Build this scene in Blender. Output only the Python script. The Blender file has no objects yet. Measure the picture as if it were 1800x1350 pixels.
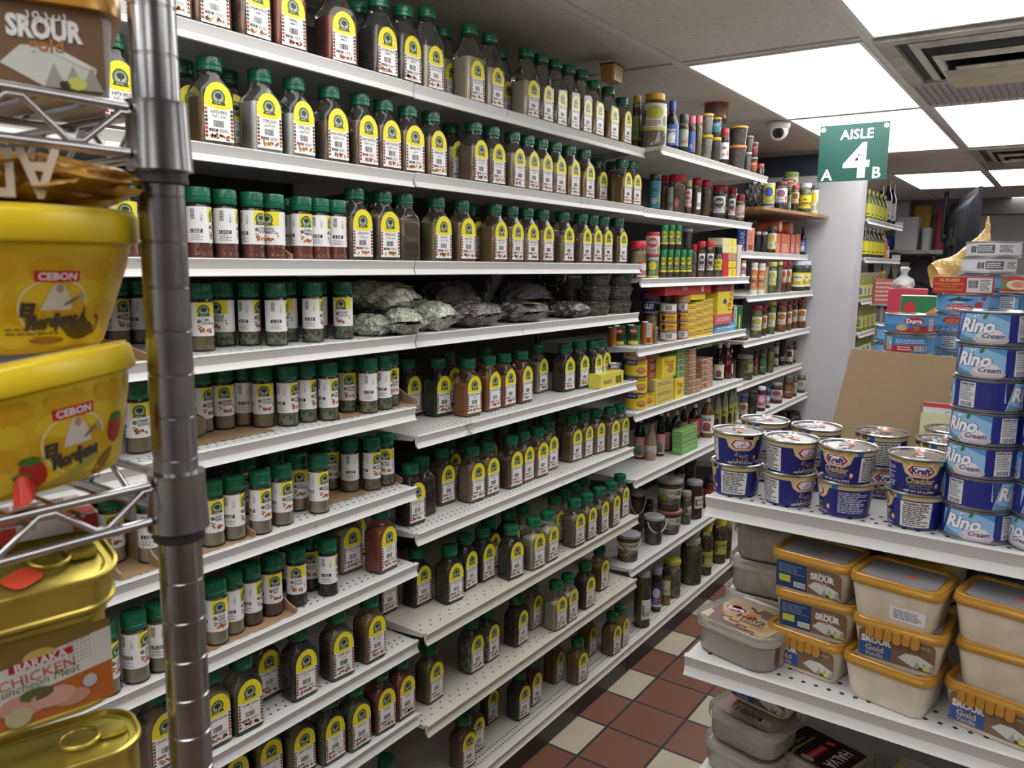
import bpy, math, random
from math import sin, cos, pi, radians, sqrt, atan2
from mathutils import Vector, Matrix
random.seed(7)
S = bpy.context.scene
COL = S.collection

# ------------------------------------------------------------------ camera model (fitted to the shelf, ceiling and floor lines)
F, YAW, PITCH, ROLL, EYE = 1389.65, .61107, .15198, -.01272, 1.62
def _axes():
    fw = Vector((-sin(YAW)*cos(PITCH), cos(YAW)*cos(PITCH), -sin(PITCH)))
    rt = Vector((cos(YAW), sin(YAW), 0)); dn = fw.cross(rt)
    c, s = cos(ROLL), sin(ROLL)
    return c*rt + s*dn, -s*rt + c*dn, fw
RT, DN, FW = _axes()
CAM = Vector((0, 0, EYE))
def ray(x, y): return RT*((x-900)/F) + DN*((y-675)/F) + FW
def at(x, y, ax, val):
    """the point of the plane <axis ax = val> seen at photo pixel x, y"""
    d = ray(x, y); return CAM + d*((val-CAM[ax])/d[ax])
def at_depth(x, y, d): return CAM + ray(x, y)*d
def depth(p): return FW.dot(Vector(p)-CAM)
def proj(p):
    q = Vector(p)-CAM; w = FW.dot(q); return 900+F*RT.dot(q)/w, 675+F*DN.dot(q)/w
def y_at(x, X, Z):
    """Y of the point with given X and Z that falls in pixel column x"""
    a = (x-900)/F; p = Vector((X, 0, Z))-CAM
    return (a*FW.dot(p)-RT.dot(p))/(RT.y-a*FW.y)
def x_at(x, Y, Z):
    a = (x-900)/F; p = Vector((0, Y, Z))-CAM
    return (a*FW.dot(p)-RT.dot(p))/(RT.x-a*FW.x)
def z_at(y, X, Y):
    b = (y-675)/F; p = Vector((X, Y, 0))-CAM
    return (b*FW.dot(p)-DN.dot(p))/(DN.z-b*FW.z)

# ------------------------------------------------------------------ materials (all node based)
MATS = {}
def _new(name):
    m = bpy.data.materials.new(name); m.use_nodes = True
    nt = m.node_tree; nt.nodes.clear()
    out = nt.nodes.new('ShaderNodeOutputMaterial')
    return m, nt, out
def N(nt, t, **kw):
    n = nt.nodes.new(t)
    for k, v in kw.items():
        if k.startswith('i_'): n.inputs[k[2:].replace('_', ' ')].default_value = v
        else: setattr(n, k, v)
    return n
def c4(c): return (c[0], c[1], c[2], 1)
def plain(c, rough=.45, metal=0, var=.06, scale=14, spec=.5, bump=0, bscale=200, trans=0, name=None):
    key = ('p', tuple(round(x, 3) for x in c), rough, metal, var, scale, spec, bump, bscale, trans)
    if key in MATS: return MATS[key]
    m, nt, out = _new(name or 'plain')
    b = N(nt, 'ShaderNodeBsdfPrincipled'); L = nt.links
    b.inputs['Roughness'].default_value = rough; b.inputs['Metallic'].default_value = metal
    b.inputs['Specular IOR Level'].default_value = spec
    tc = N(nt, 'ShaderNodeTexCoord'); nz = N(nt, 'ShaderNodeTexNoise'); nz.inputs['Scale'].default_value = scale; nz.inputs['Detail'].default_value = 3
    L.new(tc.outputs['Object'], nz.inputs['Vector'])
    rp = N(nt, 'ShaderNodeValToRGB'); e = rp.color_ramp.elements
    e[0].position = .3; e[1].position = .7
    e[0].color = c4([max(0, x*(1-var)) for x in c]); e[1].color = c4([min(1, x*(1+var)) for x in c])
    L.new(nz.outputs['Fac'], rp.inputs['Fac']); L.new(rp.outputs['Color'], b.inputs['Base Color'])
    if bump:
        n2 = N(nt, 'ShaderNodeTexNoise'); n2.inputs['Scale'].default_value = bscale
        L.new(tc.outputs['Object'], n2.inputs['Vector'])
        bp = N(nt, 'ShaderNodeBump'); bp.inputs['Strength'].default_value = bump; bp.inputs['Distance'].default_value = .002
        L.new(n2.outputs['Fac'], bp.inputs['Height']); L.new(bp.outputs['Normal'], b.inputs['Normal'])
    if trans:
        tr = N(nt, 'ShaderNodeBsdfTransparent'); mx = N(nt, 'ShaderNodeMixShader'); mx.inputs[0].default_value = trans
        L.new(b.outputs[0], mx.inputs[1]); L.new(tr.outputs[0], mx.inputs[2]); L.new(mx.outputs[0], out.inputs[0])
    else: L.new(b.outputs[0], out.inputs[0])
    MATS[key] = m; return m
def grain(c, c2, scale=500, name='spice', rough=.9):
    """ground or whole spice: two tones broken up by cells"""
    key = ('g', c, c2, scale)
    if key in MATS: return MATS[key]
    m, nt, out = _new(name); L = nt.links
    b = N(nt, 'ShaderNodeBsdfPrincipled'); b.inputs['Roughness'].default_value = rough; b.inputs['Specular IOR Level'].default_value = .15
    tc = N(nt, 'ShaderNodeTexCoord'); v = N(nt, 'ShaderNodeTexVoronoi'); v.inputs['Scale'].default_value = scale
    n = N(nt, 'ShaderNodeTexNoise'); n.inputs['Scale'].default_value = 25
    L.new(tc.outputs['Object'], v.inputs['Vector']); L.new(tc.outputs['Object'], n.inputs['Vector'])
    mx = N(nt, 'ShaderNodeMix'); mx.data_type = 'FLOAT'; mx.inputs[0].default_value = .3
    sp = N(nt, 'ShaderNodeSeparateColor'); L.new(v.outputs['Color'], sp.inputs[0])
    L.new(sp.outputs[0], mx.inputs[2]); L.new(n.outputs['Fac'], mx.inputs[3])
    rp = N(nt, 'ShaderNodeValToRGB'); e = rp.color_ramp.elements
    e[0].position = .2; e[1].position = .8; e[0].color = c4(c); e[1].color = c4(c2)
    L.new(mx.outputs[0], rp.inputs['Fac']); L.new(rp.outputs['Color'], b.inputs['Base Color'])
    L.new(b.outputs[0], out.inputs[0]); MATS[key] = m; return m
def clear(tint=(.97, .98, .97), haze=.03, rough=.04, name='clear_plastic', gl=1.0, milk=(.75,.78,.76)):
    """thin clear plastic or glass wall"""
    key = ('c', tint, haze, rough, gl, milk)
    if key in MATS: return MATS[key]
    m, nt, out = _new(name); L = nt.links
    tr = N(nt, 'ShaderNodeBsdfTransparent'); tr.inputs[0].default_value = c4(tint)
    df = N(nt, 'ShaderNodeBsdfDiffuse'); df.inputs[0].default_value = c4(milk)
    gs = N(nt, 'ShaderNodeBsdfGlossy'); gs.inputs['Roughness'].default_value = rough
    fr = N(nt, 'ShaderNodeFresnel'); fr.inputs[0].default_value = 1.46
    tc = N(nt, 'ShaderNodeTexCoord'); nz = N(nt, 'ShaderNodeTexNoise'); nz.inputs['Scale'].default_value = 35
    bp = N(nt, 'ShaderNodeBump'); bp.inputs['Strength'].default_value = .12; bp.inputs['Distance'].default_value = .004
    L.new(tc.outputs['Object'], nz.inputs['Vector']); L.new(nz.outputs['Fac'], bp.inputs['Height'])
    L.new(bp.outputs[0], gs.inputs['Normal'])
    a = N(nt, 'ShaderNodeMixShader'); a.inputs[0].default_value = haze
    L.new(tr.outputs[0], a.inputs[1]); L.new(df.outputs[0], a.inputs[2])
    ml = N(nt, 'ShaderNodeMath'); ml.operation = 'MULTIPLY'; ml.inputs[1].default_value = gl
    L.new(fr.outputs[0], ml.inputs[0])
    b = N(nt, 'ShaderNodeMixShader'); L.new(ml.outputs[0], b.inputs[0]); L.new(a.outputs[0], b.inputs[1]); L.new(gs.outputs[0], b.inputs[2])
    L.new(b.outputs[0], out.inputs[0]); MATS[key] = m; return m
def printed(rough=.35, metal=0, key='print'):
    """paper, card or tin printed in the colours stored with each printed shape"""
    k = ('pr', rough, metal)
    if k in MATS: return MATS[k]
    m, nt, out = _new('printed'); L = nt.links
    b = N(nt, 'ShaderNodeBsdfPrincipled'); b.inputs['Roughness'].default_value = rough; b.inputs['Metallic'].default_value = metal
    at_ = N(nt, 'ShaderNodeAttribute'); at_.attribute_name = 'ink'
    L.new(at_.outputs['Color'], b.inputs['Base Color']); L.new(b.outputs[0], out.inputs[0])
    MATS[k] = m; return m
def emit(c, s, name='lamp'):
    k = ('e', c, s)
    if k in MATS: return MATS[k]
    m, nt, out = _new(name); e = N(nt, 'ShaderNodeEmission'); e.inputs[0].default_value = c4(c); e.inputs[1].default_value = s
    nt.links.new(e.outputs[0], out.inputs[0]); MATS[k] = m; return m

# ------------------------------------------------------------------ mesh building
class MB:
    def __init__(s): s.v = []; s.f = []; s.m = []; s.c = []
    def face(s, idx, m=0, c=None): s.f.append(tuple(idx)); s.m.append(m); s.c.append(c)
    def poly(s, pts, m=0, c=None):
        b = len(s.v); s.v.extend(tuple(p) for p in pts); s.face(range(b, b+len(pts)), m, c)
    def box(s, lo, hi, m=0, c=None, T=None):
        x0, y0, z0 = lo; x1, y1, z1 = hi
        P = [Vector(q) for q in ((x0,y0,z0),(x1,y0,z0),(x1,y1,z0),(x0,y1,z0),(x0,y0,z1),(x1,y0,z1),(x1,y1,z1),(x0,y1,z1))]
        if T is not None: P = [T @ p for p in P]
        b = len(s.v); s.v.extend(tuple(p) for p in P)
        for q in ((0,3,2,1),(4,5,6,7),(0,1,5,4),(1,2,6,5),(2,3,7,6),(3,0,4,7)): s.face([b+i for i in q], m, c)
    def loft(s, rings, m=0, c=None, cap0=True, cap1=True, closed=True, mf=None):
        n = len(rings[0]); b = len(s.v)
        for r in rings: s.v.extend(tuple(p) for p in r)
        for k in range(len(rings)-1):
            for i in range(n if closed else n-1):
                j = (i+1) % n
                s.face((b+k*n+i, b+k*n+j, b+(k+1)*n+j, b+(k+1)*n+i), mf(k) if mf else m, c)
        if cap0: s.face([b+i for i in reversed(range(n))], m, c)
        if cap1: s.face([b+(len(rings)-1)*n+i for i in range(n)], mf(len(rings)-2) if mf else m, c)
    def lathe(s, prof, seg=24, m=0, c=None, o=(0,0,0), cap0=True, cap1=True, T=None):
        R = []
        for r, z in prof:
            q = [Vector((r*cos(2*pi*i/seg), r*sin(2*pi*i/seg), z)) for i in range(seg)]
            if T is not None: q = [T @ p for p in q]
            R.append([p+Vector(o) for p in q])
        s.loft(R, m, c, cap0, cap1)
    def extrude(s, prof, a, b, ax=1, m=0, c=None):
        """prof: list of 2-D points in the two other axes, swept along axis ax from a to b"""
        def P(p, t):
            return (p[0], t, p[1]) if ax == 1 else ((t, p[0], p[1]) if ax == 0 else (p[0], p[1], t))
        s.loft([[P(p, a) for p in prof], [P(p, b) for p in prof]], m, c)
    def tube(s, path, r, seg=10, m=0, c=None):
        path = [Vector(p) for p in path]; R = []
        up = None
        for i, p in enumerate(path):
            d = (path[min(i+1, len(path)-1)]-path[max(i-1, 0)]).normalized()
            if up is None:
                up = d.orthogonal().normalized()
            else:
                up = (up-d*up.dot(d)).normalized()
            w = d.cross(up); rr = r[i] if isinstance(r, (list, tuple)) else r
            R.append([p+rr*(cos(2*pi*k/seg)*up+sin(2*pi*k/seg)*w) for k in range(seg)])
        s.loft(R, m, c)
    def grid(s, fn, nu, nv, m=0, c=None):
        b = len(s.v)
        for i in range(nu+1):
            for j in range(nv+1): s.v.append(tuple(fn(i/nu, j/nv)))
        for i in range(nu):
            for j in range(nv):
                s.face((b+i*(nv+1)+j, b+(i+1)*(nv+1)+j, b+(i+1)*(nv+1)+j+1, b+i*(nv+1)+j+1), m, c)
    def move(s, T, start=0):
        for i in range(start, len(s.v)): s.v[i] = tuple(T @ Vector(s.v[i]))
    def mesh(s, name, mats, smooth=None):
        me = bpy.data.meshes.new(name); me.from_pydata(s.v, [], s.f)
        for m in (mats if isinstance(mats, (list, tuple)) else [mats]): me.materials.append(m)
        me.polygons.foreach_set('material_index', s.m)
        if any(c is not None for c in s.c):
            a = me.attributes.new('ink', 'FLOAT_COLOR', 'CORNER'); buf = []
            for p, c in zip(me.polygons, s.c):
                c = c or (1, 1, 1); buf.extend((c[0], c[1], c[2], 1.0)*p.loop_total)
            a.data.foreach_set('color', buf)
        if smooth is not None:
            me.polygons.foreach_set('use_smooth', [True]*len(me.polygons)); me.set_sharp_from_angle(angle=radians(smooth))
        me.validate(); me.update(); return me
def obj(name, me, parent=None, loc=None, rot=None):
    o = bpy.data.objects.new(name, me); COL.objects.link(o)
    if parent is not None: o.parent = parent
    if loc is not None: o.location = loc
    if rot is not None: o.rotation_euler = rot if isinstance(rot, (tuple, list)) else (0, 0, rot)
    return o
def tag(o, label, cat, group=None):
    o['label'] = label; o['category'] = cat
    if group: o['group'] = group
    return o
def thing(name, label, cat, loc=(0,0,0), rot=0, group=None):
    return tag(obj(name, None, None, loc, rot), label, cat, group)
def struct(name, me, loc=None):
    o = obj(name, me, None, loc); o['kind'] = 'structure'; return o
def assemble(parts, name, label, cat, loc, rot=0, group=None):
    """parts: list of (part name, mesh[, index of its parent part])"""
    t = thing(name, label, cat, loc, rot, group); made = []
    for p in parts:
        par = made[p[2]] if len(p) > 2 and p[2] is not None else t
        o = obj(p[0], p[1], par)
        if len(p) > 3 and p[3]: o['label'] = p[3]
        made.append(o)
    return t

# ------------------------------------------------------------------ printed artwork
_TX = {}
def text_tris(txt, bold=0):
    k = (txt, bold)
    if k in _TX: return _TX[k]
    cu = bpy.data.curves.new('t', 'FONT'); cu.body = txt; cu.size = 1; cu.resolution_u = 2; cu.offset = bold
    o = bpy.data.objects.new('t', cu); me = o.to_mesh()
    vs = [(v.co.x, v.co.y) for v in me.vertices]; T = [[vs[i] for i in p.vertices] for p in me.polygons]
    o.to_mesh_clear(); bpy.data.objects.remove(o); bpy.data.curves.remove(cu)
    xs = [v[0] for v in vs] or [0, 1]; ys = [v[1] for v in vs] or [0, 1]
    r = (T, min(xs), max(xs), min(ys), max(ys)); _TX[k] = r; return r
_AR = {'ا':(0xFE8D,0xFE8E,0,0),'ب':(0xFE8F,0xFE90,0xFE91,0xFE92),'ت':(0xFE95,0xFE96,0xFE97,0xFE98),'ة':(0xFE93,0xFE94,0,0),
 'ج':(0xFE9D,0xFE9E,0xFE9F,0xFEA0),'ح':(0xFEA1,0xFEA2,0xFEA3,0xFEA4),'خ':(0xFEA5,0xFEA6,0xFEA7,0xFEA8),'د':(0xFEA9,0xFEAA,0,0),'ر':(0xFEAD,0xFEAE,0,0),'ز':(0xFEAF,0xFEB0,0,0),
 'س':(0xFEB1,0xFEB2,0xFEB3,0xFEB4),'ش':(0xFEB5,0xFEB6,0xFEB7,0xFEB8),'ط':(0xFEC1,0xFEC2,0xFEC3,0xFEC4),'ع':(0xFEC9,0xFECA,0xFECB,0xFECC),'غ':(0xFECD,0xFECE,0xFECF,0xFED0),
 'ف':(0xFED1,0xFED2,0xFED3,0xFED4),'ق':(0xFED5,0xFED6,0xFED7,0xFED8),'ك':(0xFED9,0xFEDA,0xFEDB,0xFEDC),'ل':(0xFEDD,0xFEDE,0xFEDF,0xFEE0),'م':(0xFEE1,0xFEE2,0xFEE3,0xFEE4),
 'ن':(0xFEE5,0xFEE6,0xFEE7,0xFEE8),'ه':(0xFEE9,0xFEEA,0xFEEB,0xFEEC),'و':(0xFEED,0xFEEE,0,0),'ي':(0xFEF1,0xFEF2,0xFEF3,0xFEF4)}
def arabic(w):
    o = []
    for i, ch in enumerate(w):
        f = _AR.get(ch)
        if not f: o.append(ch); continue
        pj = i > 0 and w[i-1] in _AR and _AR[w[i-1]][2]
        nj = i+1 < len(w) and w[i+1] in _AR and f[2]
        o.append(chr((f[3] if nj else f[1]) if pj else (f[2] if nj else f[0])))
    return ''.join(reversed(o))
def clip_u(P, k, keep):
    o = []
    for i in range(len(P)):
        a, b = P[i], P[(i+1) % len(P)]
        ia, ib = (a[0]-k)*keep >= 0, (b[0]-k)*keep >= 0
        if ia: o.append(a)
        if ia != ib:
            t = (k-a[0])/(b[0]-a[0]); o.append((k, a[1]+t*(b[1]-a[1])))
    return o
class Art:
    """flat coloured shapes in label coordinates (metres), stacked in layers"""
    def __init__(s): s.p = []
    def poly(s, pts, c, l=1): s.p.append((pts, c, l)); return s
    def rect(s, u0, v0, u1, v1, c, l=1): return s.poly([(u0,v0),(u1,v0),(u1,v1),(u0,v1)], c, l)
    def rrect(s, u0, v0, u1, v1, r, c, l=1):
        P = []
        for cx, cy, a in ((u1-r,v1-r,0),(u0+r,v1-r,90),(u0+r,v0+r,180),(u1-r,v0+r,270)):
            P += [(cx+r*cos(radians(a+t)), cy+r*sin(radians(a+t))) for t in (0,30,60,90)]
        return s.poly(P, c, l)
    def ell(s, u, v, ru, rv, c, l=1, n=18, rot=0):
        P = [(ru*cos(2*pi*i/n), rv*sin(2*pi*i/n)) for i in range(n)]
        return s.poly([(u+x*cos(rot)-y*sin(rot), v+x*sin(rot)+y*cos(rot)) for x, y in P], c, l)
    def text(s, t, u, v, h, c, l=2, al='c', sx=1, rot=0, bold=0, maxw=None, shear=0):
        T, x0, x1, y0, y1 = text_tris(t, bold)
        k = h/.7; kx = k*sx
        if maxw and (x1-x0)*kx > maxw: kx = maxw/(x1-x0)
        off = {'c': (x0+x1)/2, 'l': x0, 'r': x1}[al]; cr, sr = cos(rot), sin(rot)
        for P in T:
            Q = [((x-off)*kx+shear*y*k, (y-.35)*k) for x, y in P]
            s.p.append(([(u+x*cr-y*sr, v+x*sr+y*cr) for x, y in Q], c, l))
        return s
    def bars(s, u0, v0, u1, v1, c=(.03,.03,.03), l=2, n=13, seed=3):
        r = random.Random(seed); w = (u1-u0)/n
        for i in range(n):
            b = w*(.3+.5*r.random()); s.rect(u0+i*w, v0, u0+i*w+b, v1, c, l)
        return s
    def lines(s, u0, v0, u1, v1, n, c=(.1,.1,.1), l=2, seed=1, fill=.5):
        r = random.Random(seed); h = (v1-v0)/n
        for i in range(n):
            u = u0; vb = v0+i*h+h*(1-fill)/2
            end = u1-(u1-u0)*.35*r.random()
            while u < end-1e-6:
                w = (u1-u0)*(.08+.16*r.random()); s.rect(u, vb, min(u+w, u1), vb+h*fill, c, l); u += w+(u1-u0)*.03
        return s
    def vlines(s, u0, v0, u1, v1, n, c=(.1,.1,.1), l=2, seed=1, fill=.5):
        k = len(s.p); s.lines(v0, u0, v1, u1, n, c, l, seed, fill)
        s.p[k:] = [([(b, a) for a, b in reversed(P)], cc, ll) for P, cc, ll in s.p[k:]]
        return s
    def move(s, du=0, dv=0, k=1):
        s.p = [([(x*k+du, y*k+dv) for x, y in P], c, l) for P, c, l in s.p]; return s
    def add(s, o, du=0, dv=0, k=1, dl=0):
        s.p += [([(x*k+du, y*k+dv) for x, y in P], c, l+dl) for P, c, l in o.p]; return s
    def put(s, mb, fn, strip=None, m=0, lift=.00025):
        """fn(u, v, n) -> point in space; long shapes are cut into strips so that they can bend"""
        for P, c, l in s.p:
            pcs = [P]
            if strip:
                lo, hi = min(q[0] for q in P), max(q[0] for q in P)
                k0, k1 = math.floor(lo/strip)+1, math.ceil(hi/strip)-1
                pcs = []; rest = P
                for k in range(k0, k1+1):
                    a = clip_u(rest, k*strip, -1); rest = clip_u(rest, k*strip, 1)
                    if len(a) > 2: pcs.append(a)
                if len(rest) > 2: pcs.append(rest)
            for q in pcs: mb.poly([fn(u, v, l*lift) for u, v in q], m, c)
        return mb
def flat_x(x, y=0, z=0, tilt=0):
    """label on a face that looks along +X (u runs along +Y)"""
    return lambda u, v, n: (x+n-v*tilt, y+u, z+v)
def flat_my(y, x=0, z=0):
    """label on a face that looks along -Y (u runs along +X)"""
    return lambda u, v, n: (x+u, y-n, z+v)
def flat_up(z, x=0, y=0): return lambda u, v, n: (x+u, y+v, z+n)
def wrap(r, z=0, ang=0, r2=None, h=1, ru=None):
    """label round an upright can; u = 0 faces the direction ang; r2 = radius at height h for tapered walls"""
    ru = ru or r
    def fn(u, v, n):
        a = ang+u/ru; rr = (r if r2 is None else r+(r2-r)*v/h)+n
        return (rr*cos(a), rr*sin(a), z+v)
    return fn
WHITE = (.82,.82,.82); INK = (.03,.03,.035); YEL = (.82,.72,.03); RED = (.55,.02,.02)

# ------------------------------------------------------------------ words
ORD = ['','first','second','third','fourth','fifth','sixth','seventh','eighth','ninth','tenth','eleventh','twelfth','thirteenth','fourteenth','fifteenth','sixteenth','seventeenth','eighteenth','nineteenth','twentieth','twenty-first','twenty-second','twenty-third','twenty-fourth','twenty-fifth']
def face_angle(p):
    """direction from the point p towards the viewer's side of the aisle"""
    return atan2(CAM.y-p[1], CAM.x-p[0])
# ------------------------------------------------------------------ the room
ZC = 2.32
XB = -1.765            # back panels of the shelving
def floor_mat():
    m, nt, out = _new('quarry_tiles'); L = nt.links
    b = N(nt, 'ShaderNodeBsdfPrincipled')
    g = N(nt, 'ShaderNodeNewGeometry'); sp = N(nt, 'ShaderNodeSeparateXYZ'); L.new(g.outputs['Position'], sp.inputs[0])
    def M(op, a, bb=None):
        n = N(nt, 'ShaderNodeMath'); n.operation = op
        for i, x in enumerate((a, bb)):
            if x is None: continue
            if isinstance(x, (int, float)): n.inputs[i].default_value = x
            else: L.new(x, n.inputs[i])
        return n.outputs[0]
    tx = M('DIVIDE', M('ADD', sp.outputs[0], 1.1956), .2095); ty = M('DIVIDE', M('SUBTRACT', sp.outputs[1], 2.112), .2085)
    ix, iy = M('FLOOR', tx), M('FLOOR', ty); fx, fy = M('FRACT', tx), M('FRACT', ty)
    beige = M('MULTIPLY', M('GREATER_THAN', M('FLOORED_MODULO', ix, 2.), .5), M('LESS_THAN', M('FLOORED_MODULO', iy, 2.), .5))
    ex = M('MINIMUM', fx, M('SUBTRACT', 1., fx)); ey = M('MINIMUM', fy, M('SUBTRACT', 1., fy))
    gr = M('LESS_THAN', M('MINIMUM', ex, ey), .024)
    cv = N(nt, 'ShaderNodeCombineXYZ'); L.new(ix, cv.inputs[0]); L.new(iy, cv.inputs[1])
    wn = N(nt, 'ShaderNodeTexWhiteNoise'); L.new(cv.outputs[0], wn.inputs['Vector'])
    nz = N(nt, 'ShaderNodeTexNoise'); nz.inputs['Scale'].default_value = 9; nz.inputs['Detail'].default_value = 6; L.new(g.outputs['Position'], nz.inputs['Vector'])
    red = N(nt, 'ShaderNodeMix'); red.data_type = 'RGBA'; red.inputs[6].default_value = (.17,.068,.042,1); red.inputs[7].default_value = (.21,.092,.06,1); L.new(wn.outputs['Value'], red.inputs[0])
    bei = N(nt, 'ShaderNodeMix'); bei.data_type = 'RGBA'; bei.inputs[6].default_value = (.40,.34,.25,1); bei.inputs[7].default_value = (.56,.49,.38,1); L.new(nz.outputs['Fac'], bei.inputs[0])
    t = N(nt, 'ShaderNodeMix'); t.data_type = 'RGBA'; L.new(beige, t.inputs[0]); L.new(red.outputs[2], t.inputs[6]); L.new(bei.outputs[2], t.inputs[7])
    t2 = N(nt, 'ShaderNodeMix'); t2.data_type = 'RGBA'; L.new(gr, t2.inputs[0]); L.new(t.outputs[2], t2.inputs[6]); t2.inputs[7].default_value = (.03,.03,.035,1)
    L.new(t2.outputs[2], b.inputs['Base Color'])
    ro = N(nt, 'ShaderNodeMapRange'); L.new(nz.outputs['Fac'], ro.inputs[0]); ro.inputs[3].default_value = .3; ro.inputs[4].default_value = .55
    L.new(ro.outputs[0], b.inputs['Roughness'])
    bp = N(nt, 'ShaderNodeBump'); bp.inputs['Strength'].default_value = .6; bp.inputs['Distance'].default_value = .004; bp.invert = True
    L.new(gr, bp.inputs['Height']); L.new(bp.outputs[0], b.inputs['Normal'])
    L.new(b.outputs[0], out.inputs[0]); return m
def ceiling_mat():
    m, nt, out = _new('fissured_ceiling_tile'); L = nt.links
    b = N(nt, 'ShaderNodeBsdfPrincipled'); b.inputs['Roughness'].default_value = .9
    g = N(nt, 'ShaderNodeNewGeometry'); mp = N(nt, 'ShaderNodeMapping'); mp.inputs['Scale'].default_value = (60, 170, 1)
    L.new(g.outputs['Position'], mp.inputs[0]); nz = N(nt, 'ShaderNodeTexNoise'); nz.inputs['Scale'].default_value = 1; nz.inputs['Detail'].default_value = 2
    L.new(mp.outputs[0], nz.inputs['Vector'])
    rp = N(nt, 'ShaderNodeValToRGB'); e = rp.color_ramp.elements; e[0].position = .3; e[1].position = .4; e[0].color = (.4,.375,.35,1); e[1].color = (.66,.63,.60,1)
    L.new(nz.outputs['Fac'], rp.inputs[0])
    n2 = N(nt, 'ShaderNodeTexNoise'); n2.inputs['Scale'].default_value = 1.6; L.new(g.outputs['Position'], n2.inputs['Vector'])
    mx = N(nt, 'ShaderNodeMix'); mx.data_type = 'RGBA'; mx.blend_type = 'MULTIPLY'; mx.inputs[0].default_value = .5
    r2 = N(nt, 'ShaderNodeValToRGB'); e = r2.color_ramp.elements; e[0].position = .35; e[1].position = .6; e[0].color = (.86,.78,.7,1); e[1].color = (1,1,1,1)
    L.new(n2.outputs['Fac'], r2.inputs[0]); L.new(rp.outputs[0], mx.inputs[6]); L.new(r2.outputs[0], mx.inputs[7]); L.new(mx.outputs[2], b.inputs['Base Color'])
    L.new(b.outputs[0], out.inputs[0]); return m
def shelf_paint(c, dirt=(.35,.31,.26)):
    k = ('sp', c)
    if k in MATS: return MATS[k]
    m, nt, out = _new('shelf_enamel'); L = nt.links
    b = N(nt, 'ShaderNodeBsdfPrincipled'); b.inputs['Roughness'].default_value = .4; b.inputs['Specular IOR Level'].default_value = .4
    g = N(nt, 'ShaderNodeNewGeometry'); n1 = N(nt, 'ShaderNodeTexNoise'); n1.inputs['Scale'].default_value = 34; n1.inputs['Detail'].default_value = 8; n1.inputs['Roughness'].default_value = .75
    L.new(g.outputs['Position'], n1.inputs['Vector'])
    n2 = N(nt, 'ShaderNodeTexNoise'); n2.inputs['Scale'].default_value = 5; L.new(g.outputs['Position'], n2.inputs['Vector'])
    ad = N(nt, 'ShaderNodeMath'); ad.operation = 'MULTIPLY'; L.new(n1.outputs['Fac'], ad.inputs[0]); L.new(n2.outputs['Fac'], ad.inputs[1])
    rp = N(nt, 'ShaderNodeValToRGB'); e = rp.color_ramp.elements; e[0].position = .375; e[1].position = .44
    e[0].color = c4(c); e[1].color = c4(dirt); x = e.new(.33); x.color = c4([q*.96 for q in c])
    L.new(ad.outputs[0], rp.inputs[0]); L.new(rp.outputs[0], b.inputs['Base Color']); L.new(b.outputs[0], out.inputs[0])
    MATS[k] = m; return m
def wall_mat(c, name='painted_wall'):
    return plain(c, .7, 0, .05, 3, .3, .15, 60, name=name)

XR, YN, YFAR = 4.2, -3.6, 12.6
mb = MB(); mb.box((-1.95, YN, -.06), (XR, YFAR, 0)); struct('floor', mb.mesh('floor', floor_mat()))
mb = MB(); mb.box((-1.95, YN, ZC), (XR, YFAR, ZC+.08)); struct('ceiling', mb.mesh('ceiling', ceiling_mat()))
WALLM = wall_mat((.62,.61,.6))
for nm, lo, hi in (('wall_left', (-1.95, YN, 0), (-1.84, YFAR, ZC)), ('wall_right', (XR-.1, YN, 0), (XR, YFAR, ZC)), ('wall_rear', (-1.84, YN, 0), (XR-.1, YN+.1, ZC)), ('wall_far', (-1.84, YFAR-.1, 0), (XR-.1, YFAR, ZC))):
    mb = MB(); mb.box(lo, hi); struct(nm, mb.mesh(nm, WALLM))
# white wall return at the end of the shelving, with a navy band along its top
WX = -1.093
mb = MB(); mb.box((-1.84, 5.15, 0), (WX, 5.36, ZC)); struct('wall_return', mb.mesh('wall_return', wall_mat((.52,.52,.55))))
mb = MB(); mb.box((-1.838, 5.142, ZC-.145), (WX-.1, 5.15, ZC-.02)); struct('trim_1', mb.mesh('trim_1', plain((.035,.05,.075), .5)))

XT = [-1.812, -1.2, -.588, .024, .636, 1.248, 1.86, 2.472, 3.084, 3.696]
YT = [-3.4, -2.2, -1., .25, 1.48, 2.71, 3.945, 5.365, 6.63, 7.95, 9.2, 10.4, 11.6]
tee = plain((.62,.61,.6), .4, 0, .04, 6, name='ceiling_tee')
mb = MB()
for x in XT: mb.box((x-.014, YN+.1, ZC-.007), (x+.014, YFAR-.1, ZC-.0005))
for y in YT: mb.box((-1.84, y-.012, ZC-.0065), (XR-.1, y+.012, ZC-.0004))
struct('trim_2', mb.mesh('trim_2', tee))

LIGHT = 7.5
LM = emit((1, .985, .97), LIGHT, 'light_diffuser')
fr = plain((.7,.69,.68), .35, 0, .03, 8, name='light_frame')
def ceiling_light(cx, cy, label):
    x0, x1, y0, y1 = XT[cx]+.014, XT[cx+1]-.014, YT[cy]+.012, YT[cy+1]-.012
    a = MB(); t = .012; z0, z1 = ZC-.012, ZC-.001
    a.box((x0,y0,z0),(x1,y0+t,z1)); a.box((x0,y1-t,z0),(x1,y1,z1)); a.box((x0,y0+t,z0),(x0+t,y1-t,z1)); a.box((x1-t,y0+t,z0),(x1,y1-t,z1))
    d = MB(); d.box((x0+t,y0+t,ZC-.008),(x1-t,y1-t,ZC-.002))
    t_ = thing('ceiling_light', label, 'light', (0,0,0), 0, 'fluorescent ceiling light panels')
    obj('frame', a.mesh('frame', fr), t_); obj('diffuser', d.mesh('diffuser', LM), t_)
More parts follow.
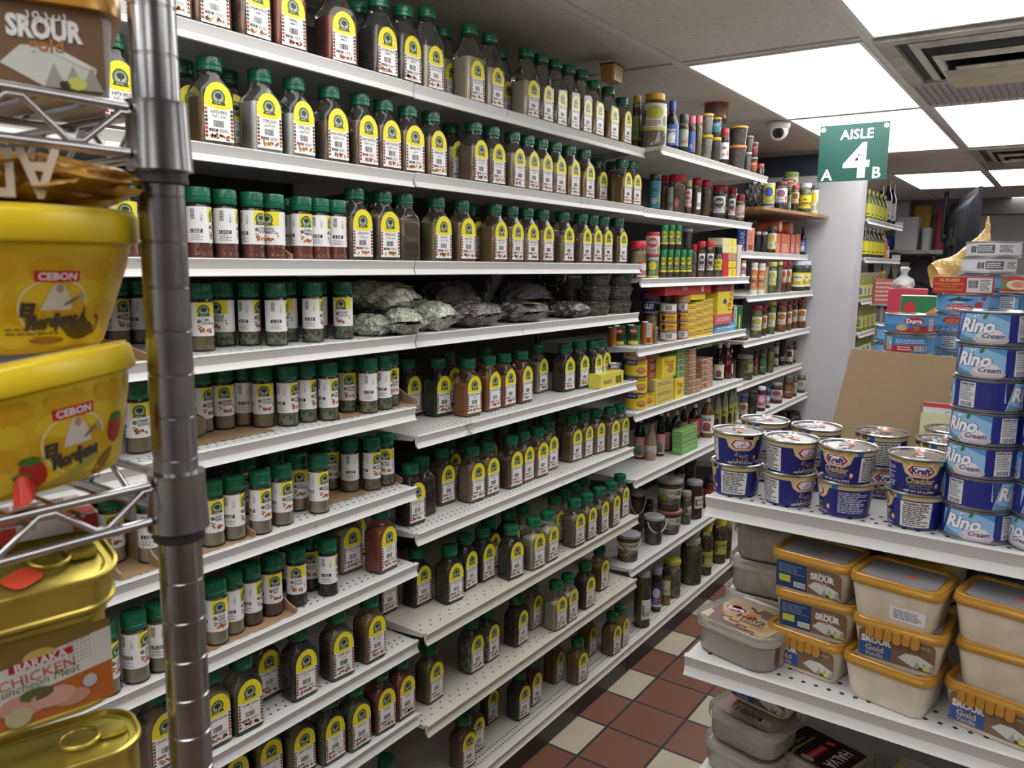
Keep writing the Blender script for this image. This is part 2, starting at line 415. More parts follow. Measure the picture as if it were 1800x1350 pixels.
for cx, cy, l in ((1,5,'large glowing ceiling light panel just above the dome camera'), (1,6,'glowing ceiling light panel behind the hanging green aisle sign'), (1,8,'far glowing ceiling light panel to the right of the aisle sign, above the television'),
                  (2,4,'glowing ceiling light panel cut by the top right corner of the photo'), (2,6,'glowing ceiling light panel beyond the big air vent, right edge'), (2,8,'small far ceiling light panel right of the television, at the edge'), (2,10,'smallest far ceiling light panel at the right edge above the red letters')):
    ceiling_light(cx, cy, l)
for cx, cy, l in ((2,2,'ceiling light panel behind the camera over the aisle'), (1,3,'added unseen ceiling light panel brightening the nearest spice shelves'), (2,0,'rearmost ceiling light panel over the aisle'), (1,1,'ceiling light panel far behind the camera on the left'), (4,3,'ceiling light panel over the next aisle, behind'), (4,5,'ceiling light panel over the next aisle, nearer'), (4,7,'ceiling light panel over the next aisle, farther'), (4,1,'ceiling light panel over the rear of the next aisle'), (6,4,'ceiling light panel over the third aisle, nearer'), (6,7,'ceiling light panel over the third aisle, farther'), (1,11,'ceiling light panel over the meat counter by the far wall')):  # the panel over the nearest spice shelves is added, only to brighten them
    ceiling_light(cx, cy, l)

# air vents set into the ceiling grid
def air_vent(cx, cy, label):
    x0, x1, y0, y1 = XT[cx]+.016, XT[cx+1]-.016, YT[cy]+.014, YT[cy+1]-.014
    ym = y0+(y1-y0)*.58
    t = thing('ceiling_air_vent', label, 'air vent', (0,0,0))
    a = MB(); z = ZC-.002
    a.box((x0,y0,z-.02),(x1,y0+.05,z)); a.box((x0,ym-.03,z-.02),(x1,ym,z)); a.box((x0,y0+.05,z-.02),(x0+.05,ym-.03,z)); a.box((x1-.05,y0+.05,z-.02),(x1,ym-.03,z))
    obj('frame', a.mesh('frame', plain((.38,.37,.33), .5, 0, .25, 12)), t)
    a = MB(); a.box((x0+.05,y0+.05,z-.006),(x1-.05,ym-.03,z)); obj('duct', a.mesh('duct', plain((.03,.035,.04), .6)), t)
    m = plain((.42,.40,.35), .45, 0, .25, 15)
    L = ym-y0
    for k, (ins, zz) in enumerate(((.09,.012),(.15,.03),(.21,.045))):
        a = MB(); xa, xb, ya, yb = x0+ins*.9, x1-ins*.9, y0+.05+L*(.06+.17*k), ym-.04-L*.04*k
        o = .028
        ring = lambda i, zz_: [(xa+i,ya+i,zz_),(xb-i,ya+i,zz_),(xb-i,yb-i,zz_),(xa+i,yb-i,zz_)]
        a.loft([ring(0, z-zz), ring(o, z-zz-.012), ring(o+.004, z-zz-.008), ring(.004, z-zz+.004)], cap0=False, cap1=False)
        obj('louvre_cone', a.mesh('louvre_cone', m), t)
    a = MB(); a.box((x0+.16,y0+L*.5,z-.06),(x1-.16,ym-.09,z-.05)); obj('deflector', a.mesh('deflector', plain((.47,.40,.28), .35, 0, .15, 10)), t)
    a = MB(); a.box((x0,ym,z-.006),(x1,y1,z)); n = 22
    for i in range(n+1):
        x = x0+(x1-x0)*i/n; a.box((x-.004,ym+.004,z-.012),(x+.003,y1-.004,z-.006))
    obj('return_grille', a.mesh('return_grille', plain((.34,.32,.33), .6)), t)
air_vent(2, 5, 'dirty metal ceiling air vent with ribbed return grille, nearest')
air_vent(2, 7, 'second ceiling air vent farther back, at the right edge')

# ------------------------------------------------------------------ shelving units along the left side of the aisle
PAINT = shelf_paint((.68,.68,.67)); PAINT2 = shelf_paint((.66,.65,.60)); PAINT3 = shelf_paint((.62,.59,.50))
HOLE = plain((.02,.02,.02), .8, name='shelf_hole')
UNDER = plain((.5,.5,.48), .5)
DARKP = plain((.035,.033,.032), .7, 0, .3, 5, name='pegboard_back')
LIPP = [(-.012,0),(-.010,.0022),(-.003,.0022),(-.0008,0),(-.004,-.008),(-.0065,-.018),(-.004,-.026),(0,-.031),(-.003,-.0325),(-.010,-.027),(-.013,-.018),(-.014,-.004)]
def shelf_mesh(y0, y1, z, xl, pitch=.0254, holes=True, xback=XB+.01, rows=(.035,.055)):
    a = MB(); a.extrude([(xl+p[0], z+p[1]) for p in LIPP], y0, y1, 1)
    a.box((xback, y0, z-.005), (xl-.0125, y1, z-.0012), 0)
    for y in (y0, y1-.003): a.poly([(xback, y+.001, z-.005), (xback, y+.001, z-.045), (xback+.1, y+.001, z-.045), (xl-.02, y+.001, z-.014), (xl-.014, y+.001, z-.005)])
    if holes:
        for k, dx in enumerate(rows):
            y = y0+.012+(pitch/2 if k % 2 else 0)
            while y < y1-.008:
                a.poly([(xl-dx+.0032*cos(pi*i/4), y+.0032*sin(pi*i/4), z-.00105) for i in range(8)], 1); y += pitch
    return a
UNITS = {'S1':(.24,1.458), 'S2':(1.462,2.698), 'S3':(2.702,3.908), 'S4':(3.914,5.132)}
SH = {}   # shelf key -> (z, front x, y0, y1)
def shelf_unit(key, label, shelves):
    y0, y1 = UNITS[key]
    t = thing('gondola_shelving', label, 'shelving', (0,0,0), 0, 'white gondola shelving units along the left wall')
    a = MB(); a.box((XB-.02, y0, .02), (XB, y1, 2.25)); obj('back_panel', a.mesh('back_panel', DARKP), t)
    for y in (y0+.002, y1-.022):
        a = MB(); a.box((XB, y, .02), (XB+.012, y+.02, 2.25)); obj('upright', a.mesh('upright', plain((.05,.05,.05), .5)), t)
    for k, z, xl, mat, pitch in shelves:
        SH[k] = (z, xl, y0, y1)
        if k.endswith('B'):
            a = shelf_mesh(y0, y1, z, xl, pitch)
            o = obj('base_deck', a.mesh('base_deck', [mat, HOLE]), t)
            b = MB(); b.box((XB, y0, 0), (-1.312, y1, z-.034)); obj('kick_plate', b.mesh('kick_plate', plain((.022,.018,.017), .45, 0, .4, 8)), t)
        elif k == 'u0':
            p0, p1 = at(1343, 362, 2, z), at(1455, 379, 2, z)
            a = MB(); a.extrude([(XB+.02, p0.y-.02), (p0.x, p0.y-.0), (p1.x, p1.y-.12), (p1.x-.01, y1+.0), (XB+.02, y1+.0)], z-.018, z-.001, 2)
            o = obj('wood_plank', a.mesh('wood_plank', plain((.30,.17,.08), .55, 0, .35, 18)), t); o['label'] = 'brown wooden plank shelf'
        else:
            o = obj('shelf', shelf_mesh(y0, y1, z, xl, pitch).mesh('shelf', [mat, HOLE], 30), t)
shelf_unit('S1', 'nearest white gondola shelving unit, stocked with spice shakers and bottles', [
    ('s1a',2.035,-1.313,PAINT,.025),('s2a',1.828,-1.313,PAINT,.025),('s3a',1.620,-1.313,PAINT,.025),('s4a',1.440,-1.311,PAINT,.025),('a5',1.259,-1.311,PAINT,.02),
    ('a6',1.053,-1.311,PAINT,.02),('a7',.850,-1.308,PAINT,.02),('a8',.639,-1.307,PAINT,.02),('a9',.433,-1.306,PAINT,.02),('aB',.117,-1.300,PAINT2,.02)])
shelf_unit('S2', 'second white gondola shelving unit, stocked with square spice bottles', [
    ('s1b',2.033,-1.311,PAINT,.025),('s2b',1.829,-1.308,PAINT,.025),('s3b',1.620,-1.312,PAINT,.025),('s4b',1.441,-1.311,PAINT,.025),('b5',1.184,-1.309,PAINT,.02),
    ('b6',.926,-1.311,PAINT,.02),('b7',.661,-1.281,PAINT3,.04),('b8',.402,-1.279,PAINT3,.04),('bB',.117,-1.297,PAINT2,.013)])
shelf_unit('S3', 'third white gondola shelving unit, stocked with cans, boxes and bottles', [
    ('t1',2.043,-1.245,PAINT2,.025),('t2',1.826,-1.309,PAINT,.025),('t3',1.567,-1.307,PAINT,.025),('t4',1.307,-1.309,PAINT,.025),('t5',1.056,-1.311,PAINT,.025),
    ('t6',.795,-1.303,PAINT,.02),('t7',.433,-1.306,PAINT,.02),('tB',.117,-1.297,PAINT2,.013)])
shelf_unit('S4', 'farthest shelving unit before the white wall, stocked with jars of pickles', [
    ('u0',1.925,-1.25,PAINT,.03),('u1',1.690,-1.356,PAINT,.03),('u2',1.473,-1.309,PAINT,.03),('u3',1.243,-1.315,PAINT,.03),('u4',1.014,-1.346,PAINT2,.03),('u5',.832,-1.300,PAINT,.03),('u6',.60,-1.30,PAINT,.03),('uB',.117,-1.297,PAINT2,.03)])

# ------------------------------------------------------------------ camera
cd = bpy.data.cameras.new('camera'); cam = bpy.data.objects.new('camera', cd); COL.objects.link(cam); S.camera = cam
cd.sensor_width = 36; cd.lens = 36*F/1800; cd.clip_start = .02
cam.matrix_world = Matrix.Translation(CAM) @ Matrix((RT, -DN, -FW)).transposed().to_4x4()
cd.dof.use_dof = True; cd.dof.focus_distance = 1.9; cd.dof.aperture_fstop = 15
w = bpy.data.worlds.new('world'); S.world = w; w.use_nodes = True
w.node_tree.nodes['Background'].inputs[0].default_value = (.5,.5,.52,1); w.node_tree.nodes['Background'].inputs[1].default_value = .05
S.view_settings.view_transform = 'Standard'; S.view_settings.look = 'None'; S.view_settings.gamma = 1; S.view_settings.use_curve_mapping = False
S.view_settings.exposure = -.45
S.cycles.max_bounces = 8; S.cycles.diffuse_bounces = 4; S.cycles.glossy_bounces = 3; S.cycles.transparent_max_bounces = 16; S.cycles.transmission_bounces = 4
S.cycles.caustics_reflective = False; S.cycles.caustics_refractive = False
# ------------------------------------------------------------------ spice containers
CAPM = plain((.008,.12,.06), .22, 0, .25, 60, .5, .5, 140, name='green_cap')
SHELL = clear(); SHELL2 = clear((.93,.95,.93), .05, .06)
LBL = printed(.32)
SP = {'pap':grain((.30,.055,.018),(.42,.10,.04),700),'pep':grain((.02,.017,.014),(.13,.11,.09),420),'gar':grain((.50,.42,.28),(.60,.51,.36),700),'whi':grain((.78,.78,.76),(.88,.88,.86),600),
 'kaf':grain((.25,.14,.035),(.34,.20,.06),700),'bro':grain((.18,.10,.055),(.26,.16,.09),700),'tan':grain((.27,.19,.10),(.36,.26,.15),700),'yel':grain((.42,.24,.05),(.52,.32,.09),700),
 'ora':grain((.42,.15,.03),(.52,.21,.05),700),'red':grain((.24,.035,.015),(.40,.10,.05),300),'her':grain((.07,.075,.03),(.20,.19,.10),330),'bay':grain((.10,.12,.06),(.30,.33,.20),110),
 'clo':grain((.018,.012,.01),(.07,.045,.03),260),'bla':grain((.006,.006,.006),(.02,.02,.02),420),'sti':grain((.12,.05,.02),(.30,.15,.07),60),'see':grain((.16,.12,.07),(.36,.29,.19),330),
 'grn':grain((.13,.15,.06),(.34,.36,.20),120),'oli':grain((.22,.18,.05),(.30,.25,.08),700),'pin':grain((.36,.18,.11),(.44,.24,.15),700),'cre':grain((.55,.47,.32),(.63,.55,.39),700),'dgr':grain((.025,.035,.02),(.06,.075,.045),500)}
# product key: spice look, words on the front, words for the label, weight on the box
PR = {'cin':('sti',['CINNAMON STICKS','CANELA'],'cinnamon sticks','4 OZ'),'pap':('pap',['PAPRIKA','PIMIENTO'],'red paprika','11 OZ'),'bpg':('pep',['BLACK PEPPER GROUND','PIMIENTA'],'ground black pepper','13 OZ'),
 'gar':('gar',['GARLIC POWDER','GRANULATED AJO'],'pale garlic powder','16 OZ'),'mix':('her',['MIXED SPICE'],'dark mixed spice','9 OZ'),'yel':('yel',['YELLOW SPICE'],'yellow ground spice','8 OZ'),
 'kaf':('kaf',['KAFTA SPICE','بهارات كفته'],'kafta spice','8 OZ'),'cit':('whi',['CITRIC ACID','ملح الليمون'],'white citric acid','12 OZ'),'shi':('bro',['SHISH TAWOOK','شيش طاووق'],'shish tawook spice','8 OZ'),
 'man':('kaf',['MANDI SPICE','مندي'],'mandi spice','7 OZ'),'kof':('bro',['KOFTA SPICE','بهارات كفته'],'kofta spice','8 OZ'),'faj':('tan',['FRIED SPICE','بهارات'],'tan ground spice','8 OZ'),'fal':('tan',['FALAFEL SPICE','فلافل'],'pale tan ground spice','8 OZ'),
 'ric':('yel',['RICE SPICE','بهارات'],'golden yellow spice','8 OZ'),'bri':('kaf',['BIRYANI SPICE','برياني'],'golden brown spice','8 OZ'),'sev':('bro',['SEVEN SPICE','سبع بهارات'],'seven spice','7 OZ'),'non':('bro',None,'brown ground spice',''),
 'fis':('oli',['FISH SPICE','بهارات سمك'],'olive brown fish spice','8 OZ'),'mea':('kaf',['MEAT SPICE','بهارات لحم'],'meat spice','8 OZ'),'chi':('tan',['CHICKEN SPICE','بهارات دجاج'],'tan chicken spice','8 OZ'),'tac':('tan',['ALL PURPOSE'],'tan all purpose spice','8 OZ'),
 'anh':('see',['ANISE SEEDS','يانسون'],'grey green anise seeds','6 OZ'),'caj':('bro',['CAJUN'],'dark brown spice','8 OZ'),'dgt':('dgr',['DRIED THYME','زعتر'],'dark green dried herb','6 OZ'),'cay':('ora',['CAYENNE PEPPER','شطة'],'bright orange ground pepper','8 OZ'),
 'ora':('ora',['CHILI POWDER'],'orange red chili powder','8 OZ'),'crp':('red',['CRUSHED RED PEPPER'],'crushed red pepper','6 OZ'),'bpw':('clo',['BLACK PEPPER','WHOLE'],'whole black peppercorns','8 OZ'),'whp':('gar',['WHITE PEPPER'],'pale ground white pepper','8 OZ'),
 'all':('clo',['ALLSPICE WHOLE','بهار حلو'],'dark whole allspice berries','6 OZ'),'cum':('bro',['CUMIN GROUND','كمون'],'brown ground cumin','7 OZ'),'opt':('tan',['KIPPAN SPICE','بهارات'],'tan brown ground spice','8 OZ'),'mit':('bro',['MIX BROWN'],'dull brown ground spice','8 OZ'),
 'pin':('pin',['PINK SALT'],'pinkish ground spice','16 OZ'),'gin':('oli',['GINGER'],'greenish yellow ground spice','8 OZ'),'cor':('tan',['CORIANDER GROUND','كزبرة'],'tan ground coriander','6 OZ'),'bse':('bla',['BLACK SEEDS','SESAMO NEGRO'],'black seeds','8 OZ'),
 'blk':('bla',['BLACK LIME','لومي'],'black ground spice','8 OZ'),'cre':('cre',['GARLIC SALT'],'cream coloured ground spice','12 OZ'),'see':('see',['SESAME SEEDS','سمسم'],'speckled grey seeds','8 OZ'),'fen':('see',['FENNEL SEEDS'],'beige whole seeds','6 OZ'),
 'oxt':('pap',['OXTAIL','SEASONING'],'reddish oxtail seasoning','9.5 OZ'),'oni':('cre',['ONION POWDER','CEBOLLA'],'cream onion powder','8 OZ'),'thy':('her',['THYME LEAVES','زعتر'],'green brown thyme leaves','3 OZ'),'clw':('clo',['CLOVES WHOLE','CLAVO'],'dark whole cloves','6 OZ'),
 'ses':('see',['SESAME SEEDS','سمسم'],'beige sesame seeds','8 OZ'),'lem':('oli',['LEMON PEPPER'],'yellowish lemon pepper','8 OZ'),'ros':('her',['Rosemary','اكليل'],'green brown rosemary','3 OZ'),'ore':('her',['OREGANO'],'dry green oregano','3 OZ'),
 'adr':('red',['ADOBO'],'red brown seasoning','8 OZ'),'cur':('oli',['CURRY POWDER','MILD CURRY'],'olive yellow curry powder','8 OZ'),'cuy':('kaf',['CURRY HOT'],'golden brown curry powder','8 OZ'),'bal':('bay',['BAY LEAVES','LAUREL'],'grey green bay leaves','2 OZ'),'car':('tan',['CARAWAY GROUND'],'tan ground caraway','6.5 OZ'),
 'dil':('dgr',['DILL LEAVES'],'very dark green leaves','3 OZ'),'cho':('clo',['CARDAMON BLACK'],'dark whole spice','6 OZ'),
 # shakers
 'Kred':('red',['CRUSHED','RED PEPPER'],'crushed red pepper','1.5OZ'),'Kpap':('pap',['PAPRIKA','PIMIENTO'],'paprika','2 OZ'),'Kcum':('tan',['CUMIN','GROUND'],'ground cumin','2 OZ'),'Kbay':('bay',['BAYLEAVES','HOJA DE'],'bay leaves','.2 OZ'),
 'Kcor':('tan',['CORIANDER','GROUND'],'ground coriander','1.5 OZ'),'Kcag':('tan',['CARDAMON','GROUND'],'ground cardamom','1.5 OZ'),'Kcaw':('grn',['CARDAMON','WHOLE'],'whole green cardamom','1 OZ'),'Kgap':('gar',['GARLIC','PEPPER'],'garlic pepper','3 OZ'),
 'Kgar':('gar',['GARLIC','POWDER'],'garlic powder','2.5 OZ'),'Kgah':('see',['GARLIC','& HERB'],'garlic and herb','2 OZ'),'Kwhp':('cre',['WHITE','PEPPER','GROUND'],'ground white pepper','1.75 OZ'),'Kcin':('cre',['ONION','POWDER'],'onion powder','2 OZ'),
 'Ksev':('bro',['SEVEN','SPICE'],'seven spice','1.8 OZ'),'Kclo':('clo',['CLOVES','WHOLE'],'whole cloves','1 OZ')}
GRN = (.012,.10,.04); DGR = (.06,.09,.04)
def roundel(a, u, v, r, l=3):
    a.ell(u, v, r, r, (.03,.09,.03), l, 20); a.ell(u, v, r*.86, r*.86, (.17,.22,.10), l+1, 20); a.ell(u, v, r*.68, r*.68, (.42,.46,.40), l+2, 18)
    a.ell(u, v+r*.16, r*.52, r*.40, (.035,.05,.03), l+3, 12); a.poly([(u-r*.07,v-r*.45),(u+r*.07,v-r*.45),(u+r*.05,v+r*.1),(u-r*.05,v+r*.1)], (.03,.03,.02), l+4)
    a.poly([(u-r*1.0,v-r*.95),(u+r*1.0,v-r*.95),(u+r*.85,v-r*.55),(u-r*.85,v-r*.55)], (.05,.09,.035), l+4)
    a.lines(u-r*.6, v-r*.86, u+r*.6, v-r*.66, 1, (.6,.6,.4), l+5, 2, .6)
def food(a, u, v, w, h, l=2, seed=1):
    r = random.Random(seed)
    for i in range(7): a.ell(u+w*(r.random()-.5)*.9, v+h*(.1+.25*r.random()), w*.1, h*.13, (.75,.74,.70), l, 6)
    for i in range(11):
        c = r.choice([(.30,.05,.02),(.42,.14,.03),(.18,.06,.03),(.50,.26,.04),(.34,.09,.03)])
        a.ell(u+w*(r.random()-.5)*.8, v+h*(.35+.35*r.random()), w*(.06+.06*r.random()), h*(.12+.1*r.random()), c, l+1, 7, r.random()*3)
    a.poly([(u-w*.12,v+h*.6),(u-w*.06,v+h*.6),(u-w*.1,v+h)], (.45,.04,.02), l+2)
def words(a, ws, u, v, h, maxw, gap=1.25, al='c', bold=.008):
    for k, t in enumerate(ws):
        ar = ord(t[0]) > 0x600
        a.text(arabic(t) if ar else t, u, v-k*h*gap, h*(1.05 if ar else (1 if k == 0 else .72)), (.06,.06,.065), 3, al, .72, bold=0 if ar else bold, maxw=maxw)
def arch_art(ws, oz, w=.058, h=.104, seed=0):
    a = Art(); n = 16; hb = h*.66; rx, ry = w/2, h-hb
    arc = [(rx*cos(pi*i/n), hb+ry*sin(pi*i/n)) for i in range(n+1)]
    a.poly([(-rx,0),(rx,0)]+arc, WHITE, 0)
    yb = h*.60
    a.poly([(rx,hb)]+arc[1:-1]+[(-rx,hb),(-rx,yb),(-rx*.45,h*.545),(rx*.45,h*.545),(rx,yb)], YEL, 1)
    roundel(a, 0, h*.745, w*.24, 2)
    r = random.Random(seed+5)
    cs = [(.13,.06,.03),(.10,.12,.03),(.30,.16,.05),(.42,.03,.03),(.08,.04,.03),(.45,.16,.03),(.5,.03,.04),(.12,.10,.04)]
    for sgn in (-1, 1):
        for k in range(8):
            a.ell(sgn*(rx-.0032), h*(.075+.065*k), .0034, h*.028, cs[(k*3+(sgn > 0)*2) % 8], 2, 7, r.random()-.5)
    words(a, ws, 0, h*.495, h*.052, w*.74)
    a.bars(-w*.2, h*.24, w*.17, h*.35, n=14, seed=seed)
    a.rect(-w*.36, h*.155, -w*.05, h*.205, INK, 2); a.text(oz, -w*.205, h*.18, h*.032, (.85,.85,.85), 3, maxw=w*.28)
    a.lines(0, h*.15, w*.34, h*.21, 3, (.15,.15,.15), 2, seed)
    food(a, 0, h*.02, w*.8, h*.13, 2, seed)
    return a
def rring(w, d, r, z, t=0, rc=.02):
    """ring of a rounded rectangle (width w along Y, depth d along X), blended by t towards a circle of radius rc"""
    P = []
    for sx, sy, a0 in ((1,1,0),(-1,1,90),(-1,-1,180),(1,-1,270)):
        cx, cy = sx*(d/2-r), sy*(w/2-r)
        seq = [radians(a0+q) for q in (0,30,60,90)]
        pts = [(cx+r*cos(q), cy+r*sin(q)) for q in seq]
        e0 = (pts[0][0]-sin(seq[0])*0+0, pts[0][1]) ; P.append(((pts[0][0], cy*.8) if a0 in (0,180) else (cx*.8, pts[0][1]))); P += pts
        P.append(((cx*.8, pts[3][1]) if a0 in (0,180) else (pts[3][0], cy*.8)))
    o = []
    for x, y in P:
        q = atan2(y, x); o.append((x*(1-t)+rc*cos(q)*t, y*(1-t)+rc*sin(q)*t, z))
    return o
BT = {'B': dict(w=.071, d=.055, h=.163, cap=.026, rc=.0235, body=.098, sh=.117, nk=.131, fill=.098, lab=.058, lh=.106, lz=.010),
      'T': dict(w=.075, d=.060, h=.200, cap=.026, rc=.0225, body=.112, sh=.140, nk=.168, fill=.115, lab=.054, lh=.100, lz=.008),
      'U': dict(w=.078, d=.060, h=.182, cap=.026, rc=.0240, body=.104, sh=.128, nk=.150, fill=.110, lab=.058, lh=.102, lz=.010)}
_mc = {}
def cached(k, fn):
    if k not in _mc: _mc[k] = fn()
    return _mc[k]
def bottle_shell(b):
    a = MB(); w, d, rc = b['w'], b['d'], b['rc']; R = [rring(w*.9, d*.9, .010, 0), rring(w, d, .010, .004)]
    R += [rring(w, d, .010, b['body']), rring(w*.93, d*.985, .011, (b['body']+b['sh'])/2, .08, rc), rring(w*.76, d*.93, .012, b['sh'], .4, rc), rring(w*.6, d*.8, .012, b['nk']-.004, .95, rc-.002), rring(w*.6, d*.6, .012, b['nk'], 1, rc-.003), rring(w*.6, d*.6, .012, b['h']-b['cap']+.004, 1, rc-.003)]
    a.loft(R, cap1=False); return a.mesh('jar', SHELL, 38)
def bottle_fill(b, fill, mat):
    a = MB(); w, d, rc = b['w']-.003, b['d']-.003, b['rc']-.002
    R = [rring(w*.9, d*.9, .009, .002), rring(w, d, .009, .005)]
    if fill <= b['body']: R.append(rring(w, d, .009, fill))
    else:
        t = (fill-b['body'])/(b['sh']-b['body']); R += [rring(w, d, .009, b['body']), rring(w*(1-.22*t), d*(1-.05*t), .010, fill, .35*t, rc)]
    R.append([(x*.6, y*.6, z+.002) for x, y, z in R[-1]])
    a.loft(R); return a.mesh('spice', mat, 30)
def cap_mesh(r, h):
    a = MB(); a.lathe([(r*.97, 0), (r, .001), (r, h*.30), (r*.965, h*.33), (r*.965, h*.36), (r, h*.39), (r, h-.003), (r*.97, h-.001), (r*.9, h)], 28); return a.mesh('cap', CAPM, 35)
def bottle_label(typ, key):
    b = BT[typ]; sp, ws, _, oz = PR[key]
    a = MB(); arch_art(ws, oz, b['lab'], b['lh'], sum(map(ord, key))).put(a, flat_x(b['d']/2+.0004, 0, b['lz'], 0), lift=.00012); return a.mesh('label', LBL)
def back_label(typ):
    b = BT[typ]; a = MB(); arch_art(['SPICE'], 'OZ', b['lab'], b['lh']).put(a, flat_x(b['d']/2+.0004, 0, b['lz']), lift=.00012)
    return a.mesh('label', LBL)
def make_bottle(typ, key, p, rot, label, group, fill=None, lab=True):
    b = BT[typ]; sp = PR[key][0]; fl = round(b['fill']*(fill or 1), 3)
    parts = [('jar', cached(('sh', typ), lambda: bottle_shell(b))), ('spice', cached(('fi', typ, sp, fl), lambda: bottle_fill(b, fl, SP[sp])), 0)]
    c = obj; t = assemble(parts, 'spice_bottle', label, 'spice bottle', p, rot, group)
    obj('cap', cached(('cap', typ), lambda: cap_mesh(b['rc'], b['cap'])), t, (0, 0, b['h']-b['cap']))
    if lab and PR[key][1]: obj('label', cached(('la', typ, key), lambda: bottle_label(typ, key)), t)
    return t
KR, KH = .0235, .132
def shaker_label(key):
    sp, ws, _, oz = PR[key]; a = Art(); r = .0222; U = pi*r; h = .066
    a.rect(-U*.97, 0, U*.97, h, WHITE, 0)
    a.rect(-.013, h*.58, .026, h, YEL, 1); roundel(a, .002, h*.76, .0118, 2)
    x = -.003 if len(ws) < 3 else -.002
    for k, t in enumerate(ws): a.text(t, x, h*.485-k*h*.105, h*.082 if k < 2 else h*.07, INK, 3, 'l', .62, bold=.012, maxw=.021)
    a.ell(-.0075, h*.44, .0042, .0038, (.16,.09,.05), 2, 10); a.ell(-.0075, h*.455, .0036, .0018, (.28,.17,.10), 3, 8)
    for i, (dx, dy, c) in enumerate(((-.009,.30,(.45,.22,.04)),(-.005,.27,(.30,.12,.03)),(-.008,.22,(.10,.05,.04)),(.021,.35,(.4,.12,.03)),(.023,.27,(.45,.2,.04)))): a.ell(dx, h*dy, .0024, .0018, c, 2, 7)
    food(a, .004, .003, .026, h*.24, 2, len(key)+sum(map(ord, key)) % 7)
    q = -.034                                                       # the white panel with bar code, script and weight
    a.rect(q-.012, h*.64, q-.003, h*.94, (.72,.72,.72), 1)
    r_ = random.Random(3)
    for i in range(11): a.rect(q-.0115, h*(.65+.026*i), q-.0035, h*(.65+.026*i+.008+.008*r_.random()), INK, 2)
    a.text(arabic('بهارات'), q+.010, h*.72, .0048, INK, 2, rot=-pi/2, sx=.9)
    a.rect(q-.013, h*.27, q+.010, h*.38, INK, 2); a.text(oz, q-.0015, h*.325, h*.075, (.88,.88,.88), 3, bold=.02, maxw=.020)
    a.lines(q-.012, h*.06, q+.011, h*.24, 4, (.2,.2,.2), 2, 4, .4)
    m = MB(); a.put(m, wrap(r+.0004, .030), .006, lift=.00018); return m.mesh('label', LBL)
def shaker_jar():
    a = MB(); a.lathe([(.0225,0),(KR,.002),(KR,.007),(.0228,.010),(.0222,.014),(.0222,.093),(.0215,.097),(.019,.101),(.019,.108)], 28, cap1=False); return a.mesh('jar', SHELL, 40)
def shaker_fill(mat):
    a = MB(); a.lathe([(.0205,.003),(.0218,.005),(.0215,.012),(.0212,.014),(.0212,.088),(.015,.090)], 24); return a.mesh('spice', mat, 40)
def make_shaker(key, p, rot, label, group):
    sp = PR[key][0]
    t = assemble([('jar', cached('ksh', shaker_jar)), ('spice', cached(('kf', sp), lambda: shaker_fill(SP[sp])), 0)], 'spice_shaker', label, 'spice shaker', p, rot, group)
    obj('cap', cached('kcap', lambda: cap_mesh(.0225, .029)), t, (0, 0, KH-.029))
    obj('label', cached(('kl', key), lambda: shaker_label(key)), t); return t

# ------------------------------------------------------------------ rows of spices: pixel column, pixel base line, kind, product, options
ROWS = []   # (shelf words, z, front x, spec)
def R_(name, z, xl, spec): ROWS.append((name, z, xl, spec))
R_('top shelf', 2.035, -1.313, """318 - U cin;372 - U cin r-6;454 - U cin r4;518 - U pap;609 - U pap r-26;683 - U bpg r-8;726 - U bpg;767 - T gar;840 - T gar r-6;875 - T gar;940 - T gar r-4;965 - T mix;989 - T mix;1012 - T mix;1030 - T mix;1052 - U yel r3;1080 - U yel;1103 - B yel;
 647 - rU bpg;795 - rT gar;893 - rT gar""")
R_('second shelf down', 1.828, -1.312, """217 - B kaf;389 - B kaf r-14;476 - B cit r-6;535 - B cit r3;596 - B shi;649 - B shi;690 - B shi;732 - B man r-18;772 - B man;846 - B kof;877 - B kof;916 - B faj;938 - B fal;960 - B fal;986 - B fal;1011 - B ric;1037 - B ric;1108 - B bri;1128 - B bri;
 340 - rB kaf;418 - rB cit;806 - rB kof;1060 - rB bri;1086 - rB bri""")
R_('third shelf down', 1.620, -1.312, """221 - K Kred r0;353 - K Kred a75;399 - K Kred a85;446 - K Kred a45;483 - K Kpap a-40;533 - K Kpap a20;567 - K Kpap a70;592 - K Kpap a95;635 - B sev r-6;689 - B sev r-14;724 - B non r0;781 - B fis r-4;824 - B mea r-8;881 - B mea;910 - B mea;937 - B chi;964 - B tac;1000 - B chi r-8;1032 - B anh;1052 - B anh;1067 - B chi;1095 - B caj;
 245 - rK Kred a0;510 - rK Kpap a80;575 - rK Kpap a30;661 - rB sev;842 - rB mea""")
R_('fourth shelf down', 1.440, -1.311, """217 600 K Kcum a30;243 600 K Kcum a55;357 618 K Kcum a10;395 609 K Kbay a-40;440 608 K Kbay a55;487 608 K Kbay a88;551 602 K Kbay a75;604 596 K Kbay a-12;
 516 602 rK Kbay a-30;578 598 rK Kbay a-30""")
R_('fifth shelf down', 1.259, -1.311, """245 798 K Kcor a5;362 761 K Kcag a30;395 756 K Kcag a0;428 750 K Kcag a90;460 753 K Kcag a0;507 750 K Kcaw a45;540 743 K Kcaw a60;578 740 K Kcaw a40;611 726 K Kcaw a5;648 727 K Kcaw a88;678 720 K Kcaw a80;700 712 K Kcaw a20;
 375 735 rK Kcag a0;443 728 rK Kcag a0;625 712 rK Kcaw a0""")
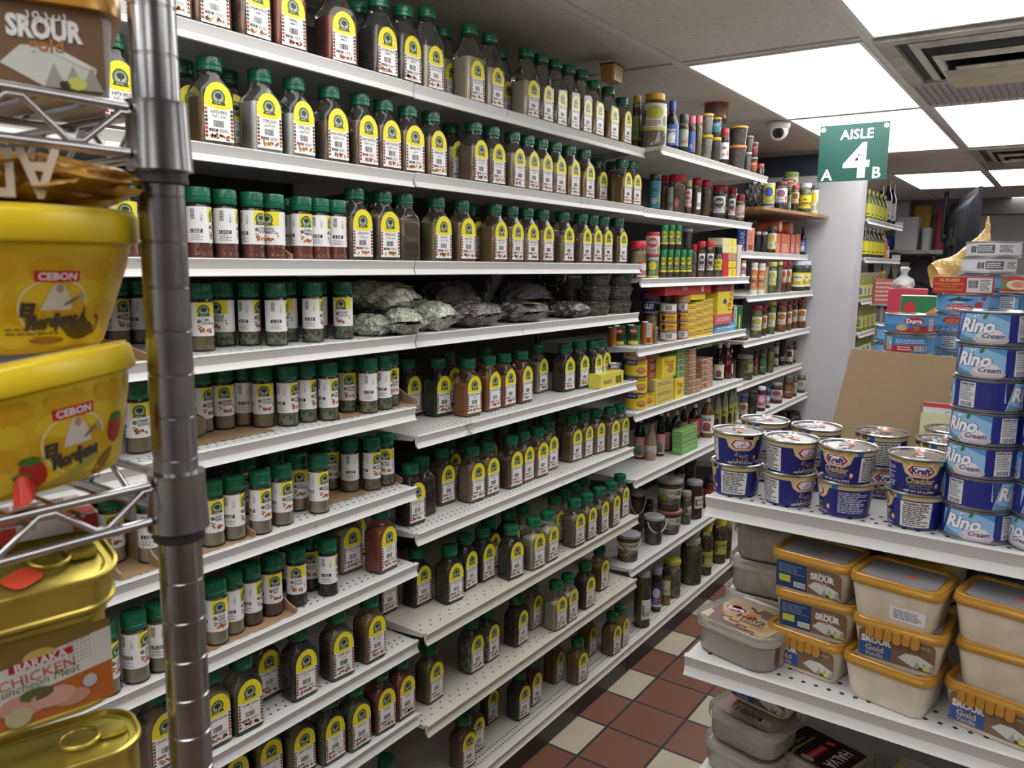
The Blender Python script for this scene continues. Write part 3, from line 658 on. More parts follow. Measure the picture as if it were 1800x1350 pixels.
R_('sixth shelf down', 1.053, -1.311, """200 992 K Kgap a10;267 991 K Kgap a80;378 962 K Kgap a25;410 952 K Kgap a70;459 941 K Kgar a35;497 925 K Kgar a35;561 904 K Kgar a40;654 863 K Kgah a40;683 853 K Kgah a0;616 866 K Kgah a95;
 527 901 rK Kgar a10;587 864 rK Kgah a0;435 905 rK Kgar a0;486 893 rK Kgar a0;225 965 rK Kgap a80""")
R_('seventh shelf down', .850, -1.308, """189 1229 K Kwhp a55;242 1206 K Kwhp a50;283 1184 K Kwhp a80;383 1136 K Kwhp a10;410 1118 K Kcin a70;443 1102 K Ksev a60;479 1085 K Ksev a15;522 1068 K Kclo a0;577 1049 K Kclo a85;622 1005 B oni r-10;684 1004 B oxt r4;
 546 1040 rK Kclo a0;642 985 rB oxt;425 1075 rK Kcin a20;508 1040 rK Kclo a30""")
R_('eighth shelf down', .639, -1.307, """296 1350 B car;389 1312 B car r-6;440 1289 B thy r-8;541 1226 B clw r-8;607 1191 B ses r-16;664 1165 B mea;
 475 1231 rB thy""")
R_('ninth shelf down', .433, -1.306, """487 1378 B lem r-8;539 1360 B lem r-4;585 1342 B ros r-6;637 1325 B ore r-8;684 1296 B adr r-4;724 1266 B adr;420 1415 B ore""")
R_('bottom deck', .117, -1.300, """640 1560 B cho;690 1470 B cho;735 1398 B cho r-6""")
R_('fifth shelf, second unit', 1.184, -1.309, """782 731 B dgt r-12;835 731 B cay r-14;870 722 B ora;897 715 B ora;927 708 B crp;1002 688 B bpw r-14;1033 681 B bpw r-8;1050 679 B bpw;1062 675 B bpw;
 955 690 rB whp;800 712 rB dgt;862 700 rB cay;745 735 rB dgt""")
R_('sixth shelf, second unit', .926, -1.311, """735 922 B all r-6;754 905 B all r90;789 886 B cum r-6;842 881 B opt r-12;867 871 B opt;909 857 B mit r-10;930 847 B mit;955 838 B pin r-12;973 826 B gin;1015 811 B cor r-10;1035 804 B cor;1056 797 B cor;1086 790 B cor r-8;1106 783 B cor;
 800 862 rB cum;835 850 rB opt;865 840 rB opt;893 832 rB mit;925 822 rB mit;967 805 rB gin;995 798 rB cor""")
R_('seventh shelf, second unit', .661, -1.281, """686 1078 B clw;746 1063 B clw r-6;803 1058 B clw r-16;829 1035 B bse;860 1020 B bse;910 1016 B blk r-22;949 1002 B cre r-14;973 987 B cre;1020 961 B see r-12;1041 951 B see;1063 938 B fen;1083 926 B fen;1099 908 B see;
 905 985 rB blk;930 975 rB cre;985 962 rB cre;1002 940 rB see;1018 927 rB see;1035 918 rB see;870 1000 rB bse""")
R_('eighth shelf, second unit', .402, -1.279, """768 1232 B cur;840 1180 B bal r-8;868 1160 B bal;919 1133 B clw r6;990 1119 B cre r-20;1006 1104 B cre;1038 1068 B clw r-4;1063 1036 B mea r-6;
 945 1110 rB cre""")
R_('bottom deck, second unit', .117, -1.297, """826 1350 B caj r-16;842 1322 B caj;867 1270 B dil r0;923 1262 B dil r-16;944 1238 B adr;1025 1217 B cuy r-18;1042 1152 B cuy;1090 1155 B cuy r-14;1109 1128 B cuy;
 985 1199 rB cuy""")
def place_rows():
    for name, z, xl, spec in ROWS:
        items = []
        for s in spec.replace('\n', ' ').split(';'):
            q = s.split()
            if not q: continue
            x, y, typ, key = float(q[0]), q[1], q[2], q[3]; o = q[4] if len(q) > 4 else ''
            rear = typ[0] == 'r'; typ = typ.lstrip('r'); kk = typ == 'K'
            dep = 2*KR if kk else BT[typ]['d']; wid = 2*KR if kk else BT[typ]['w']
            sb = .018
            if y != '-' and z < 1.5:
                p = at(x, float(y), 2, z); sb = max(.0145, min(xl-p.x, .30))
            if rear: sb = max(sb, .018+dep+.012)
            X = xl-sb; Y = y_at(x, X, z)
            if kk:
                d = Vector((-X, -Y, 0)).normalized(); p = Vector((X, Y, z))-d*KR; p.x = min(p.x, xl-.0145-KR); p.y = y_at(x, p.x, z)
            else: p = Vector((X-dep/2, Y, z))
            items.append([x, typ, key, rear, p, wid, dep, o])
        ylim = 2.698 if ('second unit' in name or name.split()[0] in ('top','second','third','fourth')) else 1.458
        for i in items: i[4].y = min(i[4].y, ylim-i[5]/2-.001)
        # keep neighbours from touching
        for rr in (False, True):
            g = sorted((i for i in items if i[3] == rr), key=lambda i: i[4].y)
            for it in range(30):
                for a, b in zip(g, g[1:]):
                    if abs(a[4].x-b[4].x) > (a[6]+b[6])/2+.004: continue
                    need = (a[5]+b[5])/2+.0035
                    if a[1] == 'K' and b[1] == 'K': need = sqrt(max(0, (2*KR+.002)**2-(a[4].x-b[4].x)**2))
                    gap = need-(b[4].y-a[4].y)
                    if gap > 0: a[4].y -= gap/2; b[4].y += gap/2
        front = [i for i in items if not i[3]]
        for i in items:
            if not i[3]: continue
            for _ in range(6):
                for f in front:
                    if abs(f[4].y-i[4].y) < (f[5]+i[5])/2+.003 and f[4].x-i[4].x < (f[6]+i[6])/2+.003:
                        i[4].x = f[4].x-(f[6]+i[6])/2-.004
        front.sort(key=lambda i: i[0]); nth = {id(i): k+1 for k, i in enumerate(front)}
        for i in items:
            x, typ, key, rear, p, wid, dep, o = i
            kk = typ == 'K'; prod = PR[key][2]
            if not rear:
                lab = ('green capped shaker of ' if kk else ('tall green capped bottle of ' if typ in 'TU' else 'square bottle of '))+prod+', '+ORD[nth[id(i)]]+' from left on the '+name
            else:
                f = min(front, key=lambda q: abs(q[0]-x)+(0 if q[4].x > p.x else 999))
                lab = 'second row '+('shaker' if kk else 'bottle')+' behind the '+ORD[nth[id(f)]]+(' shaker' if f[1] == 'K' else ' bottle')+' from left on the '+name
            grp = ('spice shakers on the ' if kk else 'spice bottles on the ')+name
            if kk:
                a = float(o[1:]) if o.startswith('a') else 0
                make_shaker(key, p, face_angle(p)+radians(a+random.uniform(-6, 6)), lab, grp)
            else:
                a = float(o[1:]) if o.startswith('r') else random.uniform(-2, 2)
                if rear: a = random.uniform(-2, 2)
                if abs(a) > 5 and a != 90: a *= .35          # mostly kept square to the shelf edge
                make_bottle(typ, key, p, radians(a), lab, grp, random.choice([.9, 1, 1.04]) if key not in ('non', 'clw') else 1.05)
place_rows()
# ------------------------------------------------------------------ cardboard trays, bags and small tubs among the spices
CARD = plain((.36,.235,.13), .8, 0, .12, 30, .2, .25, 300, name='corrugated_card')
def tray(x0, x1, yb, z, xl, label, depth_=.17, hgt=.075, sb=.008, sides=(1,1)):
    if z < 1.5:
        p0, p1 = at(x0, yb[0], 2, z), at(x1, yb[1], 2, z); X = min(xl-.018, max(p0.x, p1.x)); Y0, Y1 = y_at(x0, X, z), y_at(x1, X, z)
    else: X = xl-sb; Y0, Y1 = y_at(x0, X, z), y_at(x1, X, z)
    X = xl-.018 if xl-X < .03 else X
    t = thing('cardboard_tray', label, 'cardboard tray', (X, Y0, z-.0008), 0, 'torn cardboard trays under the spice shakers')
    W = Y1-Y0
    a = MB(); n = 24; r = random.Random(int(x0))
    top = [(.0-.006*r.random(), W*i/n, .0006) for i in range(n+1)]
    a.poly(top+[(-depth_, W, .0006), (-depth_, 0, .0006)]); a.box((-depth_, 0, -.0), (-.008, W, .0004))
    obj('tray_base', a.mesh('tray_base', CARD), t)
    for k, y in enumerate((0.0, W)):
        if not sides[k]: continue
        a = MB(); m = 9
        pts = [(-depth_, 0), (-.004, 0), (-.002, .012)]
        for i in range(1, m+1):
            q = i/m; pts.append((-.004-depth_*.55*q**.8+.003*r.random(), .012+(hgt-.012)*q**1.15+.002*r.random()))
        pts.append((-depth_, hgt))
        a.extrude(pts, y-.002, y+.002, 1); obj('side_flap', a.mesh('side_flap', CARD), t)
    return t
tray(326, 521, (447,453), 1.620, -1.312, 'torn brown cardboard tray holding the red pepper shakers, third shelf down', .16, .082)
tray(338, 487, (785,756), 1.259, -1.311, 'flat brown cardboard tray under the ground cardamom shakers', .17, .05, sides=(1,0))
tray(601, 733, (737,710), 1.259, -1.311, 'cardboard tray with orange mark under the whole cardamom shakers, shelf end', .17, .055)
tray(356, 450, (972,944), 1.053, -1.311, 'cardboard tray under the garlic pepper shakers beside the steel post', .16, .04)
tray(582, 708, (884,848), 1.053, -1.311, 'cardboard tray holding the garlic and herb shakers', .16, .055)
tray(366, 521, (1144,1078), .850, -1.308, 'long cardboard tray under the white pepper and seven spice shakers', .16, .05)
tray(172, 262, (648,632), 1.440, -1.311, 'curled brown cardboard tray under the ground cumin shakers left of the post', .15, .03)
tray(215, 284, (1003,1000), 1.053, -1.311, 'cardboard tray side by a lone shaker left of the steel post', .15, .07)

def foil(c, c2, scale, name='bag_film', br=.14):
    """crinkled clear film over loose contents"""
    k = ('f', c, c2, scale)
    if k in MATS: return MATS[k]
    m, nt, out = _new(name); L = nt.links; b = N(nt, 'ShaderNodeBsdfPrincipled'); b.inputs['Roughness'].default_value = .55
    tc = N(nt, 'ShaderNodeTexCoord'); v = N(nt, 'ShaderNodeTexVoronoi'); v.inputs['Scale'].default_value = scale
    mp = N(nt, 'ShaderNodeMapping'); mp.inputs['Rotation'].default_value = (.5,.4,.9); mp.inputs['Scale'].default_value = (1, 3.2, 1.6)
    L.new(tc.outputs['Object'], mp.inputs[0]); L.new(mp.outputs[0], v.inputs['Vector'])
    sp = N(nt, 'ShaderNodeSeparateColor'); L.new(v.outputs['Color'], sp.inputs[0]); rp = N(nt, 'ShaderNodeValToRGB'); rp.color_ramp.elements[0].color = c4(c); rp.color_ramp.elements[1].color = c4(c2)
    L.new(sp.outputs[0], rp.inputs[0]); L.new(rp.outputs[0], b.inputs['Base Color'])
    b.inputs['Coat Weight'].default_value = 1; b.inputs['Coat Roughness'].default_value = .05; b.inputs['Coat IOR'].default_value = 2.1
    nz = N(nt, 'ShaderNodeTexNoise'); nz.inputs['Scale'].default_value = 34; nz.inputs['Detail'].default_value = 4; nz.inputs['Distortion'].default_value = 2.2
    L.new(tc.outputs['Object'], nz.inputs['Vector']); bp = N(nt, 'ShaderNodeBump'); bp.inputs['Strength'].default_value = 1; bp.inputs['Distance'].default_value = .02
    L.new(nz.outputs['Fac'], bp.inputs['Height']); L.new(bp.outputs[0], b.inputs['Coat Normal']); L.new(b.outputs[0], out.inputs[0])
    MATS[k] = m; return m
BAYF = foil((.09,.11,.05), (.52,.55,.42), 120); DARKF = foil((.012,.008,.010), (.07,.04,.045), 160); GREYF = foil((.02,.018,.02), (.10,.09,.10), 90); HAZEF = clear((.86,.86,.88), .16, .12, gl=1.3)
def pillow(seed, w, d, h, flat=.12):
    """filled plastic bag: w along X, d along Y, sealed ends, crumpled skin"""
    a = MB(); r = random.Random(seed); ph = [r.random()*6 for _ in range(6)]
    def fn(u, v):
        x, y = (u-.5)*w, 0; t = 2*pi*v
        e = max(0, 1-abs(2*u-1)**4.2); ry = d/2*(.90+.10*e); rz = h/2*(flat+(1-flat)*e**.7)
        cr = 1+.09*sin(7*u*pi+ph[0]+3*t)+.07*sin(13*u+5*t+ph[1])+.07*abs(sin(19*u+ph[2]-4*t))+.04*sin(37*u+ph[4]+9*t)
        return (x+.006*sin(9*t+ph[3]), ry*abs(cos(t))**.75*(1 if cos(t) > 0 else -1)*cr, h/2+rz*sin(t)*cr*(1.0 if sin(t) > 0 else .98))
    b = len(a.v); nu, nv = 40, 34
    a.grid(fn, nu, nv); a.v[b:] = [(x, y, max(0.0006, z)) for x, y, z in a.v[b:]]
    return a
def bag(seed, px, py, X, z, w, d, h, rot, mat, label, group, sticker=False, tilt=0, ty=0):
    p = at(px, py, 0, X); p = Vector((X, p.y, z))
    t = thing('plastic_bag', label, 'bag', p, (ty, tilt, rot), group)
    a = pillow(seed, w, d, h); obj('film', a.mesh('film', mat, 50), t)
    for s in (-1, 1):
        a = MB(); a.grid(lambda u, v: (s*(w/2+u*.018), (v-.5)*d*(.92+.1*u), h/2+.004*sin(9*v+seed)*(.3+u)), 3, 14); obj('seal', a.mesh('seal', HAZEF), t)
    if sticker:
        a = MB(); ar = Art(); ar.rect(-.03,0,.03,.035,WHITE,0); ar.ell(0,.035,.03,.02,YEL,1); ar.lines(-.024,.008,.024,.026,3,(.3,.1,.1),2)
        ar.put(a, lambda u, v, n: (.02+v, u, h*.985+n-.0*v)); obj('label', a.mesh('label', LBL), t)
    return t
XL = -1.311; Z4 = 1.440
bag(1, 670, 540, -1.45, Z4+.058, .17, .15, .068, .5, BAYF, 'plump clear bag of bay leaves with yellow sticker, on top of the pile', 'bags of bay leaves', True, .12)
bag(2, 648, 575, -1.40, Z4, .10, .06, .05, .3, BAYF, 'small clear bag of bay leaves lying beside the last shaker', 'bags of bay leaves')
bag(3, 706, 577, -1.362, Z4+.003, .14, .08, .06, -.6, BAYF, 'shiny bag of bay leaves poking over the shelf edge', 'bags of bay leaves')
bag(4, 748, 572, -1.40, Z4, .15, .11, .075, .2, BAYF, 'big bag of bay leaves nearest the dark bags', 'bags of bay leaves')
bag(5, 826, 560, -1.395, Z4, .13, .175, .068, .15, DARKF, 'glossy bag of dark dried fruit, leftmost at the front', 'bags of dark dried goods')
bag(6, 913, 553, -1.395, Z4, .12, .155, .060, -.1, DARKF, 'glossy bag of dark dried goods, middle at the front', 'bags of dark dried goods', True)
bag(7, 1000, 545, -1.39, Z4, .11, .15, .050, .2, DARKF, 'flat silvery bag of dark dried goods beside the clear tubs', 'bags of dark dried goods')
bag(8, 790, 525, -1.57, Z4, .10, .22, .115, .1, GREYF, 'grey bag lying behind the front dark bags, left', 'bags of dark dried goods', True)
bag(9, 920, 520, -1.53, Z4, .12, .17, .11, -.2, GREYF, 'hazy grey bag lying behind the middle dark bag', 'bags of dark dried goods')
bag(10, 868, 540, -1.53, Z4+.09, .11, .10, .03, .3, GREYF, 'silvery bag standing on end between the rear dark bags', 'bags of dark dried goods', False, -1.1)
bag(11, 680, 520, -1.64, Z4, .13, .14, .11, .3, BAYF, 'shadowed bag of bay leaves at the back of the shelf', 'bags of bay leaves')

def clamshell(w, h):
    a = MB(); n = 28
    prof = [(.36,0),(.38,.003),(.46,h*.72),(.47,h*.75)]
    R = [[((w*q)*cos(2*pi*i/n)*(1+.06*cos(4*pi*i/n)), (w*q)*sin(2*pi*i/n)*(1+.02*cos(8*pi*i/n)), z) for i in range(n)] for q, z in prof]
    a.loft(R, cap1=False); tub = a.mesh('tub', SHELL2, 40)
    a = MB(); R = [[((w*q)*cos(2*pi*i/n)*(1+.06*cos(4*pi*i/n)), (w*q)*sin(2*pi*i/n), z) for i in range(n)] for q, z in ((.49,h*.75),(.5,h*.78),(.48,h*.8),(.43,h*.82),(.42,h),(.35,h))]
    a.loft(R, cap0=False); lid = a.mesh('lid', SHELL2, 40)
    a = MB(); a.loft([[((w*q)*cos(2*pi*i/n), (w*q)*sin(2*pi*i/n), z) for i in range(n)] for q, z in ((.34,.002),(.43,h*.66),(.3,h*.72))]); con = a.mesh('dried_mix', grain((.10,.08,.05),(.42,.38,.28),110), 40)
    return [('tub', tub), ('lid', lid, 0), ('dried_mix', con, 0)]
CL = clamshell(.112, .052)
def clam_stack(px, py, X, n, words_):
    p = at(px, py, 0, X)
    for k in range(n):
        assemble(CL, 'clear_food_tub', '%s clear lidded tub of dried mix in the %s' % (['bottom','second','third','fourth'][k] if k < n-1 or n < 3 else 'topmost', words_), 'plastic tub', (X, p.y, Z4+.0525*k), .3*k, 'small clear tubs of dried mix')
clam_stack(1085, 546, -1.375, 3, 'right front stack'); clam_stack(1046, 549, -1.375, 3, 'second stack from right, fourth shelf')
clam_stack(1005, 541, -1.49, 2, 'third stack, behind the silvery bag'); clam_stack(975, 540, -1.63, 3, 'shadowed back stack')
# the amber box wedged above the last tall bottles
p = Vector((-1.36, y_at(1075, -1.36, 2.24), 2.2365))
a = MB(); a.loft([rring(.078, .05, .008, 0), rring(.085, .055, .008, .05)]); 
AMB = plain((.42,.25,.07), .25, 0, .1, 30)
b = MB(); b.loft([rring(.09, .06, .009, .05), rring(.092, .062, .009, .056)])
assemble([('tub', a.mesh('tub', AMB, 30)), ('lid', b.mesh('lid', SHELL2, 30), 0)], 'amber_tub', 'small amber plastic tub balanced on the green bottle caps, top shelf', 'plastic tub', p, .1)
# fallen shaker by the post, lying on the cardamom tray
p = at(346, 772, 2, 1.259); 
t = make_shaker('Kcag', (min(p.x, -1.34), p.y-.0, 1.259+.026), 0, 'fallen spice shaker lying on its side beside the ground cardamom', 'spice shakers on the fifth shelf down')
t.rotation_euler = (radians(90), 0, radians(250))

# ------------------------------------------------------------------ groceries of the third and fourth units
ZONE = {'z5': (1050, 100), 'z6': (1050, 400), 'z7': (1050, 700), 'z8': (1050, 1010)}
def px(z, b):
    ox, oy = ZONE[z]; k = 450/1787.
    return (ox+b[0]*k, oy+b[1]*k, ox+b[2]*k, oy+b[3]*k)
SHN = {'t1':'top shelf, third unit','t2':'second shelf, third unit','t3':'third shelf, third unit','t4':'fourth shelf, third unit','t5':'fifth shelf, third unit','t6':'bottle shelf, third unit','t7':'bucket shelf, third unit','tB':'bottom deck, third unit',
 'u0':'wooden plank','u1':'under the plank','u2':'mayonnaise shelf','u3':'red pickle shelf','u4':'green olive shelf','u5':'dark jar shelf','u6':'lowest last shelf','b5':'second unit'}
CNT = {}
def seat(sh, B, sb=None, zb=None, deep=None):
    """pixel box B -> base centre, width, height of a round or square-set object standing on shelf sh"""
    z, xl, _, _ = SH[sh]; z = zb if zb is not None else z
    xc, yb = (B[0]+B[2])/2, B[3]
    if sb is None:
        sb = .0155
        if zb is None and z < 1.35:
            q = at(xc, yb, 2, z); sb = max(.0145, min(xl-q.x, .24))
    X = xl-sb; Y = y_at(xc, X, z); P = Vector((X, Y, z)); w = (B[2]-B[0])*depth(P)/F
    C = P+Vector((X, Y, 0)).normalized()*(w/2); C.x = min(C.x, xl-.0145-w/2); C.y = y_at(xc, C.x, z)
    if SH[sh][3]: C.y = max(SH[sh][2]+w/2+.002, min(SH[sh][3]-w/2-.002, C.y))
    far = C+Vector((X, Y, 0)).normalized()*(w/2*(1 if z < 1.45 else -.9))
    h = z_at(B[1], far.x, far.y)-z
    return C, w, max(.01, h)
def jar_parts(w, h, lid=(.45,.02,.02), lh=.13, mat=None, fill=.9, base=None, words_=(), accent=None, lv=(.18,.62), neck=.86, seed=0, half=2.0, lidr=None, glass=True, shoulder=.14):
    r = w/2; lh_ = max(.010, h*lh); hb = h-lh_; P = []
    nz = hb-h*shoulder
    a = MB(); a.lathe([(r*.92,0),(r,h*.02),(r,nz),(r*(1+neck)/2,nz+h*shoulder*.6),(r*neck,hb-.004),(r*neck,hb+.003)], 24, cap1=False)
    P.append(('glass', a.mesh('glass', SHELL if glass else mat, 40)))
    if glass:
        a = MB(); f = min(fill*hb, hb-.004); q = [(r*.88,.003),(r*.955,h*.025),(r*.955,min(nz,f))]
        if f > nz: q.append((r*(neck*.93), f))
        q.append((r*.5, f+.0005)); a.lathe(q, 20); P.append(('contents', a.mesh('contents', mat, 40), 0))
    lr = (lidr or neck*1.06)*r
    a = MB(); a.lathe([(lr*.98,hb-.002),(lr,hb),(lr,h-.002),(lr*.95,h)], 24); P.append(('lid', a.mesh('lid', plain(lid, .3, 0, .05, 20), 40)))
    if base:
        A = Art(); v0, v1 = lv[0]*h, lv[1]*h; H = v1-v0; U = r*half
        A.rect(-U, 0, U, H, base, 0)
        if accent:
            A.ell(0, H*.66, r*.75, H*.25, accent, 1, 16); A.rect(-U, 0, U, H*.12, accent, 1)
        for k, t_ in enumerate(words_): A.text(arabic(t_) if ord(t_[0]) > 0x600 else t_, 0, H*(.68-.25*k), min(H*.22, .012), (.85,.85,.85) if (accent and k == 0 and sum(accent) < 1.2) else INK, 3, bold=.02, maxw=r*1.25)
        A.lines(-r*.6, H*.16, r*.6, H*.38, 3, (.1,.1,.12) if sum(base) > .9 else (.6,.6,.55), 2, seed)
        A.bars(-U*.92, H*.2, -U*.62, H*.75, seed=seed); A.ell(r*.95, H*.35, r*.25, H*.2, (.25,.3,.08) if seed % 2 else (.5,.1,.04), 2, 10)
        a = MB(); A.put(a, wrap(r+.0005), .008, lift=.0002); 
        for i in range(len(a.v)): a.v[i] = (a.v[i][0], a.v[i][1], a.v[i][2]+v0)
        P.append(('label', a.mesh('label', LBL)))
    return P
def jar(sh, z, B, desc, cat='jar', sb=None, zb=None, rot=0, name=None, **k):
    C, w, h = seat(sh, px(z, B) if z else B, sb, zb); k.setdefault('seed', int(B[0]) % 17)
    nm = name or 'jar'
    n = CNT[sh] = CNT.get(sh, 0)+1
    return assemble(jar_parts(w*.97, h, **k), nm, desc+', '+SHN[sh], cat, C, face_angle(C)+rot, 'jars and bottles on the '+SHN[sh]), C, w, h
def prof_bottle(sh, z, B, desc, prof, mat, lid, base=None, words_=(), lv=(.15,.5), sb=None, zb=None, capfrom=.9, accent=None, name='bottle', cat='bottle', glass=None, rot=0):
    """prof: list of (radius share, height share)"""
    C, w, h = seat(sh, px(z, B) if z else B, sb, zb); r = w/2*.97; P = []
    a = MB(); a.lathe([(r*q, h*s) for q, s in prof], 24); P.append(('body', a.mesh('body', mat, 40)))
    if glass:
        a = MB(); a.lathe([(r*q*1.03+.0006, h*s) for q, s in prof], 24, cap1=False, cap0=False); P.append(('glass', a.mesh('glass', glass, 40)))
    q = prof[-1][0]*1.15; a = MB(); a.lathe([(r*q*.98,h*capfrom),(r*q,h*(capfrom+.01)),(r*q,h*.99),(r*q*.9,h)], 20); P.append(('cap', a.mesh('cap', plain(lid, .35), 40)))
    if base:
        A = Art(); H = (lv[1]-lv[0])*h; A.rect(-r*1.5, 0, r*1.5, H, base, 0)
        if accent: A.ell(0, H*.35, r*.6, H*.25, accent, 1)
        for k, t_ in enumerate(words_): A.text(t_, 0, H*(.75-.22*k), min(H*.2,.014), INK if sum(base) > 1.2 else (.85,.85,.8), 3, bold=.02, maxw=r*1.3)
        A.lines(-r*.7, H*.08, r*.7, H*.3, 2, INK if sum(base) > .9 else (.7,.7,.6), 2)
        a = MB(); A.put(a, wrap(r+.0012, lv[0]*h), .008, lift=.0002); P.append(('label', a.mesh('label', LBL)))
    return assemble(P, name, desc+', '+SHN[sh], cat, C, face_angle(C)+rot, 'jars and bottles on the '+SHN[sh])
def tub(sh, z, B, desc, lid, mat, sb=None, zb=None, base=None, words_=(), taper=.82, handle=False, rot=0, accent=None, name='plastic_tub'):
    C, w, h = seat(sh, px(z, B) if z else B, sb, zb); r = w/2*.97; P = []; rb = r*taper
    a = MB(); a.lathe([(rb*.94,0),(rb,.002),(r*.95,h*.9)], 26, cap1=False); P.append(('tub', a.mesh('tub', SHELL2, 40)))
    a = MB(); a.lathe([(rb*.9,.003),(rb*.96,.005),(r*.91,h*.82),(r*.5,h*.84)], 22); P.append(('contents', a.mesh('contents', mat, 40), 0))
    a = MB(); a.lathe([(r*.97,h*.87),(r,h*.88),(r,h*.97),(r*.93,h*.985),(r*.9,h*.965),(r*.5,h*.965)], 26, cap0=False); P.append(('lid', a.mesh('lid', lid if not isinstance(lid, tuple) else plain(lid, .35), 40)))
    if base:
        A = Art(); H = h*.5; A.rect(-r*1.1, 0, r*1.1, H, base, 0)
        if accent: A.ell(-r*.4, H*.35, r*.4, H*.3, accent, 1)
        for k, t_ in enumerate(words_): A.text(t_, 0, H*(.75-.25*k), H*.2, INK if sum(base) > 1 else (.85,.85,.8), 3, maxw=r*1.2)
        A.lines(-r*.2, H*.12, r*.8, H*.5, 4, (.15,.15,.15), 2); A.bars(r*.5, H*.55, r*.95, H*.9)
        a = MB(); A.put(a, wrap(rb+.0008, h*.22, 0, rb+(r-rb)*.62+.0008, H, rb), .008, lift=.0002); P.append(('label', a.mesh('label', LBL)))
    t = assemble(P, name, desc+', '+SHN[sh], 'plastic tub', C, face_angle(C)+rot, 'tubs on the '+SHN[sh])
    if handle:
        a = MB(); n = 14; a.tube([(r*1.02*sin(pi*i/n)*.25+r*.55, r*1.04*cos(pi*i/n), h*.86-h*.42*sin(pi*i/n)) for i in range(n+1)], .0028, 8); obj('handle', a.mesh('handle', plain((.75,.75,.74), .4), 50), t)
    return t, C, w, h
def can_mesh(r, h, base, art=None, metal=(.62,.62,.60), rim=.0016):
    a = MB(); a.lathe([(r*.97,0),(r+rim,.0005),(r+rim,.0022),(r,.0032),(r,h-.0032),(r+rim,h-.0022),(r+rim,h-.0005),(r*.96,h-.0004),(r*.93,h-.003),(r*.9,h-.003),(r*.3,h-.0032)], 32)
    P = [('can', a.mesh('can', plain(metal, .28, .9, .05, 20, name='tin'), 35))]
    A = art or Art()
    U = pi*r; B = Art(); B.rect(-U, 0, U, h-.008, base, 0); B.add(A)
    a = MB(); B.put(a, wrap(r+.0003, .004), .006, lift=.0002); P.append(('label', a.mesh('label', printed(.25))))
    return P
def can(sh, z, B, desc, base, art=None, sb=None, zb=None, rot=0, name='tin_can'):
    C, w, h = seat(sh, px(z, B) if z else B, sb, zb); r = w/2*.97
    A = art(r, h) if art else None
    return assemble(can_mesh(r, h, base, A), name, desc+', '+SHN[sh], 'tin can', C, face_angle(C)+rot, 'tins on the '+SHN[sh]), C, w, h
def carton(sh, z, B, desc, base, deep, front=None, side=None, sb=None, zb=None, rot=0, name='carton', top=None, grp=None):
    """box whose front (facing the aisle) spans the pixel box"""
    b = px(z, B) if z else B
    zz, xl, _, _ = SH[sh]; zz = zb if zb is not None else zz
    if sb is None:
        sb = .0155
        if zb is None and zz < 1.35: q = at(b[2], b[3], 2, zz); sb = max(.0145, min(xl-q.x, .24))
    X = xl-sb; Y0, Y1 = y_at(b[0], X, zz), y_at(b[2], X, zz); w = Y1-Y0; h = max(.01, z_at(b[1], X, (Y0+Y1)/2)-zz)
    c = Vector((X-deep/2, (Y0+Y1)/2, zz))
    a = MB(); a.box((-deep/2,-w/2,0),(deep/2,w/2,h), 0, base)
    if top: a.poly([(-deep/2+.001,-w/2+.001,h+.0004),(deep/2-.001,-w/2+.001,h+.0004),(deep/2-.001,w/2-.001,h+.0004),(-deep/2+.001,w/2-.001,h+.0004)], 0, top)
    if front: A = Art(); front(A, w, h); A.put(a, flat_x(deep/2+.0004, 0, 0), lift=.0002)
    if side: A = Art(); side(A, deep, h); A.put(a, flat_my(-w/2-.0004, 0, 0), lift=.0002)
    t = tag(obj(name, a.mesh(name, printed(.4)), None, c, rot), desc+', '+SHN[sh], 'box', grp or ('boxes on the '+SHN[sh])); return t, c, w, h
g_ = grain
OLIVE = g_((.10,.11,.03),(.24,.24,.09),70); RUST = g_((.22,.06,.02),(.42,.17,.06),60); DKRED = g_((.05,.01,.012),(.16,.04,.035),75); PALE = g_((.45,.42,.28),(.62,.58,.42),60)
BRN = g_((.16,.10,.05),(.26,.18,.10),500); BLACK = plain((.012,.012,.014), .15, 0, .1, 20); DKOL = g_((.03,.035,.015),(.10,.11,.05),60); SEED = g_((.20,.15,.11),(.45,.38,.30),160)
LENT = g_((.08,.05,.045),(.20,.14,.12),300); BEAN = g_((.55,.5,.42),(.75,.72,.65),120); PICK = g_((.25,.28,.08),(.42,.42,.18),55); ORNG = g_((.35,.10,.03),(.55,.24,.07),55); MAYO = plain((.78,.74,.62), .4, 0, .03, 10)
REDL = (.45,.015,.03); YLL = (.70,.45,.04); BLKL = (.02,.02,.02); GRYL = (.42,.42,.43); WHT = (.80,.80,.79); PINK = (.72,.16,.20)
yw = (.80,.66,.04)
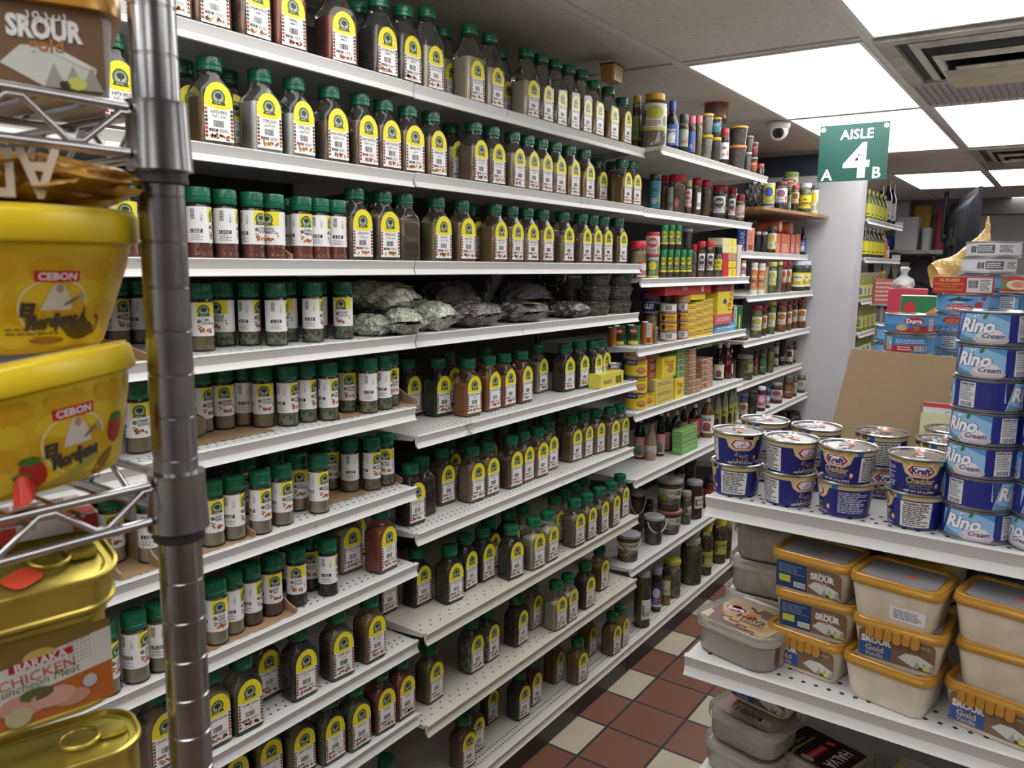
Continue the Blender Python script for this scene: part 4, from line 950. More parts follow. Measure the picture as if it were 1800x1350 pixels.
# --- top shelf of the third unit
jar('t1','z5',(236,265,300,598),'yellow lidded jar half hidden behind the big seed jar',lid=YLL,mat=SEED,base=(.4,.5,.15),sb=.13)
jar('t1','z5',(270,245,462,602),'big yellow lidded jar of mixed seeds with flowery label',lid=YLL,mat=SEED,base=(.70,.68,.62),accent=(.45,.5,.06),lv=(.30,.80),half=1.1,neck=.72,lh=.11)
prof_bottle('t1','z5',(464,300,562,612),'black syrup squeeze bottle with blue spout cap',[(.93,0),(1,.03),(1,.5),(.86,.62),(.55,.74),(.42,.77),(.42,.80)],BLACK,(.03,.06,.35),(.05,.12,.42),('Noor','DATES'),(.10,.52),capfrom=.8,accent=(.85,.86,.88))
jar('t1','z5',(560,398,630,642),'small black lidded jar with green grey label',lid=(.05,.055,.05),mat=DKOL,base=(.35,.38,.32),lh=.2)
jar('t1','z5',(626,410,678,656),'slim pink capped jar with blue label',lid=PINK,mat=BRN,base=(.06,.14,.45),lh=.18,lv=(.1,.6))
jar('t1','z5',(674,408,724,668),'slim pink capped jar of tan powder',lid=PINK,mat=g_((.35,.25,.14),(.45,.33,.2),500),lh=.16)
_, C, w, h = tub('t1','z5',(720,538,800,692),'lower of two small tubs of white beans',YLL,BEAN)
zs = C.z+h
_, C, w, h2 = tub('t1','z5',(714,390,808,538),'upper of two small tubs of white beans, yellow rim',YLL,BEAN,zb=zs,sb=.0155)
_, C, w, h = tub('t1','z5',(786,557,858,712),'lower small tub of dark grains beside the white beans',YLL,LENT)
tub('t1','z5',(790,417,864,557),'upper small tub with teal label beside the white beans',YLL,LENT,zb=C.z+h,sb=.0155,base=(.04,.32,.38),words_=('BULGUR',))
jar('t1','z5',(850,497,912,726),'red lidded seasoning jar with white label',lid=REDL,mat=DKRED,base=WHITE,words_=('SUMAC',),lh=.15)
_, C, w, h = tub('t1','z5',(905,610,1036,763),'lower of two brown bean tubs, orange rim',(.62,.22,.08),LENT)
zt = C.z+h
_, C2, w2, h3 = tub('t1','z5',(910,476,1050,610),'upper of two brown bean tubs, yellow rim',YLL,LENT,zb=zt,sb=.0155)
_, C, w, h = tub('t1','z5',(1022,662,1072,778),'lower small clear tub near the shelf end',GRYL,g_((.3,.26,.24),(.5,.45,.42),200))
tub('t1','z5',(1030,547,1086,662),'upper small clear tub near the shelf end',GRYL,g_((.3,.26,.24),(.5,.45,.42),200),zb=C.z+h,sb=.0155)
_, C, w, h = tub('t1','z5',(1064,697,1114,794),'lower small orange labelled tub at the shelf end',GRYL,RUST,base=(.6,.14,.05),words_=('MIX',))
tub('t1','z5',(1070,592,1120,697),'upper small red labelled tub at the shelf end',GRYL,RUST,base=(.4,.03,.05),words_=('MIX',),zb=C.z+h,sb=.0155)
jar('t1','z5',(1108,745,1162,815),'low dark jar with red and black lid at the shelf end',lid=(.35,.05,.04),mat=BLACK,lh=.3)
# big tub tipped over on the stacks, and a red lid seen face on
t, C, w, h = tub('t1', None, (1232, 172, 1282, 222), 'big tub with orange and maroon label tipped over on the stacks', GRYL, g_((.25,.13,.07),(.36,.2,.12),400), zb=2.18, sb=.06, base=(.50,.20,.07), words_=('GALLETAS',), accent=(.35,.05,.08))
t.location = (-1.345, y_at(1257, -1.345, 2.2), zs+h2+.012); t.rotation_euler = (radians(0), radians(-14), face_angle(t.location))
t, C, w, h = jar('t1', None, (1212, 190, 1236, 201), 'red lidded jar lying down behind the pink capped jars', lid=(.55,.03,.05), mat=BRN, zb=2.18, sb=.07, lh=.5)
t.location = (-1.40, y_at(1224, -1.40, 2.18), 2.176); t.rotation_euler = (0, radians(82), -.6); t.scale = (1.25, 1.25, 1.6)
# --- second shelf
jar('t2','z5',(355,815,437,1058),'black capped bottle with teal label',lid=BLKL,mat=BLACK,base=(.03,.16,.22),words_=('AMJAD',),lv=(.06,.80),lh=.17,neck=.95)
jar('t2','z5',(436,826,487,1062),'red capped jar of brown spice in the second row',lid=REDL,mat=BRN,sb=.11,lh=.17)
jar('t2','z5',(488,818,607,1074),'wide red capped jar of brown ground spice',lid=REDL,mat=BRN,base=(.62,.62,.58),lh=.17,half=.5,neck=.97,lv=(.06,.68),rot=-.9)
jar('t2','z5',(607,862,653,1084),'slim yellow capped jar with white label',lid=(.6,.5,.2),mat=BRN,base=WHITE,accent=(.5,.1,.05),words_=('MAHLAB',),lh=.15,lv=(.2,.75))
jar('t2','z5',(654,843,717,1091),'red capped jar of light brown spice with narrow white label',lid=REDL,mat=BRN,base=WHITE,half=.6,rot=.7,lh=.17,neck=.97)
jar('t2','z5',(720,858,783,1104),'red capped jar of light brown spice, label turned away',lid=REDL,mat=BRN,lh=.17,neck=.97)
jar('t2','z5',(795,892,896,1115),'dark maroon jar of sumac with white label',lid=REDL,mat=DKRED,base=WHITE,words_=('SADAF','SUMAC'),accent=(.08,.07,.06),lh=.16,lv=(.14,.68),half=1.0,neck=.97)
jar('t2','z5',(905,915,962,1134),'red capped jar of brown spice with white label, beside the sumac',lid=REDL,mat=BRN,base=WHITE,accent=(.08,.07,.06),words_=('SADAF','SEVEN'),lh=.16,lv=(.12,.68),half=1.0,neck=.97)
jar('t2','z5',(960,962,1022,1140),'small red capped jar of mixed pickles at the end',lid=REDL,mat=g_((.2,.1,.05),(.4,.35,.2),90),base=(.6,.5,.45),lh=.2)
# --- wooden plank
bag(21, 1302, 342, -1.60, 1.925, .11, .12, .10, .2, HAZEF, 'clear plastic bag on the left end of the wooden plank', 'bags on the wooden plank')
bag(22, 1327, 345, -1.42, 1.925, .10, .10, .13, .4, foil((.006,.006,.008),(.03,.03,.035),60), 'shiny black bag on the wooden plank', 'bags on the wooden plank')
SH['u0'] = (1.925, -1.30, 3.914, 5.132)
jar('u0','z5',(1150,880,1232,1030),'tall yellow and green can with blue oval',lid=(.55,.6,.5),mat=plain((.72,.62,.06),.4),glass=False,base=(.72,.64,.05),accent=(.04,.10,.45),neck=.97,lh=.06,lv=(.05,.92))
jar('u0','z5',(1232,868,1318,1054),'dark jar with maroon lid and white label',lid=(.16,.03,.04),mat=BLACK,base=WHITE,accent=(.3,.12,.25),lh=.12,lv=(.22,.75))
jar('u0','z5',(1318,884,1354,1062),'slim pale jar with green label',lid=(.6,.62,.5),mat=PALE,base=(.7,.72,.6),accent=(.3,.4,.1),sb=.11)
jar('u0','z5',(1348,897,1401,1070),'black jar with red lid and peach label',lid=(.5,.06,.04),mat=BLACK,base=(.75,.55,.35),accent=(.25,.1,.05),lv=(.3,.75))
jar('u0','z5',(1398,880,1488,1086),'white lidded pickle jar with bright yellow label',lid=(.72,.72,.74),mat=PICK,base=yw,words_=('the','gardens'),lv=(.2,.62),half=1.3)
jar('u0','z5',(1478,890,1512,1060),'white lidded pickle jar hidden behind the yellow label jar',lid=(.72,.72,.74),mat=PICK,sb=.12)
jar('u0','z5',(1490,895,1552,1098),'grey lidded jar with yellow and white label at the plank end',lid=(.12,.12,.14),mat=PALE,base=(.75,.74,.72),accent=(.75,.62,.05),lv=(.05,.85))
C = Vector((-1.39, y_at(1389, -1.39, 2.06), 1.925+.124))
pts = jar_parts(.088, .108, lid=(.22,.34,.10), lh=.2, mat=plain((.24,.36,.12), .35, trans=.15), glass=False, base=(.45,.52,.35), accent=(.45,.05,.05), words_=('Salsa',), lv=(.15,.68), half=1.0, neck=.92)
assemble(pts, 'jar', 'big translucent green jar balanced on the jars of the wooden plank', 'jar', C, face_angle(C), 'jars and bottles on the wooden plank')
# --- shelf under the plank
BLU = (.03,.07,.32); ORA = (.55,.13,.05)
carton('u1','z6',(1040,0,1090,158),'upright orange and blue biscuit pack, leftmost',ORA,.05,lambda A,w,h:(A.rect(-w/2,0,w/2,h,(.60,.22,.12),0),A.lines(-w*.3,h*.4,w*.3,h*.8,6,(.3,.1,.1)),A.bars(-w*.3,h*.1,w*.3,h*.3)),lambda A,w,h:(A.rect(-w/2,0,w/2,h,BLU,0),A.text('DADAIK',0,h*.45,w*.5,(.8,.8,.85),2,rot=pi/2,maxw=h*.8)))
jar('u1','z6',(1096,28,1134,158),'black jar with grey lid, left of a pair',lid=GRYL,mat=BLACK,lh=.12,neck=.95)
jar('u1','z6',(1137,30,1180,160),'black jar with grey lid, right of a pair',lid=GRYL,mat=BLACK,lh=.12,neck=.95)
jar('u1','z6',(1182,-8,1243,165),'dark coffee jar with yellow and white label',lid=(.12,.12,.12),mat=BLACK,base=(.75,.74,.70),accent=(.70,.48,.05),lv=(.15,.75),neck=.95)
for b, c, s, d in (((1243,42,1272,165),ORA,BLU,'slim blue sided snack box'),((1280,45,1340,168),ORA,(.55,.16,.06),'orange snack box with dark loop'),((1346,48,1375,170),ORA,BLU,'blue sided snack box, nearer the syrup'),((1380,46,1412,170),ORA,BLU,'orange and blue snack box beside the syrup bottle')):
    carton('u1','z6',b,d,c,.07,lambda A,w,h:(A.lines(-w*.35,h*.1,w*.35,h*.5,5,(.75,.6,.5)),),lambda A,w,h,s=s:(A.rect(-w/2,0,w/2,h,s,0),A.text('sampo',0,h*.5,w*.45,(.8,.8,.85),2,rot=pi/2,maxw=h*.8)))
prof_bottle('u1','z6',(1416,-2,1464,172),'black syrup bottle with dark cap under the wooden plank',[(.93,0),(1,.03),(1,.55),(.8,.68),(.5,.78),(.42,.80)],BLACK,(.03,.04,.2),(.05,.12,.42),('Noor',),(.10,.55),capfrom=.8,accent=(.85,.86,.88))
def lying_can(pxc, pyc, X, r, dep, c, c2, desc, cat='tin can'):
    y = y_at(pxc, X, 1.8); z = z_at(pyc, X, y); a = MB(); T = Matrix.Rotation(radians(90), 4, 'Y')
    a.lathe([(r*.96,0),(r,.002),(r,dep-.002),(r*.96,dep),(r*.9,dep-.003)], 28, T=T); pts = [('can', a.mesh('can', plain(c, .35), 35))]
    A = Art(); A.ell(0,0,r*.86,r*.86,c,0,24); A.ell(0,0,r*.62,r*.62,c2,1,24); A.lines(-r*.4,-r*.15,r*.4,r*.2,1,(.8,.6,.2),2,3,.4); a = MB(); A.put(a, flat_x(dep-.0025, 0, 0)); pts.append(('label', a.mesh('label', LBL)))
    return assemble(pts, 'tin_can', desc, cat, (X-dep, y, z), 0)
lying_can(1391, 401, -1.36, .034, .13, (.55,.13,.05), (.03,.05,.25), 'orange tin with blue round end lying on the snack boxes under the plank')
lying_can(1372, 398, -1.37, .034, .13, (.50,.12,.06), (.6,.5,.45), 'orange tin lying on the snack boxes, partly hidden by another')
# --- third shelf
jar('t3','z6',(216,92,338,330),'big red capped spice jar at the left end',lid=(.60,.03,.05),mat=g_((.40,.28,.16),(.5,.36,.22),400),base=(.55,.04,.05),accent=(.7,.7,.65),lh=.19,lv=(.05,.45),half=.9,rot=.9)
t, C, w, h = jar('t3','z6',(340,208,424,347),'white and green tub with yellow patch, lower of a stack',lid=(.5,.5,.5),mat=plain((.62,.62,.58),.4),glass=False,base=(.06,.22,.08),accent=(.75,.70,.05),neck=.98,lh=.08,half=1.2,lv=(.03,.9))
jar('t3','z6',(330,30,434,208),'pinkish spice jar with red lid, upper of a stack',lid=(.5,.03,.08),mat=PALE,base=(.72,.62,.55),accent=(.5,.06,.08),words_=('GINGER',),zb=C.z+h,sb=.0155,lh=.14,lv=(.05,.85))
GS = dict(lid=(.03,.28,.10), lh=.18, base=(.05,.20,.09), accent=(.8,.75,.05), lv=(.22,.80), neck=.9, half=1.3)
tops = {}
for k, x in enumerate((432,478,524,570,612)):
    t, C, w, h = jar('t3','z6',(x,155,x+46,346-2*k),'small green capped seasoning jar, %s of the lower five' % ORD[k+1],mat=BRN,words_=('SAZON',),**GS); tops[k] = C.z+h
for k, (x, nm) in enumerate(((436,'left'),(484,'middle'),(530,'right'))):
    jar('t3','z6',(x,-20,x+54,155),'small green capped seasoning jar, %s of the upper three' % nm,mat=BRN,words_=('SAZON',),zb=tops[k]+.001,sb=.0155,**GS)
tub('t3','z6',(594,8,662,157),'dark seed cup stacked on the green capped jars',(.35,.3,.32),LENT,zb=max(tops[3],tops[4])+.001,sb=.0155,taper=.75)
jar('t3','z6',(648,117,690,336),'slim red capped jar half hidden by the bigger ones',lid=(.5,.03,.03),mat=SEED,lh=.18,sb=.05)
jar('t3','z6',(688,95,745,335),'red capped jar of orange brown spice with white label',lid=(.55,.03,.03),mat=g_((.3,.12,.05),(.42,.2,.09),400),base=WHITE,accent=(.06,.06,.07),words_=('SADAF','SPICE'),lh=.15,lv=(.14,.66),half=.9,rot=.3,neck=.97)
jar('t3','z6',(748,95,806,335),'red capped jar of grey brown spice with white label',lid=(.55,.03,.03),mat=BRN,base=WHITE,accent=(.06,.06,.07),words_=('SADAF','CUMIN'),lh=.15,lv=(.14,.66),half=.9,rot=.3,neck=.97)
jar('t3','z6',(808,135,868,335),'black capped pepper jar with yellow diamond sticker',lid=BLKL,mat=SEED,base=(.72,.70,.05),words_=('DURKEE',),lv=(.25,.6),half=1.2,lh=.2)
zb = None
for k, (c, f, d) in enumerate((((.55,.03,.03),(.75,.62,.05),'red and yellow soup box, bottom of the stack'),((.55,.03,.03),(.75,.62,.05),'red and yellow soup box, second from bottom'),((.45,.03,.03),(.5,.3,.2),'dark red soup box in the middle of the stack'),((.72,.66,.45),(.80,.72,.2),'pale yellow soup box, second from top'),((.72,.66,.40),(.80,.72,.1),'pale yellow soup box on top of the stack'))):
    y1 = 333-k*52
    t, c_, w_, h_ = carton('t3','z6',(874,y1-50,970,y1),d,c,.07,lambda A,w,h,f=f:(A.rect(-w*.1,h*.05,w*.45,h*.95,f,0),A.text('3',w*.18,h*.5,h*.5,(.4,.05,.04),2,bold=.02)),lambda A,w,h,f=f:A.rect(-w*.4,h*.1,w*.4,h*.9,(.7,.65,.5),0),zb=zb)
    zb = c_.z+h_+.0006
jar('t3','z6',(1000,228,1034,330),'small white jar with red cap and blue label',lid=(.6,.2,.05),mat=plain(WHT,.4),glass=False,base=(.05,.12,.45),accent=(.6,.05,.05),lh=.15)
carton('t3','z6',(972,120,997,330),'narrow white pack beside the soup boxes',(.6,.58,.52),.06)
# --- mayonnaise shelf
for k, (b, d) in enumerate((((1062,245,1112,466),'mayonnaise jar with orange label, left of a pair'),((1112,250,1165,463),'mayonnaise jar with orange label, right of a pair'))):
    jar('u2','z6',b,d,lid=(.62,.6,.5),mat=MAYO,glass=False,base=(.60,.17,.04),words_=('Malone','MAYO'),accent=(.62,.3,.12),lv=(.16,.78),half=1.4,lh=.13)
jar('u2','z6',(1164,240,1190,450),'slim white jar squeezed behind the mayonnaise',lid=(.5,.1,.08),mat=MAYO,glass=False,sb=.07)
jar('u2','z6',(1186,240,1246,446),'jar of pale green pickles with cream label',lid=(.55,.5,.10),mat=PICK,base=(.75,.72,.62),accent=(.45,.42,.08),lv=(.25,.72),half=1.1)
jar('u2','z6',(1248,238,1284,442),'slim jar of pale peppers with yellow lid',lid=(.62,.55,.15),mat=PALE,lh=.1)
jar('u2','z6',(1278,240,1312,436),'jar of red peppers with red lid, left of a pair',lid=REDL,mat=RUST,base=(.75,.72,.62),accent=(.5,.1,.04),lv=(.3,.75))
jar('u2','z6',(1312,238,1346,433),'jar of red peppers with red lid, right of a pair',lid=REDL,mat=RUST,base=(.75,.72,.62),accent=(.5,.1,.04),lv=(.3,.75))
jar('u2','z6',(1352,236,1444,430),'big white lidded jar of grape leaves with yellow label, left',lid=(.6,.66,.75),mat=DKOL,base=yw,words_=('Merin',),accent=(.7,.72,.6),lv=(.15,.62),half=1.3,lh=.12)
jar('u2','z6',(1446,236,1528,427),'big white lidded jar of grape leaves with yellow label, right',lid=(.6,.66,.75),mat=DKOL,base=yw,words_=('Merin',),accent=(.7,.72,.6),lv=(.15,.62),half=1.3,lh=.12)
# --- red pickle shelf
for b, lid, mat, d in (((1060,545,1144,774),REDL,PICK,'red lidded jar of green pickles with big white label'),((1140,540,1178,757),REDL,RUST,'red lidded jar of orange pickles, second row'),((1176,515,1238,744),(.55,.52,.06),PICK,'yellow lidded jar of green pickles with cream label'),((1240,520,1312,727),REDL,ORNG,'red lidded jar of bright orange pickles'),((1314,516,1352,718),(.2,.03,.03),ORNG,'slim dark lidded jar of orange pickles'),((1350,506,1390,706),REDL,RUST,'slim red lidded jar of red pickles'),((1386,500,1452,701),REDL,RUST,'red lidded jar of red pickles with white label'),((1450,486,1476,688),REDL,RUST,'narrowest red lidded jar at the right end')):
    jar('u3','z6',b,d,lid=lid,mat=mat,base=(.76,.74,.68),accent=(.45,.45,.08) if mat is PICK else (.45,.16,.05),lv=(.22,.66),half=1.0,rot=.2,lh=.09)
jar('u3','z6',(925,738,1052,788),'flat jar of reddish preserve under the tin shelf',lid=(.3,.2,.15),mat=RUST,lh=.2)
# --- green olive shelf
jar('u4','z6',(962,882,1082,1072),'big jar of green olives at the left end',lid=(.3,.32,.25),mat=OLIVE,base=(.12,.13,.05),accent=(.3,.3,.1),lv=(.3,.7),half=.8,rot=.9)
jar('u4','z6',(1085,858,1118,1034),'slim olive jar with black label and red fruit',lid=BLKL,mat=OLIVE,base=(.03,.04,.03),accent=(.4,.08,.03),lv=(.15,.8))
jar('u4','z6',(1120,846,1174,1027),'olive jar with black and green label',lid=(.05,.06,.04),mat=OLIVE,base=(.03,.05,.03),accent=(.06,.25,.08),lv=(.12,.72))
jar('u4','z6',(1176,836,1228,1014),'jar of green gherkins with dark lid',lid=(.05,.07,.04),mat=PICK,lh=.1)
t, C, w, h = jar('u4','z6',(1229,872,1262,972),'small jar of pinkish olives, lower of two',lid=(.3,.28,.25),mat=g_((.3,.2,.15),(.5,.38,.3),70),base=(.6,.55,.5))
jar('u4','z6',(1229,785,1262,872),'small dark jar, upper of two beside the gherkins',lid=BLKL,mat=BLACK,base=(.4,.38,.35),zb=C.z+h,sb=.0155)
jar('u4','z6',(1264,780,1310,964),'tall black labelled jar with white lettering',lid=BLKL,mat=BLACK,base=(.015,.015,.018),words_=('SUN','DRIED'),neck=.97,lv=(.05,.85))
jar('u4','z6',(1312,822,1362,958),'black olive jar with white label and branch',lid=(.28,.05,.05),mat=BLACK,base=(.6,.6,.52),accent=(.03,.04,.02),lv=(.1,.8))
jar('u4','z6',(1362,795,1390,944),'narrow dark red jar with maroon lid at the end',lid=(.25,.04,.05),mat=DKRED,base=(.5,.3,.3))
# --- dark jar shelf
for b, lid, mat, base, acc, d in (((987,1162,1043,1342),(.03,.04,.2),BRN,(.55,.5,.4),(.2,.1,.05),'blue lidded jar of brown preserve'),((1046,1136,1110,1320),BLKL,DKOL,None,None,'black lidded jar of stuffed green leaves'),((1110,1106,1170,1294),(.75,.75,.75),DKRED,(.62,.18,.35),(.75,.5,.6),'white lidded jar with pink label'),((1170,1122,1204,1260),(.05,.15,.45),DKOL,(.1,.25,.5),(.7,.7,.7),'small blue lidded jar behind the pink label jar'),((1207,1078,1288,1235),(.25,.25,.2),DKRED,(.55,.55,.4),(.3,.05,.15),'jar of dark cherries with cream and maroon label'),((1292,1030,1362,1200),(.1,.1,.08),RUST,(.04,.06,.04),(.3,.1,.04),'jar of red sauce with black and green label'),((1362,1036,1390,1184),(.15,.14,.1),OLIVE,(.6,.58,.45),(.2,.3,.1),'slim olive jar with pale label'),((1392,1020,1448,1160),(.22,.2,.12),OLIVE,(.55,.55,.4),(.15,.25,.3),'olive jar with landscape label at the right end')):
    jar('u5','z6',b,d,lid=lid,mat=mat,base=base,accent=acc,lv=(.15,.68),lh=.11)
for k, b in enumerate(((1195,105,1258,215),(1250,92,1318,205),(1318,80,1448,192))):
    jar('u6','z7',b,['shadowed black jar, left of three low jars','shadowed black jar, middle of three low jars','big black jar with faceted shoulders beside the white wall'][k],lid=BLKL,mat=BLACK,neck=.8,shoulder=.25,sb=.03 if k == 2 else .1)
# --- fourth shelf: tins and packs
can('t4','z6',(32,692,98,818),'orange tin in the shadow at the left end',(.45,.14,.03),sb=.12)
def gart(r,h): A = Art(); A.ell(0,h*.68,r*.55,h*.14,(.55,.04,.04),1); A.text('MARIN',0,h*.68,h*.1,(.85,.85,.85),3,maxw=r*.8,bold=.02); A.ell(0,h*.38,r*.6,h*.14,(.04,.03,.02),1); A.rect(-r*.8,0,r*.8,h*.16,(.72,.66,.05),2); return A
can('t4','z6',(106,682,196,822),'dark green tin with red oval, left of two',(.02,.07,.025),gart); can('t4','z6',(200,676,298,820),'green tin with red oval, right of two',(.03,.16,.04),gart)
def oart(r,h): A = Art(); A.rect(-r*.1,h*.3,r*.75,h*.9,(.75,.74,.7),1); A.lines(-r*.05,h*.35,r*.7,h*.85,8,(.15,.15,.15)); A.bars(r*.0,h*.05,r*.6,h*.22); return A
can('t4','z6',(300,655,387,816),'tall orange tin with white panel',(.52,.15,.03),oart)
jar('t4','z6',(314,576,424,800),'glass jar of artichokes behind the orange tin',lid=(.42,.40,.25),mat=g_((.30,.26,.12),(.5,.42,.22),40),sb=.11,lh=.08)
jar('t4','z6',(386,690,420,802),'small glass jar beside the orange tin',lid=(.4,.36,.2),mat=PALE,sb=.04)
def blueart(txt): return lambda r,h: Art().text(txt,0,h*.5,h*.45,(.7,.15,.15) if txt[0] == 'D' else (.8,.8,.8),3,maxw=r*1.5,bold=.03)
zz = 1.307
C = seat('t4', px('z6',(300,430,458,508)), .14)[0]
can('t4','z6',(312,512,404,576),'dark blue and red tin high on the stacks at the left',(.02,.025,.12),blueart('GLIO'),zb=1.425,sb=.10)
can('t4','z6',(300,436,440,506),'dark blue tin on top of the pile at the left',(.02,.035,.16),blueart('DANIEL'),zb=1.462,sb=.10)
def sart(r,h): A = Art(); A.rect(-r*1.2,h*.08,r*1.2,h*.8,(.72,.50,.06),1); A.ell(-r*.6,h*.4,r*.28,h*.3,(.12,.02,.03),2); A.text('SAMAKA',r*.3,h*.5,h*.26,(.45,.06,.02),3,maxw=r*1.1,bold=.03); A.lines(-r*.1,h*.12,r*.8,h*.3,2,(.4,.1,.05)); return A
def wart(r,h): A = Art(); A.rect(-r*1.2,h*.08,r*1.2,h*.85,(.72,.71,.68),1); A.bars(-r*.3,h*.2,r*.4,h*.7); return A
for col, (x0, x1, nm) in enumerate(((432,556,'left'),(557,630,'right'))):
    zb = 1.307
    for k in range(4):
        b = (x0, 786-62*k-62, x1, 786-62*k)
        C, w, h = seat('t4', px('z6', b), .014+.012*col, zb); hh = .0385
        A = (sart if k in (1,2) else wart)(w/2, hh)
        assemble(can_mesh(w/2*.97, hh, (.45,.08,.03), A), 'tin_can', '%s red and yellow fish tin in the %s fish stack' % (['bottom','second lowest','second highest','topmost'][k], nm), 'tin can', C, face_angle(C), 'fish tins in two stacks'); zb += hh+.0006
can('t4','z6',(512,468,650,546),'wide orange tin lying on the fish stacks',(.55,.22,.03),lambda r,h: Art().rect(r*.1,h*.15,r*.5,h*.85,WHITE,1).bars(r*.14,h*.2,r*.46,h*.8),zb=zb,sb=.02)
cols = ((634,684,5,765),(688,734,5,748),(737,772,5,735),(775,806,5,725)); YB = (.74,.60,.05)
for ci, (x0,x1,n,yb) in enumerate(cols):
    zb = None
    for k in range(n):
        b = (x0, yb-46*k-44, x1, yb-46*k)
        t, c_, w_, h_ = carton('t4','z6',b,'small yellow sardine box, %s from bottom in the %s column' % (ORD[k+1], ORD[ci+1]),YB if (k+ci) % 3 else (.66,.52,.10),.10,lambda A,w,h:(A.rect(-w*.42,h*.3,w*.42,h*.75,(.45,.12,.03),0),A.lines(-w*.35,h*.38,w*.35,h*.65,1,(.8,.7,.4))),lambda A,w,h:(A.ell(-w*.15,h*.5,w*.2,h*.25,(.5,.15,.04),0),A.text('3',w*.3,h*.5,h*.45,(.45,.06,.03),2)),sb=.018,zb=(zb or 1.307),grp='yellow sardine boxes in columns')
        zb = c_.z+h_+.0006
t, c_, w_, h_ = carton('t4','z6',(652,462,752,512),'yellow sardine box lying across the columns',YB,.09,lambda A,w,h:A.text('3',w*.2,h*.5,h*.5,(.45,.06,.03),2),sb=.02,zb=zb); zb2 = zb+h_+.0008
carton('t4','z6',(470,396,792,452),'long red tuna box on top of the tin stacks',(.42,.025,.03),.07,lambda A,w,h:(A.text('THON',-w*.1,h*.6,h*.35,(.75,.6,.6),2,bold=.02),A.ell(w*.3,h*.45,h*.4,h*.3,(.65,.45,.35),1)),sb=.0155,zb=zb2)
t, c_, w_, h_ = carton('t4','z6',(816,668,968,712),'blue wedge box flat on the shelf',(.10,.32,.55),.10,lambda A,w,h:A.lines(-w*.4,h*.3,w*.4,h*.7,1,(.6,.75,.85)))
t, c_, w2_, h2_ = carton('t4','z6',(820,604,940,664),'pink and white pack on the blue box',(.62,.12,.16),.09,lambda A,w,h:A.lines(-w*.4,h*.3,w*.4,h*.7,2,(.8,.6,.6)),zb=c_.z+h_+.0006,sb=.02)
t, c_, w3_, h3_ = carton('t4','z6',(838,572,940,604),'flat yellow pack between pink pack and bouillon box',YB,.08,zb=c_.z+h2_+.0006,sb=.02)
t, c_, w3_, h4_ = carton('t4','z6',(838,446,945,572),'upright yellow bouillon box with red drawing',YB,.075,lambda A,w,h:(A.rect(-w*.5,h*.55,w*.5,h,(.76,.62,.05),0),A.ell(-w*.05,h*.45,w*.12,h*.14,(.05,.05,.25),1),A.text('Maggi',w*.28,h*.66,w*.2,(.5,.05,.03),2,rot=pi/2),A.ell(w*.25,h*.25,w*.16,h*.12,(.5,.25,.06),1)),zb=c_.z+h3_+.0006,sb=.02)
carton('t4','z6',(835,395,953,444),'dark red box on top of the bouillon box',(.25,.03,.05),.09,lambda A,w,h:A.rect(w*.3,h*.1,w*.48,h*.9,(.5,.3,.3),0),zb=c_.z+h4_+.0006,sb=.02)
def tart(r,h): A = Art(); A.ell(-r*.55,h*.62,r*.35,h*.2,(.5,.03,.02),1); A.rect(-r*.15,h*.1,r*.3,h*.92,(.75,.75,.72),1); A.lines(-r*.1,h*.15,r*.25,h*.85,12,(.15,.15,.15)); A.text('NEL',-r*.5,h*.2,h*.1,(.8,.7,.1),3,bold=.03); A.ell(r*.75,h*.3,r*.12,h*.3,(.7,.68,.1),1); return A
_, C, w, h = can('t4','z6',(946,540,1050,690),'square shouldered green tomato tin at the right end',(.02,.14,.04),tart,sb=.0155)
t, C2, w2, h2 = can('t4','z6',(950,440,1056,540),'green tomato tin lying tilted on the upright one',(.02,.14,.04),tart,zb=C.z+h+.004,sb=.02)
t.rotation_euler = (radians(72), 0, face_angle(C2)+.3); t.location = (C2.x-.02, C2.y-.01, C.z+h+.042)
# --- right end of the second unit's fifth shelf
can('b5','z6',(78,940,164,1010),'small blue and yellow tin beside the peppercorns',(.04,.05,.25),lambda r,h:(lambda A:(A.rect(-r*1.3,0,r*1.3,h*.35,(.72,.56,.05),1),A.text('SAFCO',0,h*.62,h*.3,(.85,.85,.85),3,maxw=r*1.3,bold=.03),A)[-1])(Art()),zb=1.222,sb=.03)
carton('b5','z6',(24,1012,180,1086),'flat pale yellow carton under the blue tin',(.70,.62,.10),.05,lambda A,w,h:(A.text('MAISO',-w*.2,h*.4,h*.3,(.15,.12,.05),2),A.bars(w*.15,h*.15,w*.4,h*.7)),sb=.0155)
# --- fifth shelf of the third unit
def yart(r,h): A = Art(); A.rect(-r*1.5,h*.6,-r*.1,h,(.03,.04,.2),1); A.text('Safco',-r*.7,h*.8,h*.2,(.85,.8,.8),3,maxw=r); A.ell(r*.35,h*.3,r*.5,h*.2,(.40,.16,.06),1); A.ell(r*.35,h*.36,r*.4,h*.1,(.55,.28,.14),2); A.lines(-r*.1,h*.65,r*.9,h*.9,2,(.3,.1,.03)); return A
zb = 1.056
for k in range(3):
    C, w, h = seat('t5', px('z6',(232,1180,345,1290)), .012, zb); hh = .066
    C.x = min(C.x, -1.311-.0145-.0465); assemble(can_mesh(.044, hh, (.74,.56,.03), yart(.044, hh)), 'tin_can', '%s big yellow tuna tin in the stack at the shelf end' % ['lowest','middle','upper'][k], 'tin can', C+Vector((0,.004,0)), face_angle(C)+.2, 'big yellow tuna tins'); zb += hh+.0006
    if k == 0:
        C = seat('t5', px('z6',(345,1140,402,1255)), .03, 1.056)[0]; C.x -= .03; assemble(can_mesh(.04, .06, (.74,.56,.03), yart(.04, .06)), 'tin_can', 'yellow tuna tin standing alone beside the yellow stack', 'tin can', C+Vector((-.0,.008,0)), face_angle(C))
C = seat('t5', px('z6',(190,880,335,950)), .012, zb)[0]
